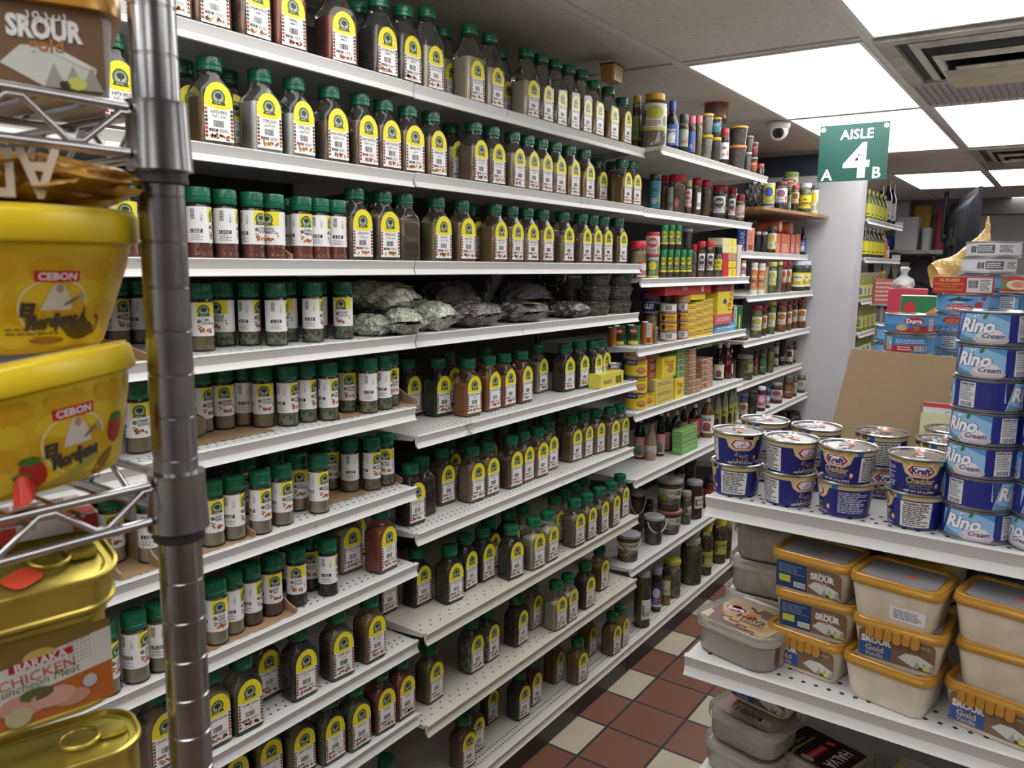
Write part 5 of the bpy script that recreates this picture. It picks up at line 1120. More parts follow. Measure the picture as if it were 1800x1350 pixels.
C.x = min(C.x, -1.311-.0145-.0465); assemble(can_mesh(.044, .035, (.62,.32,.22), Art().rect(-.05,.004,.05,.022,(.66,.42,.3),1).lines(-.03,.008,.03,.016,1,(.35,.12,.06)).ell(-.03,.016,.006,.006,(.5,.05,.04),2)), 'tin_can', 'pinkish tin on top of the yellow tuna stack', 'tin can', C+Vector((0,.012,0)), face_angle(C))
zb = 1.056
for k, (h0, c, d) in enumerate(((1246,(.62,.52,.12),'lowest'),(1182,(.62,.52,.12),'middle'),(1112,(.66,.54,.14),'upper'))):
    t, c_, w_, h_ = carton('t5','z6',(408,h0-62,528,h0),'%s pale yellow carton under the red boxes' % d,c,.09,lambda A,w,h:A.lines(-w*.4,h*.3,w*.4,h*.7,2,(.35,.25,.05)),lambda A,w,h:A.rect(-w*.4,h*.1,w*.4,h*.9,(.4,.36,.2),0),zb=zb,sb=.02); zb = c_.z+h_+.0006
zb_ = zb
for k in range(3):
    t, c_, w_, h_ = carton('t5','z6',(340,1058-60*k-58,440,1058-60*k),'%s red carton behind the yellow bouillon box' % ['lowest','middle','topmost'][k],(.42,.025,.025),.08,lambda A,w,h:A.rect(-w*.2,h*.2,w*.3,h*.8,(.6,.55,.5),0).bars(-w*.15,h*.25,w*.25,h*.75),zb=zb,sb=.05); zb = c_.z+h_+.0006
carton('t5','z6',(450,902,545,1048),'yellow bouillon box standing on the pale cartons',YB,.028,lambda A,w,h:(A.text('Maggi',0,h*.75,w*.22,(.5,.05,.03),2),A.ell(w*.1,h*.35,w*.25,h*.15,(.5,.25,.08),1)),zb=zb_,sb=.019)
carton('t5','z6',(542,1056,600,1180),'small upright yellow bouillon box on the shelf',YB,.02,lambda A,w,h:(A.text('Maggi',0,h*.75,w*.22,(.5,.05,.03),2),A.ell(0,h*.35,w*.25,h*.15,(.5,.25,.08),1)))
LG = (.16,.42,.10); LB = (.42,.20,.12)
def flat_tin(b, n, c, desc, sb, base=1.056, hh=.0355):
    zb = base
    for k in range(n):
        yb = b[3]-(b[3]-b[1])/n*k
        t, c_, w_, h_ = carton('t5','z6',(b[0],0,b[2],0) if 0 else (b[0],yb-40,b[2],yb),'%s, %s from the bottom' % (desc, ORD[k+1]),c,.065,lambda A,w,h:(A.rect(-w/2,h*.86,w/2,h,(.6,.6,.5),0),A.lines(-w*.4,h*.25,w*.4,h*.7,2,(.65,.7,.5) if c[1] > .3 else (.7,.55,.45)),A.bars(-w*.35,h*.25,-w*.1,h*.75)),lambda A,w,h:(A.rect(-w/2,h*.86,w/2,h,(.6,.6,.5),0),A.lines(-w*.4,h*.3,w*.4,h*.6,1,(.6,.6,.5))),zb=zb,sb=sb,name='flat_tin',grp='flat tins in stacks'); zb = c_.z+h_+.0008
        t['category'] = 'tin can'
flat_tin((556,830,640,1162),8,LG,'flat green fish tin in the front stack',.04)
flat_tin((484,838,552,1055),5,LG,'flat green fish tin in the back stack',.11,base=1.13)
flat_tin((642,840,688,1152),7,LB,'flat brownish fish tin in the tall stack',.02)
flat_tin((688,1056,724,1142),2,LB,'flat brownish fish tin in the low pair',.02)
flat_tin((728,915,804,1112),5,LB,'flat brownish fish tin in the right stack',.03)
flat_tin((692,800,804,915),3,LG,'flat green fish tin on the brownish stack',.03,base=1.056+.0365*5.3)
SYR = [(.9,0),(1,.02),(1,.42),(.62,.52),(.85,.62),(.42,.76),(.36,.88)]
prof_bottle('t5','z6',(808,800,880,1066),'dark syrup bottle with cream label',SYR,BLACK,(.75,.70,.45),(.68,.66,.45),(),(.05,.42),capfrom=.86,accent=(.3,.05,.1))
prof_bottle('t5','z6',(872,796,944,1052),'tall deep red pomegranate syrup bottle',SYR,plain((.11,.005,.012),.1,0,.2,10),(.6,.55,.5),None,(),capfrom=.86)
prof_bottle('t5','z6',(940,850,962,1045),'slim bottle with white label behind the red syrup',SYR,BLACK,(.6,.6,.6),(.7,.7,.68),sb=.06)
# --- sixth shelf: bottles
OILB = plain((.006,.015,.008), .08, 0, .1, 10)
SQ = [(.95,0),(1,.02),(1,.62),(.75,.74),(.36,.84),(.34,.90)]
prof_bottle('t6','z7',(252,130,330,426),'dark green bottle with pink label and green leaf',SQ,OILB,(.6,.6,.6),(.60,.28,.28),(),(.05,.55),accent=(.05,.25,.08))
prof_bottle('t6','z7',(328,165,410,435),'flask shaped bottle of cloudy brown vinegar',[(.9,0),(1,.03),(.98,.45),(.9,.6),(.5,.78),(.42,.85),(.5,.93),(.5,1)],plain((.36,.25,.15),.25,0,.1,20),(.36,.25,.15),(.55,.5,.45),(),(.2,.4),capfrom=.97)
prof_bottle('t6','z7',(406,85,466,405),'dark green bottle with pink label, right of the flask',SQ,OILB,(.7,.7,.7),(.60,.28,.28),(),(.05,.5),accent=(.05,.25,.08))
prof_bottle('t6','z7',(456,95,508,385),'dark bottle in the second row of the bottle shelf',SQ,OILB,(.75,.75,.7),(.5,.25,.25),(),(.05,.5),sb=.11)
prof_bottle('t6','z7',(508,80,578,370),'square black oil can with gold trim',[(1,0),(1,.03),(1,.74),(.6,.82),(.3,.86)],BLACK,(.6,.55,.05),(.03,.03,.035),('OIL',),(.08,.7),accent=(.45,.4,.2))
prof_bottle('t6','z7',(566,40,620,300),'dark wine coloured bottle behind the oil can',SQ,plain((.03,.004,.01),.1),(.5,.5,.5),(.5,.2,.2),(),(.2,.6),sb=.09)
zb = .795; q_ = px('z7',(578,300,698,346)); sbt = max(.02, SH['t6'][1]-at(q_[2], q_[3], 2, .795).x)
for k in range(3):
    t, c_, w_, h_ = carton('t6','z7',(588,346-46*k-44,698,346-46*k),'flat light green fish tin, %s of three on the bottle shelf' % ['bottom','middle','top'][k],LG,.045,lambda A,w,h:(A.rect(-w/2,h*.88,w/2,h,(.5,.52,.45),0),A.rect(-w/2,0,w/2,h*.07,(.08,.2,.05),0),A.lines(-w*.4,h*.3,w*.4,h*.7,2,(.5,.65,.3))),lambda A,w,h:(A.rect(-w/2,h*.88,w/2,h,(.5,.52,.45),0),A.rect(-w/2,0,w/2,h*.07,(.08,.2,.05),0),A.lines(-w*.4,h*.3,w*.4,h*.7,2,(.4,.55,.25))),zb=zb,sb=sbt,name='flat_tin'); zb = c_.z+h_+.0008; t['category'] = 'tin can'
prof_bottle('t6','z7',(628,32,714,300),'dark grape molasses bottle with red label',SQ,plain((.015,.006,.008),.1),(.7,.7,.7),(.5,.05,.08),('GRAPE',),(.12,.6),sb=.11)
prof_bottle('t6','z7',(714,-10,808,276),'amber apple vinegar bottle with white label',[(.95,0),(1,.02),(1,.58),(.85,.72),(.4,.84),(.36,.88)],plain((.20,.10,.015),.12,0,.15,10),(.7,.7,.68),(.75,.74,.70),('VINEGAR',),(.12,.58),accent=(.5,.08,.05))
LEM = clear((.80,.86,.78), .12, .05, gl=1.2)
for k, b in enumerate(((800,-75,856,262),(852,-95,902,245),(898,-118,944,228),(940,-135,984,212))):
    prof_bottle('t6','z7',b,'clear lemon juice bottle with yellow label, %s of four' % ORD[k+1],[(.95,0),(1,.02),(1,.55),(.9,.66),(.42,.84),(.38,.9)],plain((.50,.52,.42),.15,0,.05,10,trans=.25),(.66,.68,.68),(.78,.70,.04),('LEMON',),(.12,.55),accent=(.03,.03,.03),glass=LEM)
# --- seventh shelf: buckets and jars
BRO = g_((.20,.10,.03),(.36,.20,.07),60)
tub('t7','z7',(222,622,330,838),'shadowed clear bucket of brown olives at the back left',GRYL,BRO,handle=True,sb=.18)
tub('t7','z7',(122,905,300,1150),'clear bucket of orange peppers with white label, nearest',GRYL,g_((.32,.16,.03),(.5,.28,.06),40),base=(.72,.70,.55),words_=('PEPPERS',),handle=True,accent=(.4,.1,.03))
tub('t7','z7',(292,832,390,1092),'clear bucket of red peppers half hidden by the nearest bucket',GRYL,RUST,base=(.72,.70,.6),accent=(.35,.08,.03),sb=.17)
tub('t7','z7',(312,790,465,1030),'clear bucket of purple olives with white handle',GRYL,g_((.10,.06,.07),(.24,.16,.16),60),handle=True,sb=.05,rot=.6)
_, C, w, h = tub('t7','z7',(405,740,590,948),'lower bucket of orange olives, red rim',(.45,.22,.18),BRO,base=(.70,.70,.6),accent=(.3,.1,.04),words_=('OLIVE',),handle=False,sb=.03)
tub('t7','z7',(402,528,594,748),'upper bucket of brown olives with green and white label',GRYL,BRO,base=(.68,.70,.5),accent=(.3,.35,.06),words_=('OLIVE',),zb=C.z+h+.001,sb=.032)
jar('t7','z7',(322,700,388,786),'small jar of red peppers behind the buckets',lid=(.05,.05,.05),mat=RUST,sb=.2)
jar('t7','z7',(572,636,652,882),'jar of green and white pickles with silver lid',lid=(.40,.44,.42),mat=g_((.28,.28,.12),(.6,.57,.42),45),base=(.04,.09,.04),accent=(.5,.5,.4),lv=(.3,.6),half=.8,rot=.8)
jar('t7','z7',(606,556,730,846),'tall jar of dark red olives with grey lid and price sticker',lid=(.45,.46,.48),mat=DKRED,base=(.74,.74,.74),words_=('OLIVES',),lv=(.3,.62),half=.8,rot=.9,lh=.1)
jar('t7','z7',(700,575,762,820),'dark lidded jar of orange red peppers',lid=(.03,.03,.03),mat=RUST,base=(.72,.5,.5),sb=.14)
jar('t7','z7',(736,535,832,800),'jar of red peppers with black lid beside the cheese cans',lid=(.03,.03,.03),mat=g_((.3,.03,.02),(.5,.1,.05),45),base=(.55,.05,.06),words_=('PEPPER',),sb=.05)
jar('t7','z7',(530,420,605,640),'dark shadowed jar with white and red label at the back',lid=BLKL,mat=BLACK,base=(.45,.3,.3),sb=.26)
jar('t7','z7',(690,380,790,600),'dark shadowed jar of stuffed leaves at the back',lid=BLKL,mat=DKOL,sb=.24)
# --- bottom deck of the third unit: real olives, onions and gherkins in glass
def ball_jar(B, desc, lid, col, br, label=None, words_=(), lv=(.3,.6), neck=.75, lh=.1, sb=None, fillh=.86):
    C, w, h = seat('tB', B, sb); r = w/2*.97; nm = 'jar'
    P = jar_parts(w*.97, h, lid=lid, lh=lh, mat=plain((.16,.15,.06),.4) , base=label, words_=words_, lv=lv, neck=neck, seed=5, half=1.0, fill=fillh)
    P = [p for p in P if p[0] != 'contents']
    a = MB(); rr = r*.93-br; n = max(5, int(2*pi*rr/(2*br*.98))); z = br*1.15; k = 0; ran = random.Random(int(B[0]))
    top = h*(1-lh)-h*.14; sph = [(0,1,0),(.87,.5,0)]
    while z < h*(1-lh)*fillh:
        q = rr if z < top else rr*max(.6, 1-(z-top)/(h*.14)*(1-neck))
        for i in range(n):
            t = 2*pi*(i+.5*(k % 2))/n; o = Vector((q*cos(t), q*sin(t), z+ran.uniform(-.1,.1)*br)); s = br*ran.uniform(.92,1.06)
            a.lathe([(s*.01,-s),(s*.6,-s*.8),(s*.95,-s*.3),(s*.95,s*.3),(s*.6,s*.8),(s*.01,s)], 9, o=o, cap0=False, cap1=False)
        z += br*1.72; k += 1
    a.lathe([(rr*.75,.003),(rr*.75,z-br)], 12)
    P.insert(1, ('contents', a.mesh('contents', col, 80)))
    t = assemble(P, nm, desc, 'jar', C, face_angle(C)+.5, 'jars and bottles on the '+SHN['tB'])
    for c in t.children:
        if c.name.startswith('contents'): c['kind'] = 'stuff'
    return t
C, w, h = seat('tB', (1112,998,1143,1114))
P = jar_parts(w*.97, h, lid=(.42,.43,.44), lh=.08, mat=PICK, base=(.75,.76,.78), lv=(.16,.52), half=.75, neck=.72, shoulder=.2)
P = [p for p in P if p[0] != 'contents']; a = MB(); r = w/2*.95
for i in range(9):
    t = 2*pi*i/9; b = (r*.70*cos(t), r*.70*sin(t)); a.tube([(b[0]*.9,b[1]*.9,.006),(b[0],b[1],h*.2),(b[0]*1.02,b[1]*1.02,h*.5),(b[0]*.75,b[1]*.75,h*.80)], [r*.12,r*.26,r*.26,r*.1], 10)
P.insert(1, ('gherkins', a.mesh('gherkins', plain((.17,.19,.035), .45, 0, .35, 60), 60)))
assemble(P, 'jar', 'tall jar of whole green gherkins with grey lid, at the deck joint', 'jar', C, face_angle(C)+.7, 'jars and bottles on the '+SHN['tB'])
jar('tB',None,(1143,994,1162,1076),'grey lidded jar of dark dates with bright blue label',lid=(.38,.40,.46),mat=g_((.05,.02,.015),(.14,.06,.04),60),base=(.02,.05,.42),accent=(.7,.72,.75),lv=(.12,.6),half=1.2)
jar('tB',None,(1161,998,1178,1064),'black lidded jar of yellow peppers with cream label',lid=BLKL,mat=g_((.5,.36,.02),(.65,.5,.05),50),base=(.68,.62,.42),lv=(.3,.72),half=1.0)
ball_jar((1163,976,1196,1052),'yellow lidded jar of white pickled onions, bottom deck',(.62,.60,.05),g_((.55,.55,.45),(.68,.66,.55),60),.011,neck=.88)
ball_jar((1193,938,1233,1040),'tall grey lidded jar of green olives, bottom deck',(.48,.49,.50),g_((.16,.17,.03),(.27,.27,.07),60),.0095,neck=.74)
ball_jar((1226,920,1251,1014),'yellow lidded olive jar with green label, left of two',(.62,.55,.03),g_((.13,.12,.04),(.24,.21,.08),60),.009,(.42,.42,.06),('OLIVES',),(.18,.5),.74)
ball_jar((1248,910,1276,1003),'yellow lidded olive jar with green label, right of two',(.62,.55,.03),g_((.13,.12,.04),(.24,.21,.08),60),.009,(.42,.42,.06),('OLIVES',),(.22,.55),.74)
jar('tB',None,(1273,913,1295,985),'dark jar of green olives behind the cheese can shelf',lid=(.2,.2,.1),mat=OLIVE)
# ------------------------------------------------------------------ the end display on the right
e1, e2 = at_depth(1239, 873, 1.25), at_depth(1202, 1153, 1.2417)
EX0, EX1, EBK = e1.x, e1.x+.93, 1.545
EZ1, EZ2, EZ3 = e1.z, e2.z, .770
EW = shelf_paint((.66,.66,.66))
t = thing('end_display_shelving', 'white end display shelving on the right with cheese cans and halva tubs', 'shelving')
def end_shelf(y, z, pitch, rows):
    n0 = MB(); n0.extrude([(-(p[0])+y, z+p[1]) for p in LIPP], EX0, EX1, 0)
    n0.box((EX0, y+.0125, z-.005), (EX1, EBK, z-.0013))
    for x in (EX0, EX1-.003): n0.poly([(x+.001, EBK, z-.005), (x+.001, EBK, z-.05), (x+.001, EBK-.08, z-.05), (x+.001, y+.02, z-.03), (x+.001, y+.012, z-.005)])
    for k, dy in enumerate(rows):
        x = EX0+.03+(pitch/2 if k % 2 else 0)
        while x < EX1-.02:
            n0.poly([(x+.0036*cos(pi*i/4), y+dy+.0036*sin(pi*i/4), z-.00105) for i in range(8)], 1); x += pitch
    return n0
for y, z, p_, r_ in ((e1.y, EZ1, .018, (.028,.046,.064)), (e2.y, EZ2, .018, (.034,.062)), (e2.y-.012, EZ3, .018, (.034,.062)), (e2.y-.012, .50, .018, (.034,.062)), (e2.y-.012, .16, .018, (.034,.062))):
    obj('shelf', end_shelf(y, z, p_, r_).mesh('shelf', [EW, HOLE], 30), t)
a = MB(); a.box((EX0+.003, EBK, .02), (EX1-.003, EBK+.02, EZ1+.02), 0)
for zz in [EZ3+.05+.04*i for i in range(10)]:
    for i in range(36):
        x = EX0+.02+.0254*i; a.poly([(x+.004*cos(pi*k/4), EBK-.0006, zz+.004*sin(pi*k/4)) for k in range(8)], 1)
obj('pegboard', a.mesh('pegboard', [plain((.075,.075,.08), .6), HOLE]), t)
a = MB(); a.box((EX0+.01, e2.y+.04, .005), (EX1-.01, EBK-.001, .12)); obj('kick_plate', a.mesh('kick_plate', plain((.022,.018,.017), .45)), t)

STK = plain((.85,.10,.04), .5, 0, .03, 20, name='price_sticker')
def sticker_mesh(w=.014, d=.009):
    a = MB(); a.poly([(-w/2,-d*.3,0),(-w*.3,-d/2,0),(w*.3,-d/2,0),(w/2,-d*.3,0),(w/2,d*.3,0),(w*.3,d/2,0),(-w*.3,d/2,0),(-w/2,d*.3,0)]); return a.mesh('price_sticker', STK)
STICK = sticker_mesh()
# cheese cans: tapered, navy and gold
NAVY = (.015,.02,.17); GOLD = (.62,.50,.20)
def kraft_can():
    rb, rt, h = .0335, .0385, .050; P = []
    a = MB(); a.lathe([(rb*.96,0),(rb,.0015),(rt,h-.002),(rt+.0028,h-.001),(rt+.0030,h+.0012),(rt+.0014,h+.0022),(rt-.0008,h+.0016),(rt-.0015,h-.0015),(rt*.8,h-.0012),(rt*.78,h-.0004),(rt*.3,h-.0004)], 40)
    P.append(('can', a.mesh('can', plain((.66,.66,.66), .22, .95, .05, 20, name='tin'), 35)))
    a = MB(); n = 16; a.tube([(.010+.009*cos(2*pi*i/n), .008*sin(2*pi*i/n), h+.0008) for i in range(n+1)], .0011, 6); a.box((.016,-.004,h-.0002),(.030,.004,h+.0012)); P.append(('pull_ring', a.mesh('pull_ring', plain((.72,.72,.72), .2, .9, .05, 20, name='tin'), 60)))
    r = (rb+rt)/2; U = pi*r; A = Art(); H = h-.0035
    A.rect(-U,0,U,H,NAVY,0)
    A.rect(-U,H*.88,U,H,(.60,.50,.22),1)
    for u0, ar in ((0, False), (-.112, True)):
        A.poly([(u0-.026,H),(u0-.020,H*.62),(u0-.012,H*.50),(u0+.012,H*.50),(u0+.020,H*.62),(u0+.026,H)],(.62,.50,.20),1)
        hexa = lambda k: [(u0-.017*k,H*.72),(u0-.011*k,H*.72-.0072*k),(u0+.011*k,H*.72-.0072*k),(u0+.017*k,H*.72),(u0+.011*k,H*.72+.0072*k),(u0-.011*k,H*.72+.0072*k)]
        A.poly(hexa(1.1),(.82,.82,.8),2).poly(hexa(1.0),(.50,.03,.02),3).poly(hexa(.78),(.84,.84,.84),4)
        A.text(arabic('كرافت') if ar else 'Kraft',u0,H*.72,.0078,(.02,.03,.18),5,bold=0 if ar else .05)
        if ar: A.text(arabic('جبنة'),u0,H*.38,.0085,GOLD,2,maxw=.02).text(arabic('تشدر'),u0-.002,H*.20,.009,GOLD,2,maxw=.03)
        else: A.text('Cheddar',u0,H*.41,.0085,GOLD,2,bold=.02,sx=.85).text('Pasteurized Process',u0,H*.27,.0030,(.5,.42,.18),2).text('Cheese Product',u0,H*.19,.0030,(.5,.42,.18),2)
        A.text('NET WT. 6.7 oz (190g)',u0,H*.07,.0030,(.75,.75,.75),2,bold=.03)
        A.rect(u0+.028,H*.88,u0+.036,H,(.02,.14,.42),2); A.ell(u0+.022,H*.25,.003,.0045,(.5,.1,.03),2); A.ell(u0+.0225,H*.27,.002,.003,(.75,.68,.4),3)
    A.rect(.034,H*.05,.074,H*.84,(.74,.74,.73),1); A.text('Nutrition Facts',.054,H*.78,.0034,INK,2,bold=.05,maxw=.032); A.lines(.037,H*.08,.071,H*.72,11,INK,2,4,.55)
    A.lines(-.075,H*.12,-.034,H*.82,12,(.62,.64,.70),1,7,.42)
    a = MB(); A.put(a, wrap(rb+.0004,.0012,0,rt+.0004,h-.003,r), .005, lift=.00014); P.append(('label', a.mesh('label', printed(.3))))
    return P
KC = kraft_can(); KHT = .0505
def cheese_can(px_, py_, level, ang, label, stick=True):
    q = at(px_, py_, 2, EZ1); d = Vector((q.x, q.y, 0)).normalized(); c = Vector((q.x, q.y, EZ1))+d*.0335; c.z = EZ1+level*KHT
    t = assemble(KC, 'cheese_can', label, 'tin can', c, face_angle(c)-ang/.036, 'navy and gold cheese cans on the end display')
    if stick: o = obj('price_sticker', STICK, t, (-.008, 0, .0515), .4)
    return t
K_, N_, A_, I_ = 0, .054, -.112, -.054
for px_, py_, nm, ab, at_, two in ((1292,873,'front row, first from left',N_+.004,A_+.008-.014,1),(1384,891,'front row, second from left',N_+.034,N_+.034,1),(1482,910,'front row, third from left',I_-.012,K_+.016,1),(1604,931,'front row, fourth from left, beside the cream cans',N_-.002,K_-.004,1)):
    cheese_can(px_, py_, 0, ab, 'navy cheese can, lower one, '+nm, False); cheese_can(px_, py_, 1, at_, 'navy and gold cheese can, upper one, '+nm)
for px_, py_, nm, ab in ((1338,846,'second row, first from left',N_),(1428,862,'second row, second from left',A_+.02),(1540,876,'second row, third from left',K_-.012),(1648,895,'second row, fourth from left',N_+.03)):
    cheese_can(px_, py_, 0, ab, 'navy cheese can, lower one, '+nm, False); cheese_can(px_, py_, 1, N_-.01, 'navy cheese can, upper one, '+nm)
cheese_can(1662, 868, 0, 0, 'navy cheese can, lower one, third row by the note', False); cheese_can(1662, 868, 1, 0, 'navy cheese can, upper one, third row by the note')

# cream cans in two columns
def cream_can():
    r, h = .0425, .0436; A = Art(); U = pi*r; H = h-.008
    SKY = (.10,.30,.62); LSKY = (.28,.52,.80)
    for k in range(2):
        u = -.062+.134*k
        A.rect(u-.033,0,u+.034,H,SKY,1); A.poly([(u-.033,H),(u-.033,H*.3),(u-.01,H*.1),(u+.034,H*.05),(u+.034,H*.75),(u+.01,H)],LSKY,2)
        A.poly([(u-.040,0),(u-.030,0),(u-.020,H),(u-.032,H)],(.02,.03,.25),2); A.poly([(u-.0308,0),(u-.030,0),(u-.020,H),(u-.0208,H)],(.7,.75,.82),3)
        for i in range(12): A.poly([(u-.028+.0022*i,0),(u-.027+.0022*i,0),(u-.024+.0022*i,H*.16)],(.28,.38,.04),3)
        A.ell(u+.014,H*.10,.021,H*.2,(.55,.50,.56),3).ell(u+.014,H*.22,.017,H*.17,(.70,.66,.70),4).ell(u+.015,H*.34,.011,H*.13,(.78,.75,.77),5)
        for dx, dy, c in ((.0004,-.0005,(.02,.04,.2)),(-.0004,.0004,(.02,.04,.2)),(.0005,.0005,(.02,.04,.2)),(0,0,(.86,.87,.9))): A.text('Rino',u-.004+dx,H*.60+dy,.0170,c,5 if c[0] < .1 else 6,bold=.04,shear=.22,maxw=.042)
        A.text('Cream',u+.016,H*.24,.0065,(.02,.02,.14),7,shear=.25,bold=.01); A.ell(u-.006,H*.92,.0016,.0016,(.85,.88,.9),6,8).ell(u-.002,H*.96,.0012,.0012,(.85,.88,.9),6,8); A.ell(u+.006,H*.93,.0022,.0042,(.03,.22,.06),6,10,-.5)
        v = u+.056; A.rect(v-.011,H*.04,v+.011,H*.96,(.68,.69,.72),2); A.text('Nutrition Facts',v,H*.9,.0026,INK,3,bold=.05,maxw=.019); A.lines(v-.0095,H*.28,v+.0095,H*.84,9,(.1,.1,.12),3,5,.4); A.bars(v-.008,H*.07,v+.008,H*.22)
    return can_mesh(r, h, (.02,.03,.22), A, (.42,.43,.48))
RC = cream_can()
for (px_, py_, n, nm, offs) in ((1711,955,7,'left column of cream cans',(.062-.012,-.024,.062-.030,.062-.028,.0-.02,.062-.02,.062-.018)),(1832,977,7,'right column of cream cans',(.02,.062,-.01,.062-.01,-.02,.03,.06))):
    q = at(px_, py_, 2, EZ1); d = Vector((q.x, q.y, 0)).normalized(); c = Vector((q.x, q.y, EZ1))+d*.044
    for k in range(n):
        cc = c+Vector((.0015*sin(3*k), .001*cos(2*k), .0440*k))
        o = offs[k]
        assemble(RC, 'cream_can', 'light blue cream can, %s from the bottom in the %s' % (ORD[k+1], nm), 'tin can', cc, face_angle(cc)+o/.0425, 'blue cream cans in two columns')

# cardboard sheet, note papers behind the cheese cans
def card_mat():
    m = plain((.40,.29,.17), .8, 0, .05, 5, .2, name='cardboard_sheet'); nt = m.node_tree
    w = N(nt, 'ShaderNodeTexWave'); w.inputs['Scale'].default_value = 90; w.bands_direction = 'X'; tc = N(nt, 'ShaderNodeTexCoord'); nt.links.new(tc.outputs['Object'], w.inputs['Vector'])
    bp = N(nt, 'ShaderNodeBump'); bp.inputs['Strength'].default_value = .25; bp.inputs['Distance'].default_value = .001; nt.links.new(w.outputs['Fac'], bp.inputs['Height'])
    nt.links.new(bp.outputs[0], [n for n in nt.nodes if n.type == 'BSDF_PRINCIPLED'][0].inputs['Normal']); return m
YCB = 1.508
c0, c1, c2 = at(1497, 612, 1, YCB), at(1700, 624, 1, YCB), at(1458, 800, 1, YCB)
a = MB(); a.extrude([(c2.x-.012, EZ1), (c1.x+.25, EZ1), (c1.x+.25, c1.z-.012), (c0.x, c0.z)], YCB-.002, YCB+.002, 1)
tag(obj('cardboard_sheet', a.mesh('cardboard_sheet', card_mat())), 'large upright brown cardboard sheet behind the cheese cans', 'cardboard')
for nm, b, y, col, lab in (('paper_notice', (1616,713,1700,790), YCB-.006, (.76,.76,.75), 'white paper notice with red top edge leaning on the cardboard'), ('yellow_note', (1612,733,1700,800), YCB-.010, (.72,.70,.42), 'pale yellow note paper in front of the white notice')):
    p0, p1 = at(b[0], b[3], 1, y), at(b[2], b[1], 1, y); a = MB(); z0 = EZ1
    a.box((p0.x, y-.0004, z0), (p1.x, y+.0004, p1.z), 0, col)
    if nm == 'paper_notice': A = Art(); A.rect(0,p1.z-z0-.008,p1.x-p0.x,p1.z-z0-.001,(.62,.06,.05),1).lines(.012,.04,.02,p1.z-z0-.014,5,(.6,.2,.2)).rect(.035,.05,.055,p1.z-z0-.014,(.1,.1,.1),1).rect(.036,.051,.054,p1.z-z0-.015,(.78,.78,.77),2); A.put(a, flat_my(y-.0006, p0.x, z0))
    tag(obj(nm, a.mesh(nm, printed(.6))), lab, 'paper')

# halva tubs
def rr2(w, d, r, z, n=5):
    P = []
    for sx, sy, a0 in ((1,1,0),(-1,1,90),(-1,-1,180),(1,-1,270)):
        P += [(sx*(w/2-r)+r*cos(radians(a0+90*i/n)), sy*(d/2-r)+r*sin(radians(a0+90*i/n)), z) for i in range(n+1)]
    return P
GOLDL = plain((.52,.27,.045), .28, .25, .08, 12, name='gold_lid'); HALVA = plain((.66,.58,.46), .5, 0, .10, 40, .4, name='halva_tub'); FILM = plain((.30,.30,.32), .25, .1, .12, 20, name='grey_film')
def srour_art(front=True, w=.1, h=.047, flip=0):
    A = Art(); A.rrect(-w/2,0,w/2,h,.006,(.20,.12,.07),0)
    bx = -w/2+.002
    if front:
        A.rect(bx,h*.06,bx+w*.42,h*.52,(.02,.09,.33),1); A.text('Gold',bx+w*.2,h*.36,h*.2,(.60,.42,.20),3,bold=.03); A.text('Vanilla',bx+w*.2,h*.15,h*.15,(.62,.62,.6),3)
        A.text(arabic('سرور'),bx+w*.22,h*.88,h*.2,(.78,.78,.76),3); A.text('SROUR',bx+w*.22,h*.66,h*.22,(.80,.80,.78),3,bold=.05,maxw=w*.4); A.text('HALAWA',w*.28,h*.85,h*.12,(.62,.5,.25),3)
        sx, k = w*.03, 1
    else:
        A.rect(-w/2,0,-w*.02,h,(.015,.05,.16),1); A.lines(-w*.46,h*.55,-w*.05,h*.92,5,(.35,.4,.5),2,3,.3); A.rect(-w*.45,h*.22,-w*.27,h*.48,(.55,.55,.08),2); A.rect(-w*.22,h*.10,-w*.04,h*.30,(.78,.78,.78),2); A.bars(-w*.21,h*.13,-w*.05,h*.27)
        A.text(arabic('سرور'),w*.22,h*.89,h*.16,(.78,.78,.76),3); A.text('SROUR',w*.22,h*.71,h*.22,(.80,.80,.78),3,bold=.05,maxw=w*.36); A.text('gold',w*.22,h*.53,h*.15,(.42,.20,.08),3,bold=.03)
        sx = w*.0
    A.poly([(sx,h*.28),(sx+w*.10,h*.50),(sx+w*.26,h*.52),(sx+w*.46,h*.32),(sx+w*.44,h*.10),(sx+w*.20,h*.06)],(.62,.64,.58),2); A.poly([(sx+w*.26,h*.52),(sx+w*.46,h*.32),(sx+w*.42,h*.30),(sx+w*.22,h*.48)],(.72,.72,.66),3)
    for i in range(3): A.poly([(sx+w*(.20+.09*i),h*.06),(sx+w*(.25+.09*i),h*.34-.01*(i % 2)*h),(sx+w*(.31+.09*i),h*.06)],(.36,.36,.30),3)
    A.ell(sx+w*.36,h*.13,w*.05,h*.08,(.62,.62,.16),4,8); A.ell(sx+w*.30,h*.10,w*.03,h*.05,(.06,.05,.03),4,8)
    return A
TW, TD, TH = .122, .100, .064
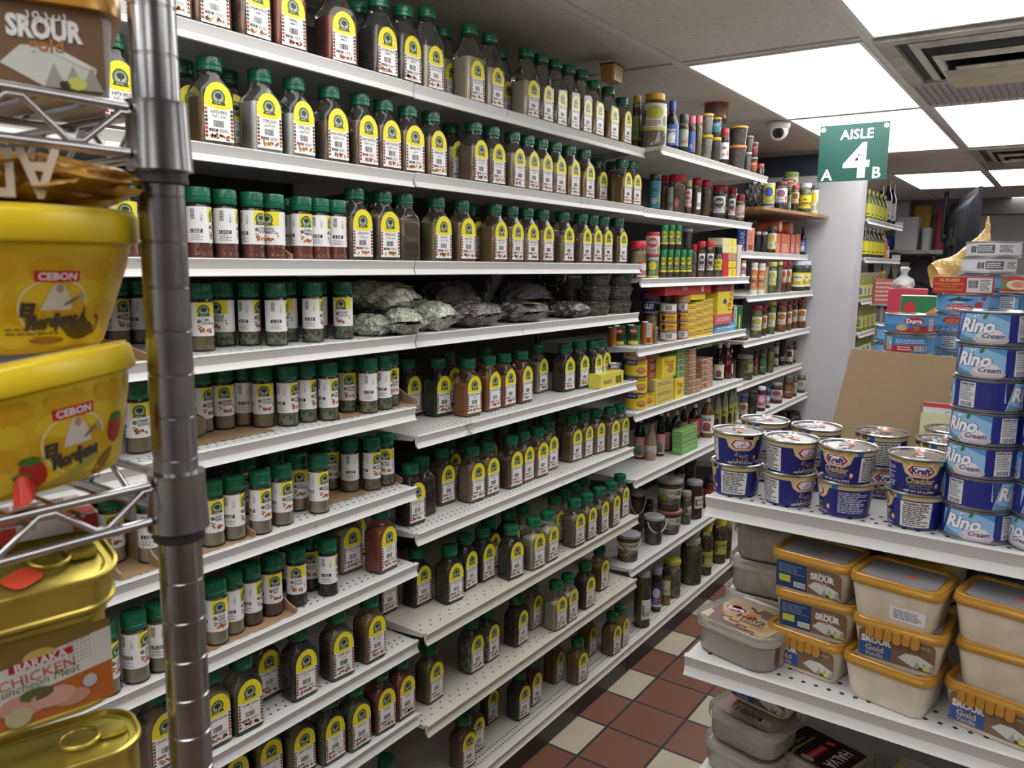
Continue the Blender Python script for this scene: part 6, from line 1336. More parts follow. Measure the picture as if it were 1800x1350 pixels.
def halva_tub(front=None, sticker=False, plate=False, kw=1.0):
    P = []
    a = MB(); a.loft([rr2(TW*.80,TD*.80,.014,0), rr2(TW*.82,TD*.82,.015,.003), rr2(TW*.955,TD*.955,.017,TH-.010)]); P.append(('tub', a.mesh('tub', HALVA, 45)))
    a = MB(); a.loft([rr2(TW*.985,TD*.985,.018,TH-.014), rr2(TW,TD,.019,TH-.013), rr2(TW,TD,.019,TH-.007), rr2(TW*.985,TD*.985,.018,TH-.006), rr2(TW*.975,TD*.975,.018,TH-.001), rr2(TW*.95,TD*.95,.017,TH), rr2(TW*.85,TD*.85,.012,TH-.001), rr2(TW*.84,TD*.84,.012,TH-.004)])
    P.append(('lid', a.mesh('lid', GOLDL, 40)))
    a = MB(); n = 30
    ring = []
    for i in range(n*2):
        q = 2*pi*i/(n*2); s = 1+.03*(i % 2); x, y = TW*.39*s*max(-1, min(1, 1.25*cos(q))), TD*.38*s*max(-1, min(1, 1.25*sin(q))); ring.append((x, y, TH-.0032))
    a.poly(ring); P.append(('film', a.mesh('film', FILM)))
    tl = (TD*.955-TD*.82)/2/(TH-.013)
    fn = lambda u, v, nn: (u, -(TD*.82/2+tl*(v+.004))-.0006-nn, .006+v)
    if front is not None:
        A = srour_art(front, TW*.80, TH*.66); a = MB(); A.put(a, fn, lift=.0002); P.append(('label', a.mesh('label', printed(.3))))
    if front is True:
        a = MB()
        for i in range(6): a.loft([[(x-.028+.0115*i, -(TD/2+.0035)-y*.0, z) for x, y, z in ()] or [(-.033+.0115*i+ux*.0052, -TD/2-.0005-dy, TH-.017+uz*(.0065+.002*(i % 2))) for ux, uz in ((1,-.6),(.6,-1),(-.6,-1),(-1,-.6),(-1,.6),(-.6,1),(.6,1),(1,.6))] for dy in (-.002, .0022, .0032)], cap0=False)
        P.append(('embossed_tab', a.mesh('embossed_tab', GOLDL, 40)))
    if plate:
        A = Art(); A.rrect(-.002,.004,.044,.024,.002,(.74,.74,.77),0).lines(.003,.007,.039,.021,5,(.12,.12,.14),1,6,.45); a = MB(); A.put(a, fn, lift=.0002); P.append(('address_sticker', a.mesh('address_sticker', printed(.4))))
    return P
def lid_sticker(t, z, x=0, y=0): obj('price_sticker', STICK, t, (x, y, z), .3)
HT = {k: halva_tub(*v) for k, v in {'s':(False,),'f':(True,),'p':(None,),'a':(None,False,True)}.items()}
def tub_stack(px_, py_, kinds, rot, nm, jit=0):
    q = at(px_, py_, 2, EZ2); c = Vector((q.x, q.y, EZ2))+Vector((.0, TD*.41, 0))
    for k, kd in enumerate(kinds):
        lab = {'s':'gold lidded halva tub with blue and white slab label','f':'gold lidded halva tub with brown slab picture','p':'gold lidded pale halva tub without label','a':'gold lidded pale halva tub with small white address sticker'}[kd]
        cc = c+Vector((jit*(.006*((k % 2)-.5)), .003*(k % 2), .0608*k))
        t = assemble(HT[kd], 'halva_tub', lab+', '+['bottom','middle','top'][k]+' of the '+nm, 'plastic tub', cc, rot+radians((-4,3,-2)[k])*jit, 'gold lidded halva tubs')
        if k == len(kinds)-1: lid_sticker(t, TH-.0028, .012, -.006)
tub_stack(1420, 1186, 'fss', -.10, 'left gold stack', 1); tub_stack(1565, 1247, 'pfa', -.12, 'middle gold stack', 1); tub_stack(1756, 1303, 'fpp', -.16, 'right gold stack', 1)
# clear tubs with printed cards under the lid
CLT = clear((.97,.97,.97), .30, .12, gl=1.1, name='frosted_plastic', milk=(.80,.75,.66)); MARB = grain((.42,.33,.22),(.74,.64,.49),28,'marbled_halva'); BEIGE = grain((.66,.57,.42),(.74,.65,.50),18,'plain_halva')
def clear_tub(w, d, h, con, art=None, r=.03):
    P = []; a = MB(); a.loft([rr2(w*.86,d*.86,r*.9,0), rr2(w*.90,d*.90,r*.9,.004), rr2(w*.94,d*.94,r,h-.008)], cap1=False); P.append(('tub', a.mesh('tub', CLT, 45)))
    a = MB(); a.loft([rr2(w*.85,d*.85,r*.85,.002), rr2(w*.885,d*.885,r*.85,.006), rr2(w*.92,d*.92,r*.9,h-.016), rr2(w*.5,d*.5,r*.5,h-.015)]); P.append(('halva', a.mesh('halva', con, 45), 0))
    a = MB(); a.loft([rr2(w*.965,d*.965,r,h-.016), rr2(w,d,r*1.05,h-.015), rr2(w,d,r*1.05,h-.003), rr2(w*.985,d*.985,r,h), rr2(w*.95,d*.95,r*.9,h+.0015), rr2(w*.92,d*.92,r*.85,h-.0005), rr2(w*.88,d*.88,r*.8,h-.0025)], cap0=False)
    P.append(('lid', a.mesh('lid', CLT, 40), 0))
    if art:
        a = MB(); art.put(a, flat_up(h-.0020), lift=.0002); P.append(('lid_card', a.mesh('lid_card', printed(.35))))
    return P
SW, SD, SHT = .142, .125, .058
def sera_art():
    A = Art(); w, d = SW*.80, SD*.80; TAN = (.50,.38,.22)
    A.rrect(-w/2,-d/2,w/2,d/2,.012,TAN,0); A.poly([(-w/2,d*.1),(-w*.5,-d*.2),(-w*.2,-d*.38),(w*.3,-d*.48),(-w*.38,-d*.5)],(.12,.04,.04),1)
    for i in range(16): A.ell(-w*.42+w*.05*i,-d*.16-d*.022*i+.003*((i*7) % 3-1),.004,.003,(.36,.05,.06) if i % 3 else (.10,.03,.03),2,8)
    A.poly([(w*.02,d*.40),(w*.5,d*.30),(w*.5,d*.02),(w*.12,d*.12),(w*.0,d*.28)],(.13,.07,.065),1)
    for i in range(4): A.poly([(w*.02,d*(.36-.07*i)),(w*.5,d*(.26-.08*i)),(w*.5,d*(.245-.08*i)),(w*.02,d*(.345-.07*i))],(.42,.32,.29),2)
    A.ell(-w*.10,d*.30,.007,.003,(.14,.05,.04),2,10,-.5).ell(-w*.0,d*.22,.007,.003,(.14,.05,.04),2,10,-.4)
    A.ell(-w*.26,d*.08,.019,.0115,(.80,.78,.74),2,20,.2).ell(-w*.29,d*.16,.010,.008,(.80,.78,.74),2).ell(-w*.26,d*.08,.0175,.010,(.45,.02,.05),3,20,.2).ell(-w*.29,d*.16,.0085,.007,(.45,.02,.05),3)
    A.text('Sera',-w*.26,d*.08,.011,(.85,.84,.82),5,bold=.05,rot=.2); A.text('Helva',w*.07,-d*.06,.015,(.05,.03,.025),4,rot=.06); A.text('Kakaolu',w*.13,-d*.20,.0085,(.05,.03,.025),4,rot=.06); A.lines(w*.16,-d*.36,w*.46,-d*.12,5,(.30,.2,.1),3,2,.25)
    return A
ST = clear_tub(SW, SD, SHT, BEIGE, sera_art()); ST2 = clear_tub(SW, SD, SHT, MARB, sera_art())
a = MB(); A = Art(); A.rect(-.03,.006,.03,.036,(.42,.31,.19),0).rect(-.03,.006,-.02,.036,(.13,.05,.045),1).text('Helva',.004,.015,.008,(.1,.04,.03),2).ell(.004,.028,.009,.005,(.45,.03,.05),1); A.put(a, flat_x(SW*.45+.002, 0, .002, -.02)); SIDEL = a.mesh('side_label', printed(.4))
q = at(1318, 1182, 2, EZ2); c = Vector((q.x-.026, q.y+SD*.54, EZ2))
t = assemble(ST, 'clear_halva_tub', 'clear lidded tub of plain halva with tan card, alone at the shelf front', 'plastic tub', c, radians(-14)); lid_sticker(t, SHT+.0015, .004, -.002); obj('side_label', SIDEL, t)
cb = Vector((-.372, 1.325, EZ2))
for k in range(3):
    t = assemble(ST2 if k else ST, 'clear_halva_tub', 'clear lidded tub of marbled halva, %s in the stack behind' % ['lowest','middle','topmost'][k], 'plastic tub', cb+Vector((.004*k, 0, .0605*k)), pi+.05*k, 'clear halva tubs stacked at the back'); 
    if k == 2: lid_sticker(t, SHT+.0012, 0, .012)
# round yellow rimmed tub and a gold tub at the back
YRIM = plain((.58,.40,.03), .35, 0, .05, 10)
def round_tub(r, h, lid, con):
    a = MB(); a.lathe([(r*.86,0),(r*.88,.003),(r*.95,h-.01)], 36, cap1=False); P = [('tub', a.mesh('tub', CLT, 40))]
    a = MB(); a.lathe([(r*.84,.002),(r*.92,h-.016),(.01,h-.015)], 30); P.append(('halva', a.mesh('halva', con, 40), 0))
    a = MB(); a.lathe([(r*.96,h-.014),(r,h-.013),(r,h-.002),(r*.97,h),(r*.90,h)], 36, cap0=False, cap1=False); P.append(('lid_rim', a.mesh('lid_rim', lid, 40)))
    a = MB(); a.lathe([(.001,h-.003),(r*.91,h-.003)], 36, cap0=False, cap1=False); P.append(('lid_film', a.mesh('lid_film', plain((.16,.13,.13), .3, 0, .3, 30)))); return P
q = at(1625, 1100, 2, EZ2); 
c = Vector((x_at(1625, 1.43, EZ2+.1), 1.43, EZ2)); 
for k in range(2): assemble(round_tub(.066, .072, YRIM, BEIGE), 'round_halva_tub', 'round yellow rimmed tub in the shadow behind the gold tubs, '+['lower','upper'][k], 'plastic tub', c+Vector((0,0,.0725*k)))
c = Vector((x_at(1462, 1.41, EZ2+.1), 1.43, EZ2))
for k in range(2): assemble(round_tub(.06, .066, GOLDL, MARB), 'round_halva_tub', 'dark round gold rimmed tub behind the left gold stack, '+['lower','upper'][k], 'plastic tub', c+Vector((0,0,.0665*k)))
# third shelf
def dark_card(words_, bg, fg=(.75,.75,.73)):
    A = Art(); A.rrect(-.062,-.044,.062,.044,.006,bg,0); A.rect(-.062,-.044,-.045,.044,(.42,.30,.14),1) if 0 else None
    A.text(words_,.022,-.020,.020,fg,3,bold=.03,rot=pi/2*0+0); return A
q = at(1300, 1320, 2, EZ3+.06); c = Vector((q.x, q.y+.055, EZ3)); CT = clear_tub(.135, .112, .052, BEIGE, None); CT2 = clear_tub(.135, .112, .052, MARB, Art().rrect(-.055,-.04,.055,.04,.006,(.34,.27,.17),0).text('Halva',0,-.015,.016,(.06,.05,.04),1,bold=.03).ell(.03,-.022,.014,.008,(.55,.5,.4),1).rect(-.055,-.04,-.03,.04,(.20,.08,.04),1))
assemble(CT, 'clear_halva_tub', 'clear tub of plain halva, bottom of the stack on the lowest visible shelf', 'plastic tub', c, -.22)
assemble(CT2, 'clear_halva_tub', 'open clear tub of marbled halva under the tilted gold tub', 'plastic tub', c+Vector((.003,.004,.0545)), -.22)
t = assemble(HT['f'], 'halva_tub', 'gold lidded halva tub tilted inside the open clear tub, under the shelf', 'plastic tub', c+Vector((.014,.042,.1125)), -.16); t.rotation_euler = (radians(3), radians(3), -.16)
A = Art(); A.rrect(-.060,-.045,.060,.045,.006,(.022,.010,.012),0); A.rect(.052,-.045,.060,.045,(.45,.33,.18),1)
A.text('HALVA',.028,-.002,.020,(.78,.77,.75),2,rot=-pi/2,bold=.02,maxw=.062,al='c'); A.rect(-.012,-.035,.002,.012,(.50,.02,.03),1); A.text('WITH COCOA',-.005,-.011,.005,(.75,.6,.6),2,rot=-pi/2,maxw=.042); A.text('Das Backvergnuegen',-.030,-.004,.005,(.55,.55,.05),2,rot=-pi/2,maxw=.05); A.text('PISTAZIE',-.042,-.004,.005,(.6,.6,.6),2,rot=-pi/2,maxw=.04); A.ell(-.006,-.038,.012,.006,(.5,.36,.28),2); A.ell(.036,.030,.012,.010,(.12,.015,.02),1)
HV = clear_tub(.142, .118, .052, MARB, A)
q = at(1400, 1345, 2, EZ3+.05); c = Vector((q.x+.026, q.y+.066, EZ3))
t = assemble(HV, 'clear_halva_tub', 'clear tub with dark brown card and white lettering on the lowest visible shelf', 'plastic tub', c, -.30); lid_sticker(t, .0535, .000, .022)
A2 = Art(); A2.rrect(-.055,-.042,.055,.042,.008,(.52,.46,.38),0); A2.ell(.028,-.012,.013,.013,(.14,.05,.03),1).ell(.028,-.012,.010,.010,(.5,.45,.36),2); [A2.rect(-.03+.02*i,-.012+.006*(i % 2),-.016+.02*i,.002,(.40,.27,.06),1) for i in range(3)]; A2.rect(-.055,-.042,-.045,.042,(.6,.5,.15),1)
c2 = Vector((c.x+.155, c.y-.002, EZ3)); t = assemble(clear_tub(.132, .11, .052, BEIGE, A2), 'clear_halva_tub', 'frosted tub with cream lid card and gold pieces, next to the dark card tub', 'plastic tub', c2, -.2); lid_sticker(t, .0535, -.008, -.004)
A3 = Art(); A3.rrect(-.055,-.042,.055,.042,.008,(.42,.33,.12),0); A3.rect(.0,-.042,.05,-.01,(.10,.06,.03),1).text('Halva',.0,.01,.012,(.5,.4,.1),1)
c3 = Vector((c2.x+.145, c2.y-.002, EZ3)); t = assemble(clear_tub(.132, .11, .052, BEIGE, A3), 'clear_halva_tub', 'frosted tub with mustard lid card at the right edge of the photo', 'plastic tub', c3, -.2); lid_sticker(t, .0535, -.004, 0)

# ------------------------------------------------------------------ gondola behind the end display with stacked fish tins
GX0, GX1, GY0, GY1, GZ = -.33, .50, 1.58, 3.9, 1.43
t = thing('gondola_shelving', 'low gondola behind the end display carrying stacked fish tins', 'shelving')
a = MB(); a.box((.09, GY0, .02), (.13, GY1, GZ-.02)); obj('back_panel', a.mesh('back_panel', DARKP), t)
a = MB(); a.box((GX0, GY0, GZ-.02), (GX1, GY1, GZ-.001)); obj('top_board', a.mesh('top_board', PAINT), t)
for z in (.14, .5, .85, 1.15):
    for xa, xb in ((GX0, .089), (.131, GX1)):
        a = MB(); a.box((xa, GY0, z-.03), (xb, GY1, z)); obj('shelf', a.mesh('shelf', PAINT), t)
a = MB(); a.box((GX0+.04, GY0, 0), (GX1-.04, GY1, .11)); obj('kick_plate', a.mesh('kick_plate', plain((.022,.018,.017), .45)), t)
SKYB = (.05,.20,.45)
def fish_art(kind):
    A = Art(); r, h = .0425, .0275
    if kind == 'durra':
        A.rect(-r*pi,h*.45,r*pi,h,(.10,.30,.60),1).poly([(-.04,0),(.05,0),(.05,h*.5),(0,h*.3)],(.40,.03,.04),2).ell(0,h*.72,.016,h*.24,(.50,.03,.05),3).text('Durra',0,h*.72,.0072,(.84,.84,.84),5,bold=.05).ell(-.020,h*.28,.010,h*.2,(.5,.42,.2),3).rect(.026,h*.1,.036,h*.85,(.7,.72,.75),3).lines(.027,h*.15,.035,h*.8,6,INK,4).ell(.004,h*.22,.005,h*.15,(.5,.15,.04),3)
    elif kind == 'durra2':
        A.rect(-.045,h*.08,-.032,h*.92,(.7,.72,.75),2).lines(-.044,h*.1,-.033,h*.9,6,INK,3).poly([(-.06,0),(.0,0),(.02,h*.5),(-.06,h*.4)],(.40,.03,.04),1).lines(-.024,h*.55,.03,h*.85,3,(.5,.6,.75),2).lines(-.02,h*.1,.004,h*.4,2,(.75,.6,.6),2).rect(.008,h*.1,.03,h*.42,(.72,.73,.75),2).bars(.009,h*.13,.029,h*.4)
    elif kind == 'shark':
        A.rect(-r*pi,0,r*pi,h,(.12,.36,.66),1).poly([(-.024,h*.7),(-.006,h*.9),(.0,h*.98),(.004,h*.88),(.026,h*.8),(.012,h*.66),(-.010,h*.62)],(.05,.06,.10),2).poly([(-.012,h*.66),(.012,h*.66),(.004,h*.58),(-.008,h*.58)],(.75,.76,.78),3).ell(0,h*.26,.024,h*.22,(.50,.03,.05),2).text('PURE MEAT TUNA',0,h*.2,.0042,(.8,.78,.78),4,bold=.04,maxw=.042).lines(-.015,h*.34,.015,h*.44,1,(.7,.5,.5),3).ell(.034,h*.45,.009,h*.2,(.5,.05,.05),2).ell(.045,h*.85,.006,h*.12,(.4,.03,.04),2)
    elif kind == 'arab':
        A.rect(-r*pi,h*.3,r*pi,h,(.10,.28,.55),1).ell(0,h*.66,.019,h*.27,(.42,.03,.04),2).text(arabic('حدائق'),0,h*.76,.0055,(.7,.45,.1),4).text(arabic('كاليفورنيا'),0,h*.58,.005,(.7,.45,.1),4,maxw=.03).text(arabic('لحم تونا ابيض'),0,h*.15,.006,(.75,.76,.78),4,maxw=.045)
    else:
        A.rect(-r*pi,h*.15,r*pi,h*.85,(.16,.36,.60),1).rect(-.03,h*.1,-.006,h*.92,(.68,.70,.73),2).lines(-.029,h*.15,-.007,h*.88,6,INK,3).bars(.0,h*.15,.014,h*.85,(.05,.05,.06)).ell(.03,h*.55,.008,h*.3,(.45,.1,.08),2)
    return can_mesh(.0425, .0355, SKYB, A, (.45,.46,.48))
FT = {k: fish_art(k) for k in ('durra','durra2','shark','arab','facts')}
def fish_stack(px_, d, kinds, nm, z0=GZ, offs=None, dz=0):
    p = at_depth(px_, 600, d); c = Vector((p.x, p.y, z0)); out = c
    for k, kd in enumerate(kinds):
        cc = c+Vector((.002*sin(5*k+px_), .002*cos(3*k), .0361*k))
        assemble(FT[kd], 'fish_tin', 'blue fish tin, %s from the bottom in the %s' % (ORD[k+1], nm), 'tin can', cc, face_angle(cc)+(offs[k] if offs else 0), 'blue fish tins behind the cardboard')
    return c+Vector((0, 0, .0361*len(kinds)+.0006))
fish_stack(1598, 1.455, ('facts','durra2','durra'), 'stack with the red oval label', offs=(0,0,.15))
qs = fish_stack(1684, 1.50, ('facts','facts','arab','shark'), 'stack under the red carton', offs=(0,.1,-.25,-.12))
rs = fish_stack(1775, 1.53, ('facts','durra2','facts','facts'), 'stack under the white tins', offs=(0,.2,-.3,.2))
p = at_depth(1570, 600, 1.62); cc = Vector((p.x, p.y+.04, GZ)); assemble(FT['shark'], 'fish_tin', 'blue fish tin half hidden at the far left behind the red oval tins', 'tin can', cc, 2.2, 'blue fish tins behind the cardboard'); assemble(FT['facts'], 'fish_tin', 'upper blue fish tin half hidden at the far left', 'tin can', cc+Vector((0,0,.0361)), 2.9, 'blue fish tins behind the cardboard')
# red sardine carton on the shark tins
w = .098; a = MB(); a.box((-w/2,-.03,0),(w/2,.03,.030),0,(.50,.025,.025)); A = Art(); A.text('ALSHARK',-.022,.024,.0055,(.70,.50,.10),2,bold=.03).text('MOROCCAN SARDINES',-.022,.017,.0036,(.70,.50,.10),2,maxw=.046).text('in tomato sauce',-.022,.0125,.003,(.70,.50,.10),2).text('PRODUCT OF MOROCCO',-.022,.0065,.0034,(.70,.50,.10),2,maxw=.046); A.rect(.006,.002,.046,.028,(.66,.64,.62),1).rect(.026,.003,.045,.027,(.72,.72,.72),2).lines(.027,.004,.044,.026,8,INK,3).bars(.008,.01,.024,.024); A.put(a, flat_my(-.0304), lift=.0002)
tag(obj('carton', a.mesh('carton', printed(.35)), None, qs+Vector((.0,-.008,0)), face_angle(qs)+pi/2-.0), 'red carton of sardines with gold lettering on the blue tins', 'box')
# white tins and green label tin
wt = can_mesh(.049, .032, (.62,.64,.70), Art().rect(-.02,.004,.012,.02,(.1,.1,.12),1).lines(-.018,.006,.01,.018,3,(.65,.65,.68),2).rect(.018,.003,.05,.022,(.72,.73,.75),1).lines(.02,.005,.048,.02,6,INK,2).bars(-.035,.005,-.022,.018))
c = rs+Vector((.0,.0,0)); gl = can_mesh(.0425, .034, (.55,.05,.04), Art().rect(-.06,.004,.06,.022,(.16,.24,.08),1).ell(-.005,.012,.022,.009,(.66,.62,.42),2).ell(-.002,.013,.014,.006,(.55,.25,.18),3).rect(-.06,.021,.06,.0255,(.55,.05,.04),2))
wc = Vector((x_at(1735, c.y+.10, 1.6), c.y+.105, GZ))
for k in range(5): assemble(FT['facts'], 'fish_tin', 'hidden blue fish tin under the white tins, %s from the bottom' % ORD[k+1], 'tin can', wc+Vector((0,0,.0361*k)), 3.5+k, 'blue fish tins behind the cardboard')
assemble(wt, 'tin_can', 'plain white tin, lower of the pair at the top right', 'tin can', wc+Vector((.0,.0,.1812)), face_angle(wc)+.3); assemble(wt, 'tin_can', 'plain white tin, upper of the pair at the top right', 'tin can', wc+Vector((.006,.0,.2136)), face_angle(wc)-.2)
assemble(gl, 'tin_can', 'red and green tin with a plated meal picture at the right edge', 'tin can', c+Vector((.018,0,0)), face_angle(c)-.25)
# long gold foil bag standing up from the tins
p0, p1 = at_depth(1640, 486, 1.70), at_depth(1738, 378, 1.62); p2 = at_depth(1735, 440, 1.62)
a = MB(); n = 16
def bagfn(u, v):
    c = p0.lerp(p1, u) if u < .001 else p0.lerp(p2, min(1, u*1.5)).lerp(p1, max(0, u-.35)/.65*.9)
    wd = .036*(1-u)**.6+.009; up = Vector((-.25, .1, .95)).normalized(); nn = FW
    ang = 2*pi*v
    return c+up*(wd*.62*cos(ang)*(1+.08*sin(19*u)))+nn*(.020*(1-u*.8)*sin(ang)*(1+.2*sin(23*u+3*ang)))
a.grid(bagfn, 30, 16)
zmin = min(v[2] for v in a.v); a.v = [(x, y, z) for x, y, z in a.v]
tag(obj('foil_bag', a.mesh('foil_bag', foil((.50,.28,.03),(.62,.40,.06),30,'gold_foil'), 60)), 'long golden yellow foil bag sticking up behind the red carton', 'bag')
# carton, red tub and knotted bag behind the red oval tins
def on_g(px_, d, w, dd, h, z0, col, art, nm, lab, cat, rot=None):
    p = at_depth(px_, 560, d); a = MB(); a.box((-w/2,-dd/2,0),(w/2,dd/2,h),0,col)
    if art: art.put(a, flat_my(-dd/2-.0004), lift=.0003)
    return tag(obj(nm, a.mesh(nm, printed(.4)), None, (p.x, p.y, z0), face_angle(p)+pi/2 if rot is None else rot), lab, cat)
on_g(1612, 1.90, .075, .05, .125, GZ, (.60,.60,.58), Art().rect(-.037,.05,.037,.124,(.02,.16,.05),1).ell(-.018,.095,.013,.016,(.5,.03,.03),2).poly([(-.03,.055),(.037,.055),(.037,.10),(.0,.075)],(.5,.2,.04),2).lines(-.03,.01,.03,.045,4,(.2,.2,.2)), 'carton', 'white and green carton behind the red oval tins', 'box')
on_g(1592, 2.15, .095, .08, .135, GZ, (.42,.03,.06), None, 'red_box', 'plain red box behind the white and green carton', 'box')
p = at_depth(1588, 500, 2.15); a = MB()
a.lathe([(.03,0),(.038,.012),(.03,.03),(.014,.042),(.010,.050),(.02,.066),(.012,.072)], 18); b = random.Random(4)
a.v = [(.75*x*(1+.18*sin(7*z*90+5*x*60)), y*.75*(1+.2*sin(6*z*80+3)), z*.8) for x, y, z in a.v]
tag(obj('knotted_bag', a.mesh('knotted_bag', clear((.85,.86,.86), .45, .3, gl=.6), 60), None, (p.x, p.y, GZ+.1355)), 'knotted clear plastic bag on the red box', 'bag')
# ------------------------------------------------------------------ chrome wire rack in the left foreground
CHROME = plain((.50,.50,.51), .16, 1, .12, 30, name='chrome'); CHROMED = plain((.36,.36,.37), .24, 1, .2, 25, name='worn_chrome')
PX, PY = -.432, .264; RX, RY = -.80, -.66
zu1, zu2 = z_at(187, PX, PY-.02), z_at(268, PX, PY-.02); zl1, zl2 = z_at(855, PX, PY-.02), z_at(918, PX, PY-.02)
rack = thing('wire_rack', 'chrome wire rack with grooved post in the left foreground', 'rack')
POSTS = ((PX, PY), (PX, RY), (RX, PY), (RX, RY))
for x, y in POSTS:
    a = MB(); pr = []; z = .03; r = .0127
    while z < 1.95: pr += [(r, z), (r, z+.0236), (r-.0007, z+.0242), (r-.0007, z+.0250)]; z += .0254
    a.lathe(pr, 28, o=(x, y, 0)); obj('post', a.mesh('post', CHROMED, 30), rack)
    a = MB(); a.lathe([(.012,0),(.016,.004),(.016,.012),(.009,.03)], 16, o=(x, y, 0)); obj('foot', a.mesh('foot', plain((.03,.03,.03), .5), 40), rack)
def wire_shelf(z1, z2, dk=-.0085):
    a = MB(); rr = .0027; i = .018
    sides = [((PX, PY-i), (PX, RY+i)), ((RX, PY-i), (RX, RY+i)), ((PX-i, PY), (RX+i, PY)), ((PX-i, RY), (RX+i, RY))]
    for (x0, y0), (x1, y1) in sides:
        for z in (z1, z2): a.tube([(x0, y0, z), (x1, y1, z)], rr, 10)
        L = sqrt((x1-x0)**2+(y1-y0)**2); n = max(4, int(L/.028)); pts = []
        for k in range(n+1):
            q = k/n; zz = (z1-.003) if k % 2 == 0 else (z2+.003); x, y = x0+(x1-x0)*q, y0+(y1-y0)*q; dx, dy = (x1-x0)/L*.004, (y1-y0)/L*.004
            pts += [(x-dx, y-dy, zz), (x+dx, y+dy, zz)]
        a.tube(pts, .0019, 8)
    y = RY+.03
    while y < PY-.012: a.tube([(PX-.001, y, z1+dk), (RX+.001, y, z1+dk)], .0014, 6); y += .0254
    for k in range(3): a.tube([(PX+(RX-PX)*(k+1)/4, PY, z1+dk-.0037), (PX+(RX-PX)*(k+1)/4, RY, z1+dk-.0037)], .0022, 8)
    return a
def collar(x, y, z1, z2):
    a = MB(); r = .0127; b, t = z2-.008, z1+.005
    a.lathe([(r+.0012,b),(r+.0052,b),(r+.0050,b+.003),(r+.0036,t-.003),(r+.0038,t),(r+.0012,t)], 28, o=(x, y, 0)); return a
for z1, z2 in ((zu1, zu2), (zl1, zl2), (1.222, 1.199), (.62, .597), (.16, .137)):
    o = obj('wire_shelf', wire_shelf(z1, z2, .0015 if z1 == zu1 else -.0085).mesh('wire_shelf', CHROME, 60), rack)
    for x, y in POSTS: obj('collar', collar(x, y, z1, z2).mesh('collar', CHROMED, 40), o)
    a = MB(); a.lathe([(.0131,z2-.016),(.0150,z2-.015),(.0146,z2-.009),(.0131,z2-.009)], 24, o=(PX, PY, 0)); obj('split_sleeve', a.mesh('split_sleeve', plain((.02,.02,.02), .5)), o)
# yellow pails
YP = plain((.74,.55,.015), .32, 0, .06, 10, name='yellow_plastic')
def pail(art, h=.083):
    R = .065; P = []
    a = MB(); a.lathe([(R*.60,0),(R*.64,.003),(R*.70,h*.18),(R*.80,h*.42),(R*.875,h*.62),(R*.90,h*.70),(R*.93,h*.77)], 44); P.append(('pail', a.mesh('pail', YP, 40)))
    a = MB(); a.lathe([(R*.93,h*.75),(R*.985,h*.765),(R,h*.80),(R,h*.94),(R*.985,h*.965),(R*.97,h*.97),(R*.965,h*.995),(R*.94,h),(R*.90,h*.985),(R*.88,h*.965),(R*.4,h*.965)], 44, cap0=False); P.append(('lid', a.mesh('lid', YP, 30)))
    def fn(u, v, n):
        q = v/h; pr = [(0,.60),(.036,.64),(.18,.70),(.42,.80),(.62,.875),(.70,.90)]
        rr = .9
        for (z0, r0), (z1, r1) in zip(pr, pr[1:]):
            if z0 <= q <= z1: rr = r0+(r1-r0)*(q-z0)/(z1-z0)
        t = u/(R*.78); return ((R*rr+.0005+n)*cos(t), (R*rr+.0005+n)*sin(t), v)
    a = MB(); B = Art()
    for p, c, l in art.p:
        out = p                                              # cut horizontally too so that it follows the curved wall
        lo, hi = min(q[1] for q in p), max(q[1] for q in p); ks = [h*.18, h*.30, h*.42, h*.52, h*.62]
        pcs = [p]
        for k in ks:
            nx = []
            for w_ in pcs:
                s = [(v, u) for u, v in w_]
                A1, A2 = clip_u(s, k, -1), clip_u(s, k, 1)
                nx += [[(u, v) for v, u in g] for g in (A1, A2) if len(g) > 2]
            pcs = nx
        B.p += [(g, c, l) for g in pcs]
    B.put(a, fn, .004, lift=.00012); P.append(('label', a.mesh('label', printed(.3)))); return P
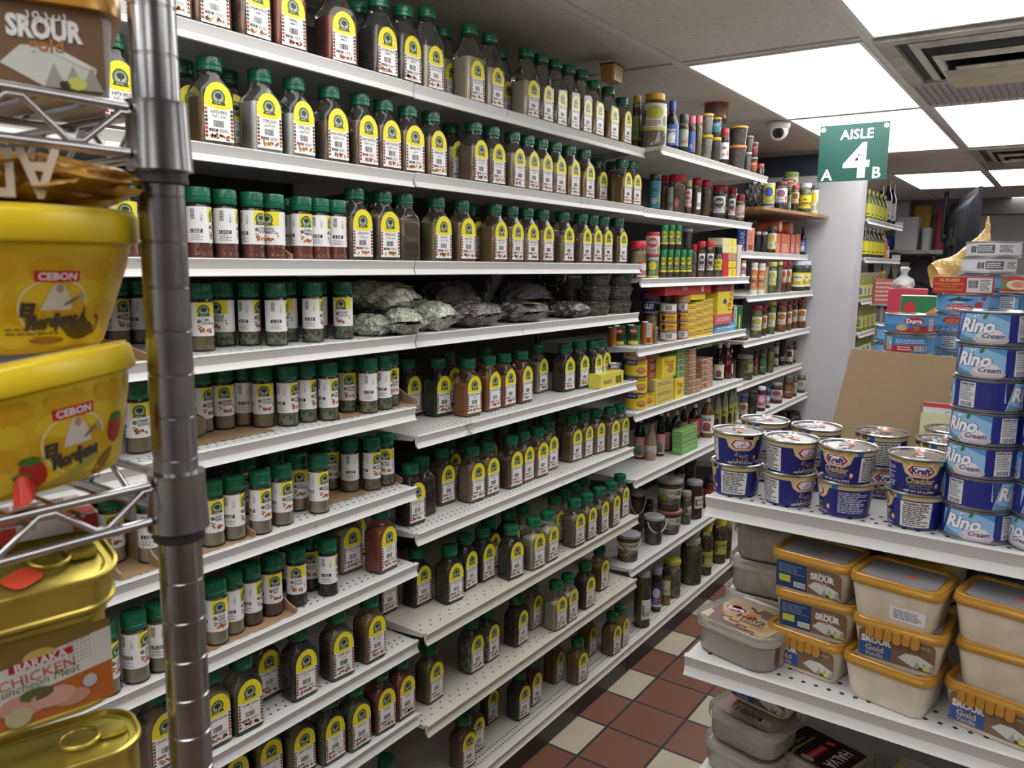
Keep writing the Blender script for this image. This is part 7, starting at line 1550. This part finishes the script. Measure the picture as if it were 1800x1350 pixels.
def pail_art(low):
    A = Art(); h = .083; W_ = .052
    A.rect(-W_,h*.04,W_,h*.66,(.66,.44,.02),0)
    for i in range(16): A.ell(-W_*.85+W_*.115*i,h*(.12+.14*((i*5) % 4)),.010,.007,(.62,.37,.012) if i % 2 else (.72,.52,.03),1,10)
    n = 20; pts = [(.022*cos(pi*(i/n)*1.3+.1),h*.34+.020*sin(pi*(i/n)*1.3+.1)) for i in range(n+1)]
    for p, q in zip(pts, pts[1:]): A.poly([p, q, (q[0]*.94, h*.34+(q[1]-h*.34)*.94), (p[0]*.94, h*.34+(p[1]-h*.34)*.94)],(.78,.70,.40),2)
    A.rect(-.012,h*.55,.013,h*.635,(.55,.02,.03),3); A.text('CEBON',.0005,h*.593,.0045,(.84,.8,.8),5,bold=.03)
    A.poly([(-.009,h*.33),(.011,h*.33),(.008,h*.45),(.004,h*.53),(0,h*.54),(-.003,h*.50)],(.66,.63,.58),4); A.ell(.002,h*.50,.0024,.0030,(.45,.30,.2),5,10); A.ell(.010,h*.40,.006,.0012,(.22,.16,.1),5,8,.5); A.ell(.016,h*.43,.0018,.0024,(.4,.36,.42),5,8)
    A.text('El',-.017,h*.335,.008,(.06,.05,.04),5,bold=.06,shear=.2); A.text('Mordjene',-.0015,h*.25,.0085,(.06,.05,.04),5,bold=.06,shear=.2,rot=.10,maxw=.034)
    if not low:
        A.lines(-.030,h*.13,.004,h*.20,2,(.16,.10,.03),4,3,.4)
        A.ell(.020,h*.16,.012,h*.075,(.09,.06,.02),4).poly([(.012,h*.18),(.028,h*.18),(.022,h*.27),(.020,h*.36),(.018,h*.27)],(.10,.065,.02),5).poly([(.008,h*.15),(.002,h*.22),(.004,h*.23),(.012,h*.17)],(.09,.06,.02),5)
        for i in range(10): t = pi*i/9-pi/2; A.ell(.031+.004*cos(t),h*.20+.006*sin(t),.0011,.0011,(.10,.065,.02),5,6)
        A.ell(-.004,h*.09,.012,h*.03,(.35,.14,.02),3)
    else:
        for u, v, s in ((-.030,.20,1),(-.038,.10,.9),(.034,.36,1)): A.ell(u,h*v,.0085*s,.0095*s,(.42,.03,.02),4,14).ell(u,h*v+.008*s,.007*s,.003*s,(.06,.18,.03),5,10)
        A.ell(.004,h*.15,.014,h*.04,(.35,.36,.05),3,14,.3).ell(.022,h*.13,.012,h*.05,(.28,.14,.03),3,14,.6).ell(-.008,h*.08,.018,h*.03,(.5,.34,.06),3)
    k, dv = .82, (-.007 if low else -.004)
    A.p = A.p[:17]+[([(u*k, h*.34+(v-h*.34)*k+dv) for u, v in P], c, l) for P, c, l in A.p[17:]]
    return A
pc = Vector((-.4756, .2075, zl1-.0065)); PH = .070
t = assemble(pail(pail_art(True), PH), 'yellow_pail', 'lower yellow plastic pail of spread with strawberries on its label', 'pail', pc, face_angle(pc)+.34, 'yellow plastic pails on the wire rack')
q_ = Matrix.Rotation(radians(13), 4, FW.cross(Vector((0,0,1))).cross(Vector((0,0,1))).normalized())
t.rotation_euler = (q_ @ Matrix.Rotation(face_angle(pc)+.46, 4, 'Z')).to_euler(); t.location = pc+Vector((0,0,.0096))
a = MB(); r = random.Random(2); n = 28
a.extrude([(.047*(1+.10*r.random())*cos(2*pi*i/n), .047*(1+.10*r.random())*sin(2*pi*i/n)) for i in range(n)], 0, .0018, 2)
tag(obj('card_layer', a.mesh('card_layer', plain((.45,.33,.22), .8, 0, .15, 40)), None, pc+Vector((-.0128,-.009,PH+.0096-.0028)), tuple(q_.to_euler())), 'torn brown card between the two yellow pails', 'cardboard')
PH2 = .078
p2_ = Vector((-.489, .2075, pc.z+PH+.0096+.0075))
assemble(pail(pail_art(False), PH2), 'yellow_pail', 'upper yellow plastic pail of spread with teapot on its label', 'pail', p2_, face_angle(p2_)+.34, 'yellow plastic pails on the wire rack')
# brown bag and small box squeezed under the upper shelf
zt = p2_.z+PH2+.0006
a = pillow(31, .13, .10, min(.034, max(.008, zu2-.004-zt)), .3); A = Art(); A.text('ADIL', 0, .014, .024, (.62,.52,.40), 1, bold=.02, rot=pi, maxw=.06)
t = thing('brown_bag', 'golden brown plastic bag with white letters on the upper pail', 'bag', (pc.x-.012, pc.y-.01, zt), face_angle(pc)+pi/2+.05)
obj('film', a.mesh('film', plain((.34,.17,.025), .2, 0, .25, 30, .6, .5, 40), 50), t)
a = MB(); A.put(a, lambda u, v, n: (u, -.0515-n*2-.0012, v), lift=.0003); obj('lettering', a.mesh('lettering', printed(.3)), t)
# halva tub on the upper shelf, close to the post
big = []
W_, D_, H_ = .118, .098, .063
a = MB(); a.loft([rr2(W_*.86,D_*.86,.014,0), rr2(W_*.88,D_*.88,.015,.003), rr2(W_*.95,D_*.95,.017,H_-.010)]); big.append(('tub', a.mesh('tub', plain((.70,.66,.58), .4, 0, .05, 20), 45)))
a = MB(); a.loft([rr2(W_*.985,D_*.985,.018,H_-.016), rr2(W_*1.03,D_*1.03,.020,H_-.015), rr2(W_*1.03,D_*1.03,.020,H_-.006), rr2(W_,D_,.018,H_-.004), rr2(W_*.97,D_*.97,.017,H_)]); big.append(('lid', a.mesh('lid', GOLDL, 40)))
a = MB(); tl = (D_*.95-D_*.88)/2/(H_-.013)
srour_art(False, W_*.84, H_*.72).put(a, lambda u, v, n: (u, -(D_*.88/2+tl*v)-.0006-n, .003+v), lift=.0002); big.append(('label', a.mesh('label', printed(.3))))
hc = Vector((-.512, .219, zu1+.0036)); assemble(big, 'halva_tub', 'large blurred halva tub with white slab picture on the top wire shelf', 'plastic tub', hc, face_angle(hc)+pi/2-.02)
# gold meat tins below the lower shelf
GT = plain((.62,.51,.10), .30, .75, .12, 20, name='gold_tin'); GT2 = plain((.66,.55,.13), .25, .8, .1, 20, name='gold_tin_lid')
def meat_tin(w, d, h, art=None, tab=True):
    P = []; r = .022
    a = MB(); a.loft([rr2(w*.97,d*.97,r,0,7), rr2(w*1.01,d*1.01,r,.001,7), rr2(w*1.01,d*1.01,r,.003,7), rr2(w*.98,d*.98,r,.004,7), rr2(w*.98,d*.98,r,h-.004,7), rr2(w*1.015,d*1.015,r,h-.003,7), rr2(w*1.015,d*1.015,r,h,7), rr2(w*.98,d*.98,r,h+.0006,7), rr2(w*.955,d*.955,r*.9,h-.0025,7), rr2(w*.88,d*.86,r*.8,h-.0022,7), rr2(w*.86,d*.84,r*.8,h-.0030,7)])
    P.append(('tin', a.mesh('tin', GT, 35)))
    if tab:
        a = MB(); n = 20; x0 = w*.22
        a.tube([(x0-.006+.011*cos(2*pi*i/n), .0105*sin(2*pi*i/n), h+.0006) for i in range(n+1)], .0013, 8)
        a.loft([rr2(.017,.013,.005,h-.0015,4), rr2(.016,.012,.005,h+.0016,4)]); a.v[-40:] = [(x+x0+.012, y, z) for x, y, z in a.v[-40:]]
        P.append(('pull_ring', a.mesh('pull_ring', GT2, 50)))
    if art:
        a = MB(); art.put(a, lambda u, v, n: (u, -d*.49-.0006-n, .0045+v), lift=.00025); P.append(('label', a.mesh('label', printed(.3))))
    return P
w, d, h = .094, .056, .060; H = h-.009; A = Art()
A.rect(-w*.46,0,w*.46,H,(.50,.14,.03),0); A.poly([(-w*.46,H),(-w*.46,H*.62),(w*.46,H*.90),(w*.46,H)],(.22,.14,.03),1); A.poly([(-w*.46,H*.62),(-w*.46,H*.22),(w*.46,H*.48),(w*.46,H*.90)],(.70,.68,.62),2)
A.poly([(-.011,H*.645),(.022,H*.70),(.022,H*.79),(-.011,H*.735)],(.45,.02,.04),4); A.ell(.005,H*.76,.009,.005,(.62,.44,.12),3); A.text('BARAKA',.0055,H*.717,.005,(.80,.75,.75),5,bold=.03,rot=.08); A.text('CHICKEN',.003,H*.56,.006,(.50,.10,.03),4,rot=.10,sx=1.1); A.text('Luncheon Meat',.003,H*.47,.005,(.10,.22,.08),4,rot=.10,shear=.2)
A.ell(.002,H*.33,.009,.004,(.10,.14,.03),4).ell(-.004,H*.24,.014,.007,(.60,.32,.25),3).ell(.010,H*.24,.012,.006,(.62,.36,.28),4).ell(-.008,H*.12,.007,.006,(.52,.46,.26),5).ell(.020,H*.16,.010,.005,(.55,.28,.2),3)
for i in range(6):
    for j in range(7): A.ell(.020+.0022*i,H*(.56+.05*j)+.0005*i,.0007,.0004,(.2,.25,.2),4,5)
A.ell(.030,H*.30,.004,.004,(.5,.5,.52),5)
q = at_depth(60, 1290, .455); c = Vector((-.497, .196, z_at(1292, q.x, q.y)))
RT_ = radians(78)
m2 = meat_tin(w, d, h, A, False)
assemble(m2, 'meat_tin', 'gold luncheon meat tin with chicken label standing upright', 'tin can', c, RT_)
t = obj('price_sticker', STICK, bpy.data.objects['meat_tin'], (.012, -.022, h+.0012), .2)
c1 = c+Vector((.002, .002, h+.0018+.0085)); t = assemble(meat_tin(.098, .062, .024), 'meat_tin', 'flat gold tin with pull ring and orange price tag, on the chicken tin', 'tin can', c1, RT_+.05); t.rotation_euler = (radians(15), 0, RT_+.05)
o = obj('price_tag', sticker_mesh(.020, .016), t, (-.002, -.012, .0226), .5); o['label'] = 'orange price tag'
a = MB(); a.box((-.035,-.024,0),(.035,.024,.010),0,(.70,.68,.66)); Art().rect(-.034,.0005,-.010,.0095,(.5,.04,.03),1).rect(.02,.0005,.034,.0095,(.5,.04,.03),1).put(a, flat_my(-.0244)); Art().rect(-.034,-.023,.034,-.010,(.5,.05,.03),1).lines(-.03,-.006,.03,.02,5,(.45,.2,.15),1).put(a, flat_up(.0104))
tag(obj('small_pack', a.mesh('small_pack', printed(.35)), None, c1+Vector((-.022,.016,.0345)), RT_), 'small white and red pack lying on the flat gold tin', 'box')
q = at_depth(205, 1330, .47); c3 = Vector((q.x+.0, q.y+.0, z_at(1302, q.x, q.y)-.076-.002))
c3 = Vector((-.477, .202, c.z-.095))
assemble(meat_tin(w, d, .076, None, True), 'meat_tin', 'gold tin with pull ring at the bottom edge beside the post', 'tin can', c3+Vector((.003,-.002,.0)), RT_-.1)
zb0 = c.z-.0012
a = MB(); 
assemble(meat_tin(w, d, .070, None, False), 'meat_tin', 'gold tin under the chicken tin, below the photo edge', 'tin can', Vector((c.x-.060, c.y-.045, c.z-.0706)), RT_+.4)
# ------------------------------------------------------------------ hanging sign, camera
SY = 3.945
s0, s1 = at(1436, 321, 1, SY), at(1566, 211, 1, SY)
sw, sh_ = s1.x-s0.x, z_at(215, s1.x, SY)-z_at(318, s1.x, SY)
sc = Vector(((s0.x+s1.x)/2, SY, z_at(268, (s0.x+s1.x)/2, SY)-sh_/2))
t = thing('aisle_sign', 'green hanging aisle sign with big white number four', 'sign', sc)
a = MB(); a.box((-sw/2,-.002,0),(sw/2,.002,sh_)); obj('board', a.mesh('board', plain((.010,.095,.075), .35, 0, .04, 5)), t)
A = Art(); A.text('AISLE',.01*0+sw*.04,sh_*.82,sh_*.165,(.72,.73,.76),1,bold=.025,maxw=sw*.55); A.text('4',.0+sw*.06,sh_*.36,sh_*.58,(.72,.73,.76),1,bold=.03,sx=1.05); A.text('A',-sw*.36,sh_*.125,sh_*.19,(.72,.73,.76),1,bold=.03); A.text('B',sw*.36,sh_*.13,sh_*.19,(.72,.73,.76),1,bold=.03)
for s in (-1, 1): A.ell(s*sw*.45,sh_*.93,.011,.011,(.80,.81,.82),1).ell(s*sw*.45,sh_*.93,.006,.006,(.9,.9,.9),2)
a = MB(); A.put(a, flat_my(-.0022), lift=.0003); obj('lettering', a.mesh('lettering', printed(.4)), t)
for s in (-1, 1):
    a = MB(); a.tube([(s*sw*.45, 0, sh_*.95), (s*sw*.45-.006, 0, sh_*.95+(ZC-.008-sc.z-sh_*.95)*.6), (s*sw*.45, 0, ZC-.0075-sc.z)], .0011, 6); a.tube([(s*sw*.45, 0, sh_*.95), (s*sw*.45+.008, 0, sh_+.01), (s*sw*.45-.002, 0, ZC-.03-sc.z)], .0009, 6); obj('string', a.mesh('string', plain((.5,.5,.55), .5)), t)
p = Vector((-1.247, y_at(1369, -1.247, ZC), ZC-.0078))
t = thing('dome_camera', 'white round security camera on the ceiling beside the light', 'security camera', p, face_angle(p))
a = MB(); a.lathe([(.055,0),(.056,-.012),(.052,-.030),(.047,-.034)], 32); obj('base', a.mesh('base', plain((.66,.66,.68), .35), 40), t)
T = Matrix.Translation((.004,0,-.040)) @ Matrix.Rotation(radians(112), 4, 'Y')
a = MB(); R = .047; a.lathe([(R*sin(pi*i/14)+.0001, -R*cos(pi*i/14)) for i in range(0, 12)], 32, T=T); obj('ball', a.mesh('ball', plain((.70,.70,.72), .3), 50), t)
a = MB(); a.lathe([(.030,.028),(.031,.034),(.024,.038),(.001,.039)], 28, T=T); obj('lens', a.mesh('lens', plain((.01,.01,.012), .1), 40), t)
a = MB()
for i in range(5): q = 2*pi*i/5; a.lathe([(.0035,.036),(.0001,.0395)], 8, o=T.to_3x3() @ Vector((.020*cos(q), .020*sin(q), 0)), T=T)
obj('infrared_lamps', a.mesh('infrared_lamps', plain((.4,.4,.42), .2)), t)

# ------------------------------------------------------------------ shelves and counter beyond the white wall
t = thing('gondola_shelving', 'far white shelving beyond the white wall, stocked with bottles', 'shelving')
FY0, FY1, FX = 5.40, 6.62, -1.075
a = MB(); a.box((-1.84, FY0, .02), (-1.50, FY1, 2.1)); obj('back_panel', a.mesh('back_panel', DARKP), t)
FZ = []
for k, (y0, lab) in enumerate(((392,'top'),(455,'second'),(521,'third'),(572,'fourth'),(615,'fifth'))):
    z = at(1560, y0, 0, FX).z; FZ.append(z)
    obj('shelf', shelf_mesh(FY0, FY1, z, FX, holes=False, xback=-1.49).mesh('shelf', PAINT, 30), t)
    a = MB(); a.box((FX-.06, FY1-.012, z+.001), (FX-.002, FY1-.009, z+.035)); obj('fence', a.mesh('fence', plain((.70,.72,.74), .3, 0, .03, 10, trans=.3)), t)
k_ = 0
CK = {'oil':plain((.05,.05,.02),.15,0,.2,10),'grn':plain((.16,.18,.04),.2,0,.2,20),'wine':plain((.02,.02,.05),.12,0,.2,10),'yel':plain((.25,.25,.06),.2,0,.2,10)}
def far_item(px_, zi, w, h, mat, lidc, base, lab, bottle=False, sb=.02, acc=None):
    z = FZ[zi]; X = FX-sb-w/2; y = y_at(px_, X, z); r = w/2
    prof = [(r,0),(r,h*.58),(r*.8,h*.68),(r*.36,h*.80),(r*.34,h*.93)] if bottle else [(r*.95,0),(r,h*.03),(r,h*.82),(r*.88,h*.88)]
    a = MB(); a.lathe(prof, 16); P = [('body', a.mesh('body', mat, 40))]; q = prof[-1]
    a = MB(); a.lathe([(q[0]*1.12,h*.88),(q[0]*1.15,h*.9),(q[0]*1.1,h)], 14); P.append(('cap', a.mesh('cap', plain(lidc, .35), 40)))
    A = Art(); A.rect(-r*1.4,0,r*1.4,h*.42,base,0)
    if acc: A.ell(0,h*.2,r*.6,h*.12,acc,1)
    A.lines(-r*.6,h*.04,r*.6,h*.12,1,INK,2); a = MB(); A.put(a, wrap(r+.0006,h*.12), r*.3, lift=.0003); P.append(('label', a.mesh('label', LBL)))
    return assemble(P, 'bottle' if bottle else 'jar', lab+', far shelving', 'bottle' if bottle else 'jar', (X, y, z), face_angle((X, y, z)), 'bottles and jars on the far shelving')
for i in range(5): far_item(1524+7*i, 0, .05, .19, CK['grn'], (.6,.6,.1), (.60,.58,.06), 'yellow labelled bottle, %s of five on its top shelf' % ORD[i+1], True)
far_item(1545, 0, .075, .30, CK['oil'], (.5,.5,.5), (.5,.5,.5), 'tall grey capped bottle behind the yellow ones', True, .12); far_item(1557, 0, .06, .30, CK['wine'], (.45,.4,.15), (.6,.62,.68), 'slim dark bottle with gold top, left of two', True); far_item(1565, 0, .06, .29, CK['wine'], (.45,.4,.15), (.6,.62,.68), 'slim dark bottle with gold top, right of two', True)
for i in range(5): far_item(1517+7*i, 1, .055, .20, CK['oil'], (.62,.62,.6), (.66,.58,.04), 'dark bottle with bright yellow label, %s of five' % ORD[i+1], True)
far_item(1550, 1, .05, .20, plain((.5,.18,.04),.3), (.1,.35,.08), (.6,.3,.1), 'orange sauce bottle with green cap', True); far_item(1556, 1, .05, .12, plain((.5,.1,.04),.3), (.6,.1,.05), (.7,.6,.5), 'small red and orange bottle at the shelf end', True)
for i in range(5): far_item(1510+6.5*i, 2, .06, .17, CK['yel'], (.35,.34,.25), (.55,.5,.2), 'jar with yellowish label, %s of five' % ORD[i+1], acc=(.1,.15,.4))
far_item(1546, 2, .06, .18, CK['yel'], (.6,.5,.05), (.68,.6,.05), 'yellow lidded jar in front of the yellowish jars')
for i in range(4): far_item(1506+7.5*i, 3, .07, .19, CK['grn'], (.3,.25,.12), (.45,.42,.15), 'olive jar with dull label, %s of four' % ORD[i+1], acc=(.2,.25,.08))
for i in range(4): far_item(1500+7*i, 4, .06, .17, CK['grn'], (.4,.4,.35), (.6,.6,.5), 'jar with white label, %s of four on its lowest shelf' % ORD[i+1], acc=(.1,.15,.1))
z = FZ[2]
a = MB(); a.box((-.05,-.015,0),(.05,.015,.13),0,(.38,.10,.08)); Art().lines(-.045,.01,.045,.12,5,(.6,.42,.4),1,3,.4).put(a, flat_my(-.0156))
tag(obj('striped_packet', a.mesh('striped_packet', printed(.4)), None, (FX+.01, FY1+.10, .0+.0), .5), 'red and white striped packet on the rail past the far bottles', 'packet')
sp_ = bpy.data.objects['striped_packet']; sp_.location = (x_at(1553, 4.6, 1.5), 4.6, 1.43); 
# the fish tins' gondola is only 3.9 long, so the packet stands on its own little wire stand
a = MB(); a.tube([(0,0,0),(0,0,1.425)], .008, 10); a.lathe([(.10,0),(.10,.012),(.02,.02)], 24); a.box((-.06,-.03,1.42),(.06,.03,1.4295))
tag(obj('display_stand', a.mesh('display_stand', plain((.4,.4,.4), .4, .6), 40), None, (sp_.location.x, sp_.location.y, 0)), 'thin metal stand under the striped packet', 'stand')

# wall shelf with white boxes, buckets in the prepared food corner
BY = 9.0
a = MB(); a.box((-1.84, BY+.42, 0), (.6, BY+.52, ZC-.16)); struct('wall_4', a.mesh('wall_4', plain((.40,.40,.41), .6, 0, .08, 2)))
a = MB(); a.box((-1.84, BY+.30, ZC-.16), (.6, BY+.52, ZC-.001)); struct('trim_3', a.mesh('trim_3', plain((.22,.21,.21), .6)))
b0, b1 = at(1556, 434, 1, BY), at(1672, 445, 1, BY); zs = (b0.z+b1.z)/2
t = thing('wall_shelf', 'steel wall shelf with white foam boxes in the far corner', 'shelf', (0,0,0))
a = MB(); a.box((b0.x-.25, BY, zs-.04), (b1.x+.1, BY+.418, zs)); obj('board', a.mesh('board', plain((.45,.45,.44), .4, .4)), t)
for x in (b0.x+.12, b0.x+.45): a = MB(); a.tube([(x, BY+.02, zs-.042), (x, BY+.38, zs-.34)], .012, 8); obj('bracket', a.mesh('bracket', plain((.42,.42,.42), .4, .5)), t)
def far_box(b, y, col, nm, lab, cat, round_=0):
    p0, p1 = at(b[0], b[3], 1, y), at(b[2], b[1], 1, y); a = MB(); w = p1.x-p0.x; h = max(.05, p1.z-zs)
    d = .2
    if round_: a.lathe([(w*.40,0),(w*.42,.01),(w*.5,h*.97),(w*.52,h)], 24)
    else: a.loft([rr2(w*.97,d,.02,0), rr2(w,d,.02,h*.97), rr2(w*.97,d*.95,.02,h)])
    return tag(obj(nm, a.mesh(nm, plain(col, .5, 0, .05, 8), 40), None, ((p0.x+p1.x)/2, y+d/2, zs+.0005)), lab, cat)
far_box((1566,353,1600,434), BY+.205, (.55,.56,.58), 'foam_box', 'grey white foam box at the back left of the wall shelf', 'box'); far_box((1570,381,1616,436), BY+.002, (.62,.63,.66), 'foam_box', 'big white foam box at the front of the wall shelf', 'box')
far_box((1602,361,1638,420), BY+.205, (.55,.32,.05), 'yellow_crate', 'tall yellow plastic crate standing behind the white box', 'crate'); far_box((1618,400,1636,440), BY+.002, (.58,.60,.62), 'foam_box', 'small white foam box between the yellow crate and the red one', 'box'); far_box((1641,370,1662,440), BY+.16, (.38,.035,.05), 'red_crate', 'tall red plastic crate beside the television pole', 'crate')
p = at(1561, 428, 1, BY-.5); a = MB(); R = .075; a.lathe([(R*.7*sin(pi*i/10)+.0005+R*.3*min(1,sin(pi*i/10)*2), R*1.05*(1-cos(pi*i/10))*.9) for i in range(11)], 20)
tag(obj('blue_bowl', a.mesh('blue_bowl', plain((.03,.10,.50), .35), 50), None, (p.x-.12, BY+.092, zs+.001)), 'round blue bowl at the left end of the wall shelf', 'bowl')
a = MB(); n = 20; a.tube([(b0.x-.1+(b1.x-b0.x+.2)*i/n, BY-.0065, zs-.015-.02*sin(i*.9)-.05*sin(pi*i/n)) for i in range(n+1)], .007, 6); tag(obj('cable', a.mesh('cable', plain((.015,.015,.015), .5), 50)), 'black cable drooping along the wall shelf edge', 'cable')
# knives and saws on a dark board under the shelf
bx = at(1590, 500, 1, BY+.40); a = MB(); a.box((bx.x-.45, BY+.40, zs-.62), (bx.x+.45, BY+.419, zs-.06)); tag(obj('tool_board', a.mesh('tool_board', plain((.05,.05,.055), .5))), 'dark splash board on the wall under the far shelf', 'board')
for i in range(4):
    p0 = at(1543+16*i, 468, 1, BY+.395); a = MB(); w = .045; a.extrude([(-w,0),(w,0),(w*.7,-.10),(w*.25,-.17),(0,-.30),(-w*.3,-.17),(-w*.75,-.10)], -.004, .004, 1)
    tag(obj('knife', a.mesh('knife', plain((.55,.56,.57), .3, .3, .1, 20)), None, (p0.x, BY+.3965, zs-.12)), 'wide steel blade, %s from left on the dark splash board' % ORD[i+1], 'knife', 'blades on the splash board')
p0 = at(1580, 505, 1, BY+.38); a = MB(); n = 24; a.tube([(.33*cos(pi*i/n), 0, .28*sin(pi*i/n)) for i in range(n+1)], .012, 8); tag(obj('hose', a.mesh('hose', plain((.02,.02,.02), .4), 50), None, (p0.x+.08, BY+.3885, zs-.60)), 'black hose hanging in an arc before the far blades', 'hose')
# counter below
a = MB(); a.box((-1.0, 7.6, 0), (1.6, 8.2, 1.05)); b_ = MB(); b_.box((-1.05, 7.55, 1.0505), (1.65, 8.25, 1.09))
assemble([('cabinet', a.mesh('cabinet', plain((.3,.3,.31), .4, .3))), ('worktop', b_.mesh('worktop', plain((.5,.5,.5), .3, .6)))], 'counter', 'steel counter in front of the far wall shelf', 'counter', (0,0,0))
# television hung from the ceiling
n0, f0 = at_depth(1727, 326, 6.1), at_depth(1674, 362, 7.3)
d = (f0-n0); d.z = 0; L = d.length; ang = atan2(d.y, d.x); zt = n0.z; hh = .62
t = thing('television', 'black television seen from behind, hanging from the ceiling pole', 'television', (n0.x, n0.y, zt-hh), (0, atan2(n0.z-f0.z, L), ang))
a = MB(); a.loft([[(0,-.012,0),(L,-.012,0),(L,.018,0),(0,.018,0)], [(0,-.012,hh),(L,-.012,hh),(L,.018,hh),(0,.018,hh)]]); obj('bezel', a.mesh('bezel', plain((.012,.013,.016), .6, 0, .1, 10, .2)), t)
a = MB(); a.loft([[(.04,.018,.06),(L-.04,.018,.06),(L-.04,.018,hh-.05),(.04,.018,hh-.05)], [(.10,.055,.10),(L-.10,.055,.10),(L-.10,.055,hh-.12),(.10,.055,hh-.12)]], cap0=False); obj('rear_cover', a.mesh('rear_cover', plain((.014,.016,.020), .65, 0, .1, 10, .2)), t)
for i in range(3): a = MB(); a.box((.16+.11*i,.0555,.22),(.22+.11*i,.062,hh-.16)); obj('vent', a.mesh('vent', plain((.012,.012,.014), .6)), t)
a = MB(); a.box((L*.42,.0555,hh*.2),(L*.46,.07,hh*.6)); a.box((L*.60,.0555,hh*.2),(L*.64,.07,hh*.6)); a.box((L*.42,.07,hh*.34),(L*.64,.085,hh*.44)); obj('bracket', a.mesh('bracket', plain((.02,.02,.022), .4)), t)
a = MB(); a.poly([(.02,-.0125,.02),(.02,-.0125,hh-.02),(L-.02,-.0125,hh-.02),(L-.02,-.0125,.02)]); obj('screen', a.mesh('screen', plain((.01,.01,.012), .1)), t)
a = MB(); px0 = L*.88; k_z = (n0.z-f0.z)*.88; a.tube([(px0+.02,.075,hh*.45),(px0-.03,.075,ZC-.012-(zt-hh)+k_z)], .018, 14); a.box((px0-.02,.05,hh*.50),(px0+.02,.075,hh*.56)); obj('ceiling_pole', a.mesh('ceiling_pole', plain((.03,.03,.035), .35, .4), 40), t)
# red wall letters and blue screens at the far end
W4 = YFAR-.1
l0 = at(1738, 414, 1, W4-.01); l1 = at(1791, 388, 1, W4-.01); hL = l1.z-l0.z
for ch, pxc in (('F', 1749), ('R', 1778)):
    p = at(pxc, 414, 1, W4-.02); a = MB(); A = Art(); A.text(ch, 0, hL/2, hL*.95, (.16,.025,.03), 0, bold=.03, sx=1.1); A.put(a, lambda u, v, n: (u, 0, v)); A.put(a, lambda u, v, n: (u, .018, v))
    tag(obj('wall_letter', a.mesh('wall_letter', printed(.5)), None, (p.x, W4-.0195, p.z)), 'dark red letter %s on the far grey wall' % ch, 'letter', 'dark red letters on the far wall')
for i, (xa, xb) in enumerate(((1738,1766),(1770,1800))):
    p0, p1 = at(xa, 447, 1, W4-.05), at(xb, 417, 1, W4-.05); a = MB(); a.box((p0.x, W4-.06, p0.z), (p1.x, W4+.0005, p1.z)); s = MB(); s.poly([(p0.x+.02, W4-.061, p0.z+.02),(p1.x-.02, W4-.061, p0.z+.02),(p1.x-.02, W4-.061, p1.z-.02),(p0.x+.02, W4-.061, p1.z-.02)])
    assemble([('case', a.mesh('case', plain((.01,.01,.014), .4))), ('screen', s.mesh('screen', emit((.01,.02,.22), .28, 'screen_glow')))], 'menu_screen', 'dark blue menu screen under the red letters, '+['left','right'][i], 'screen', (0,0,0), 0, 'blue menu screens')
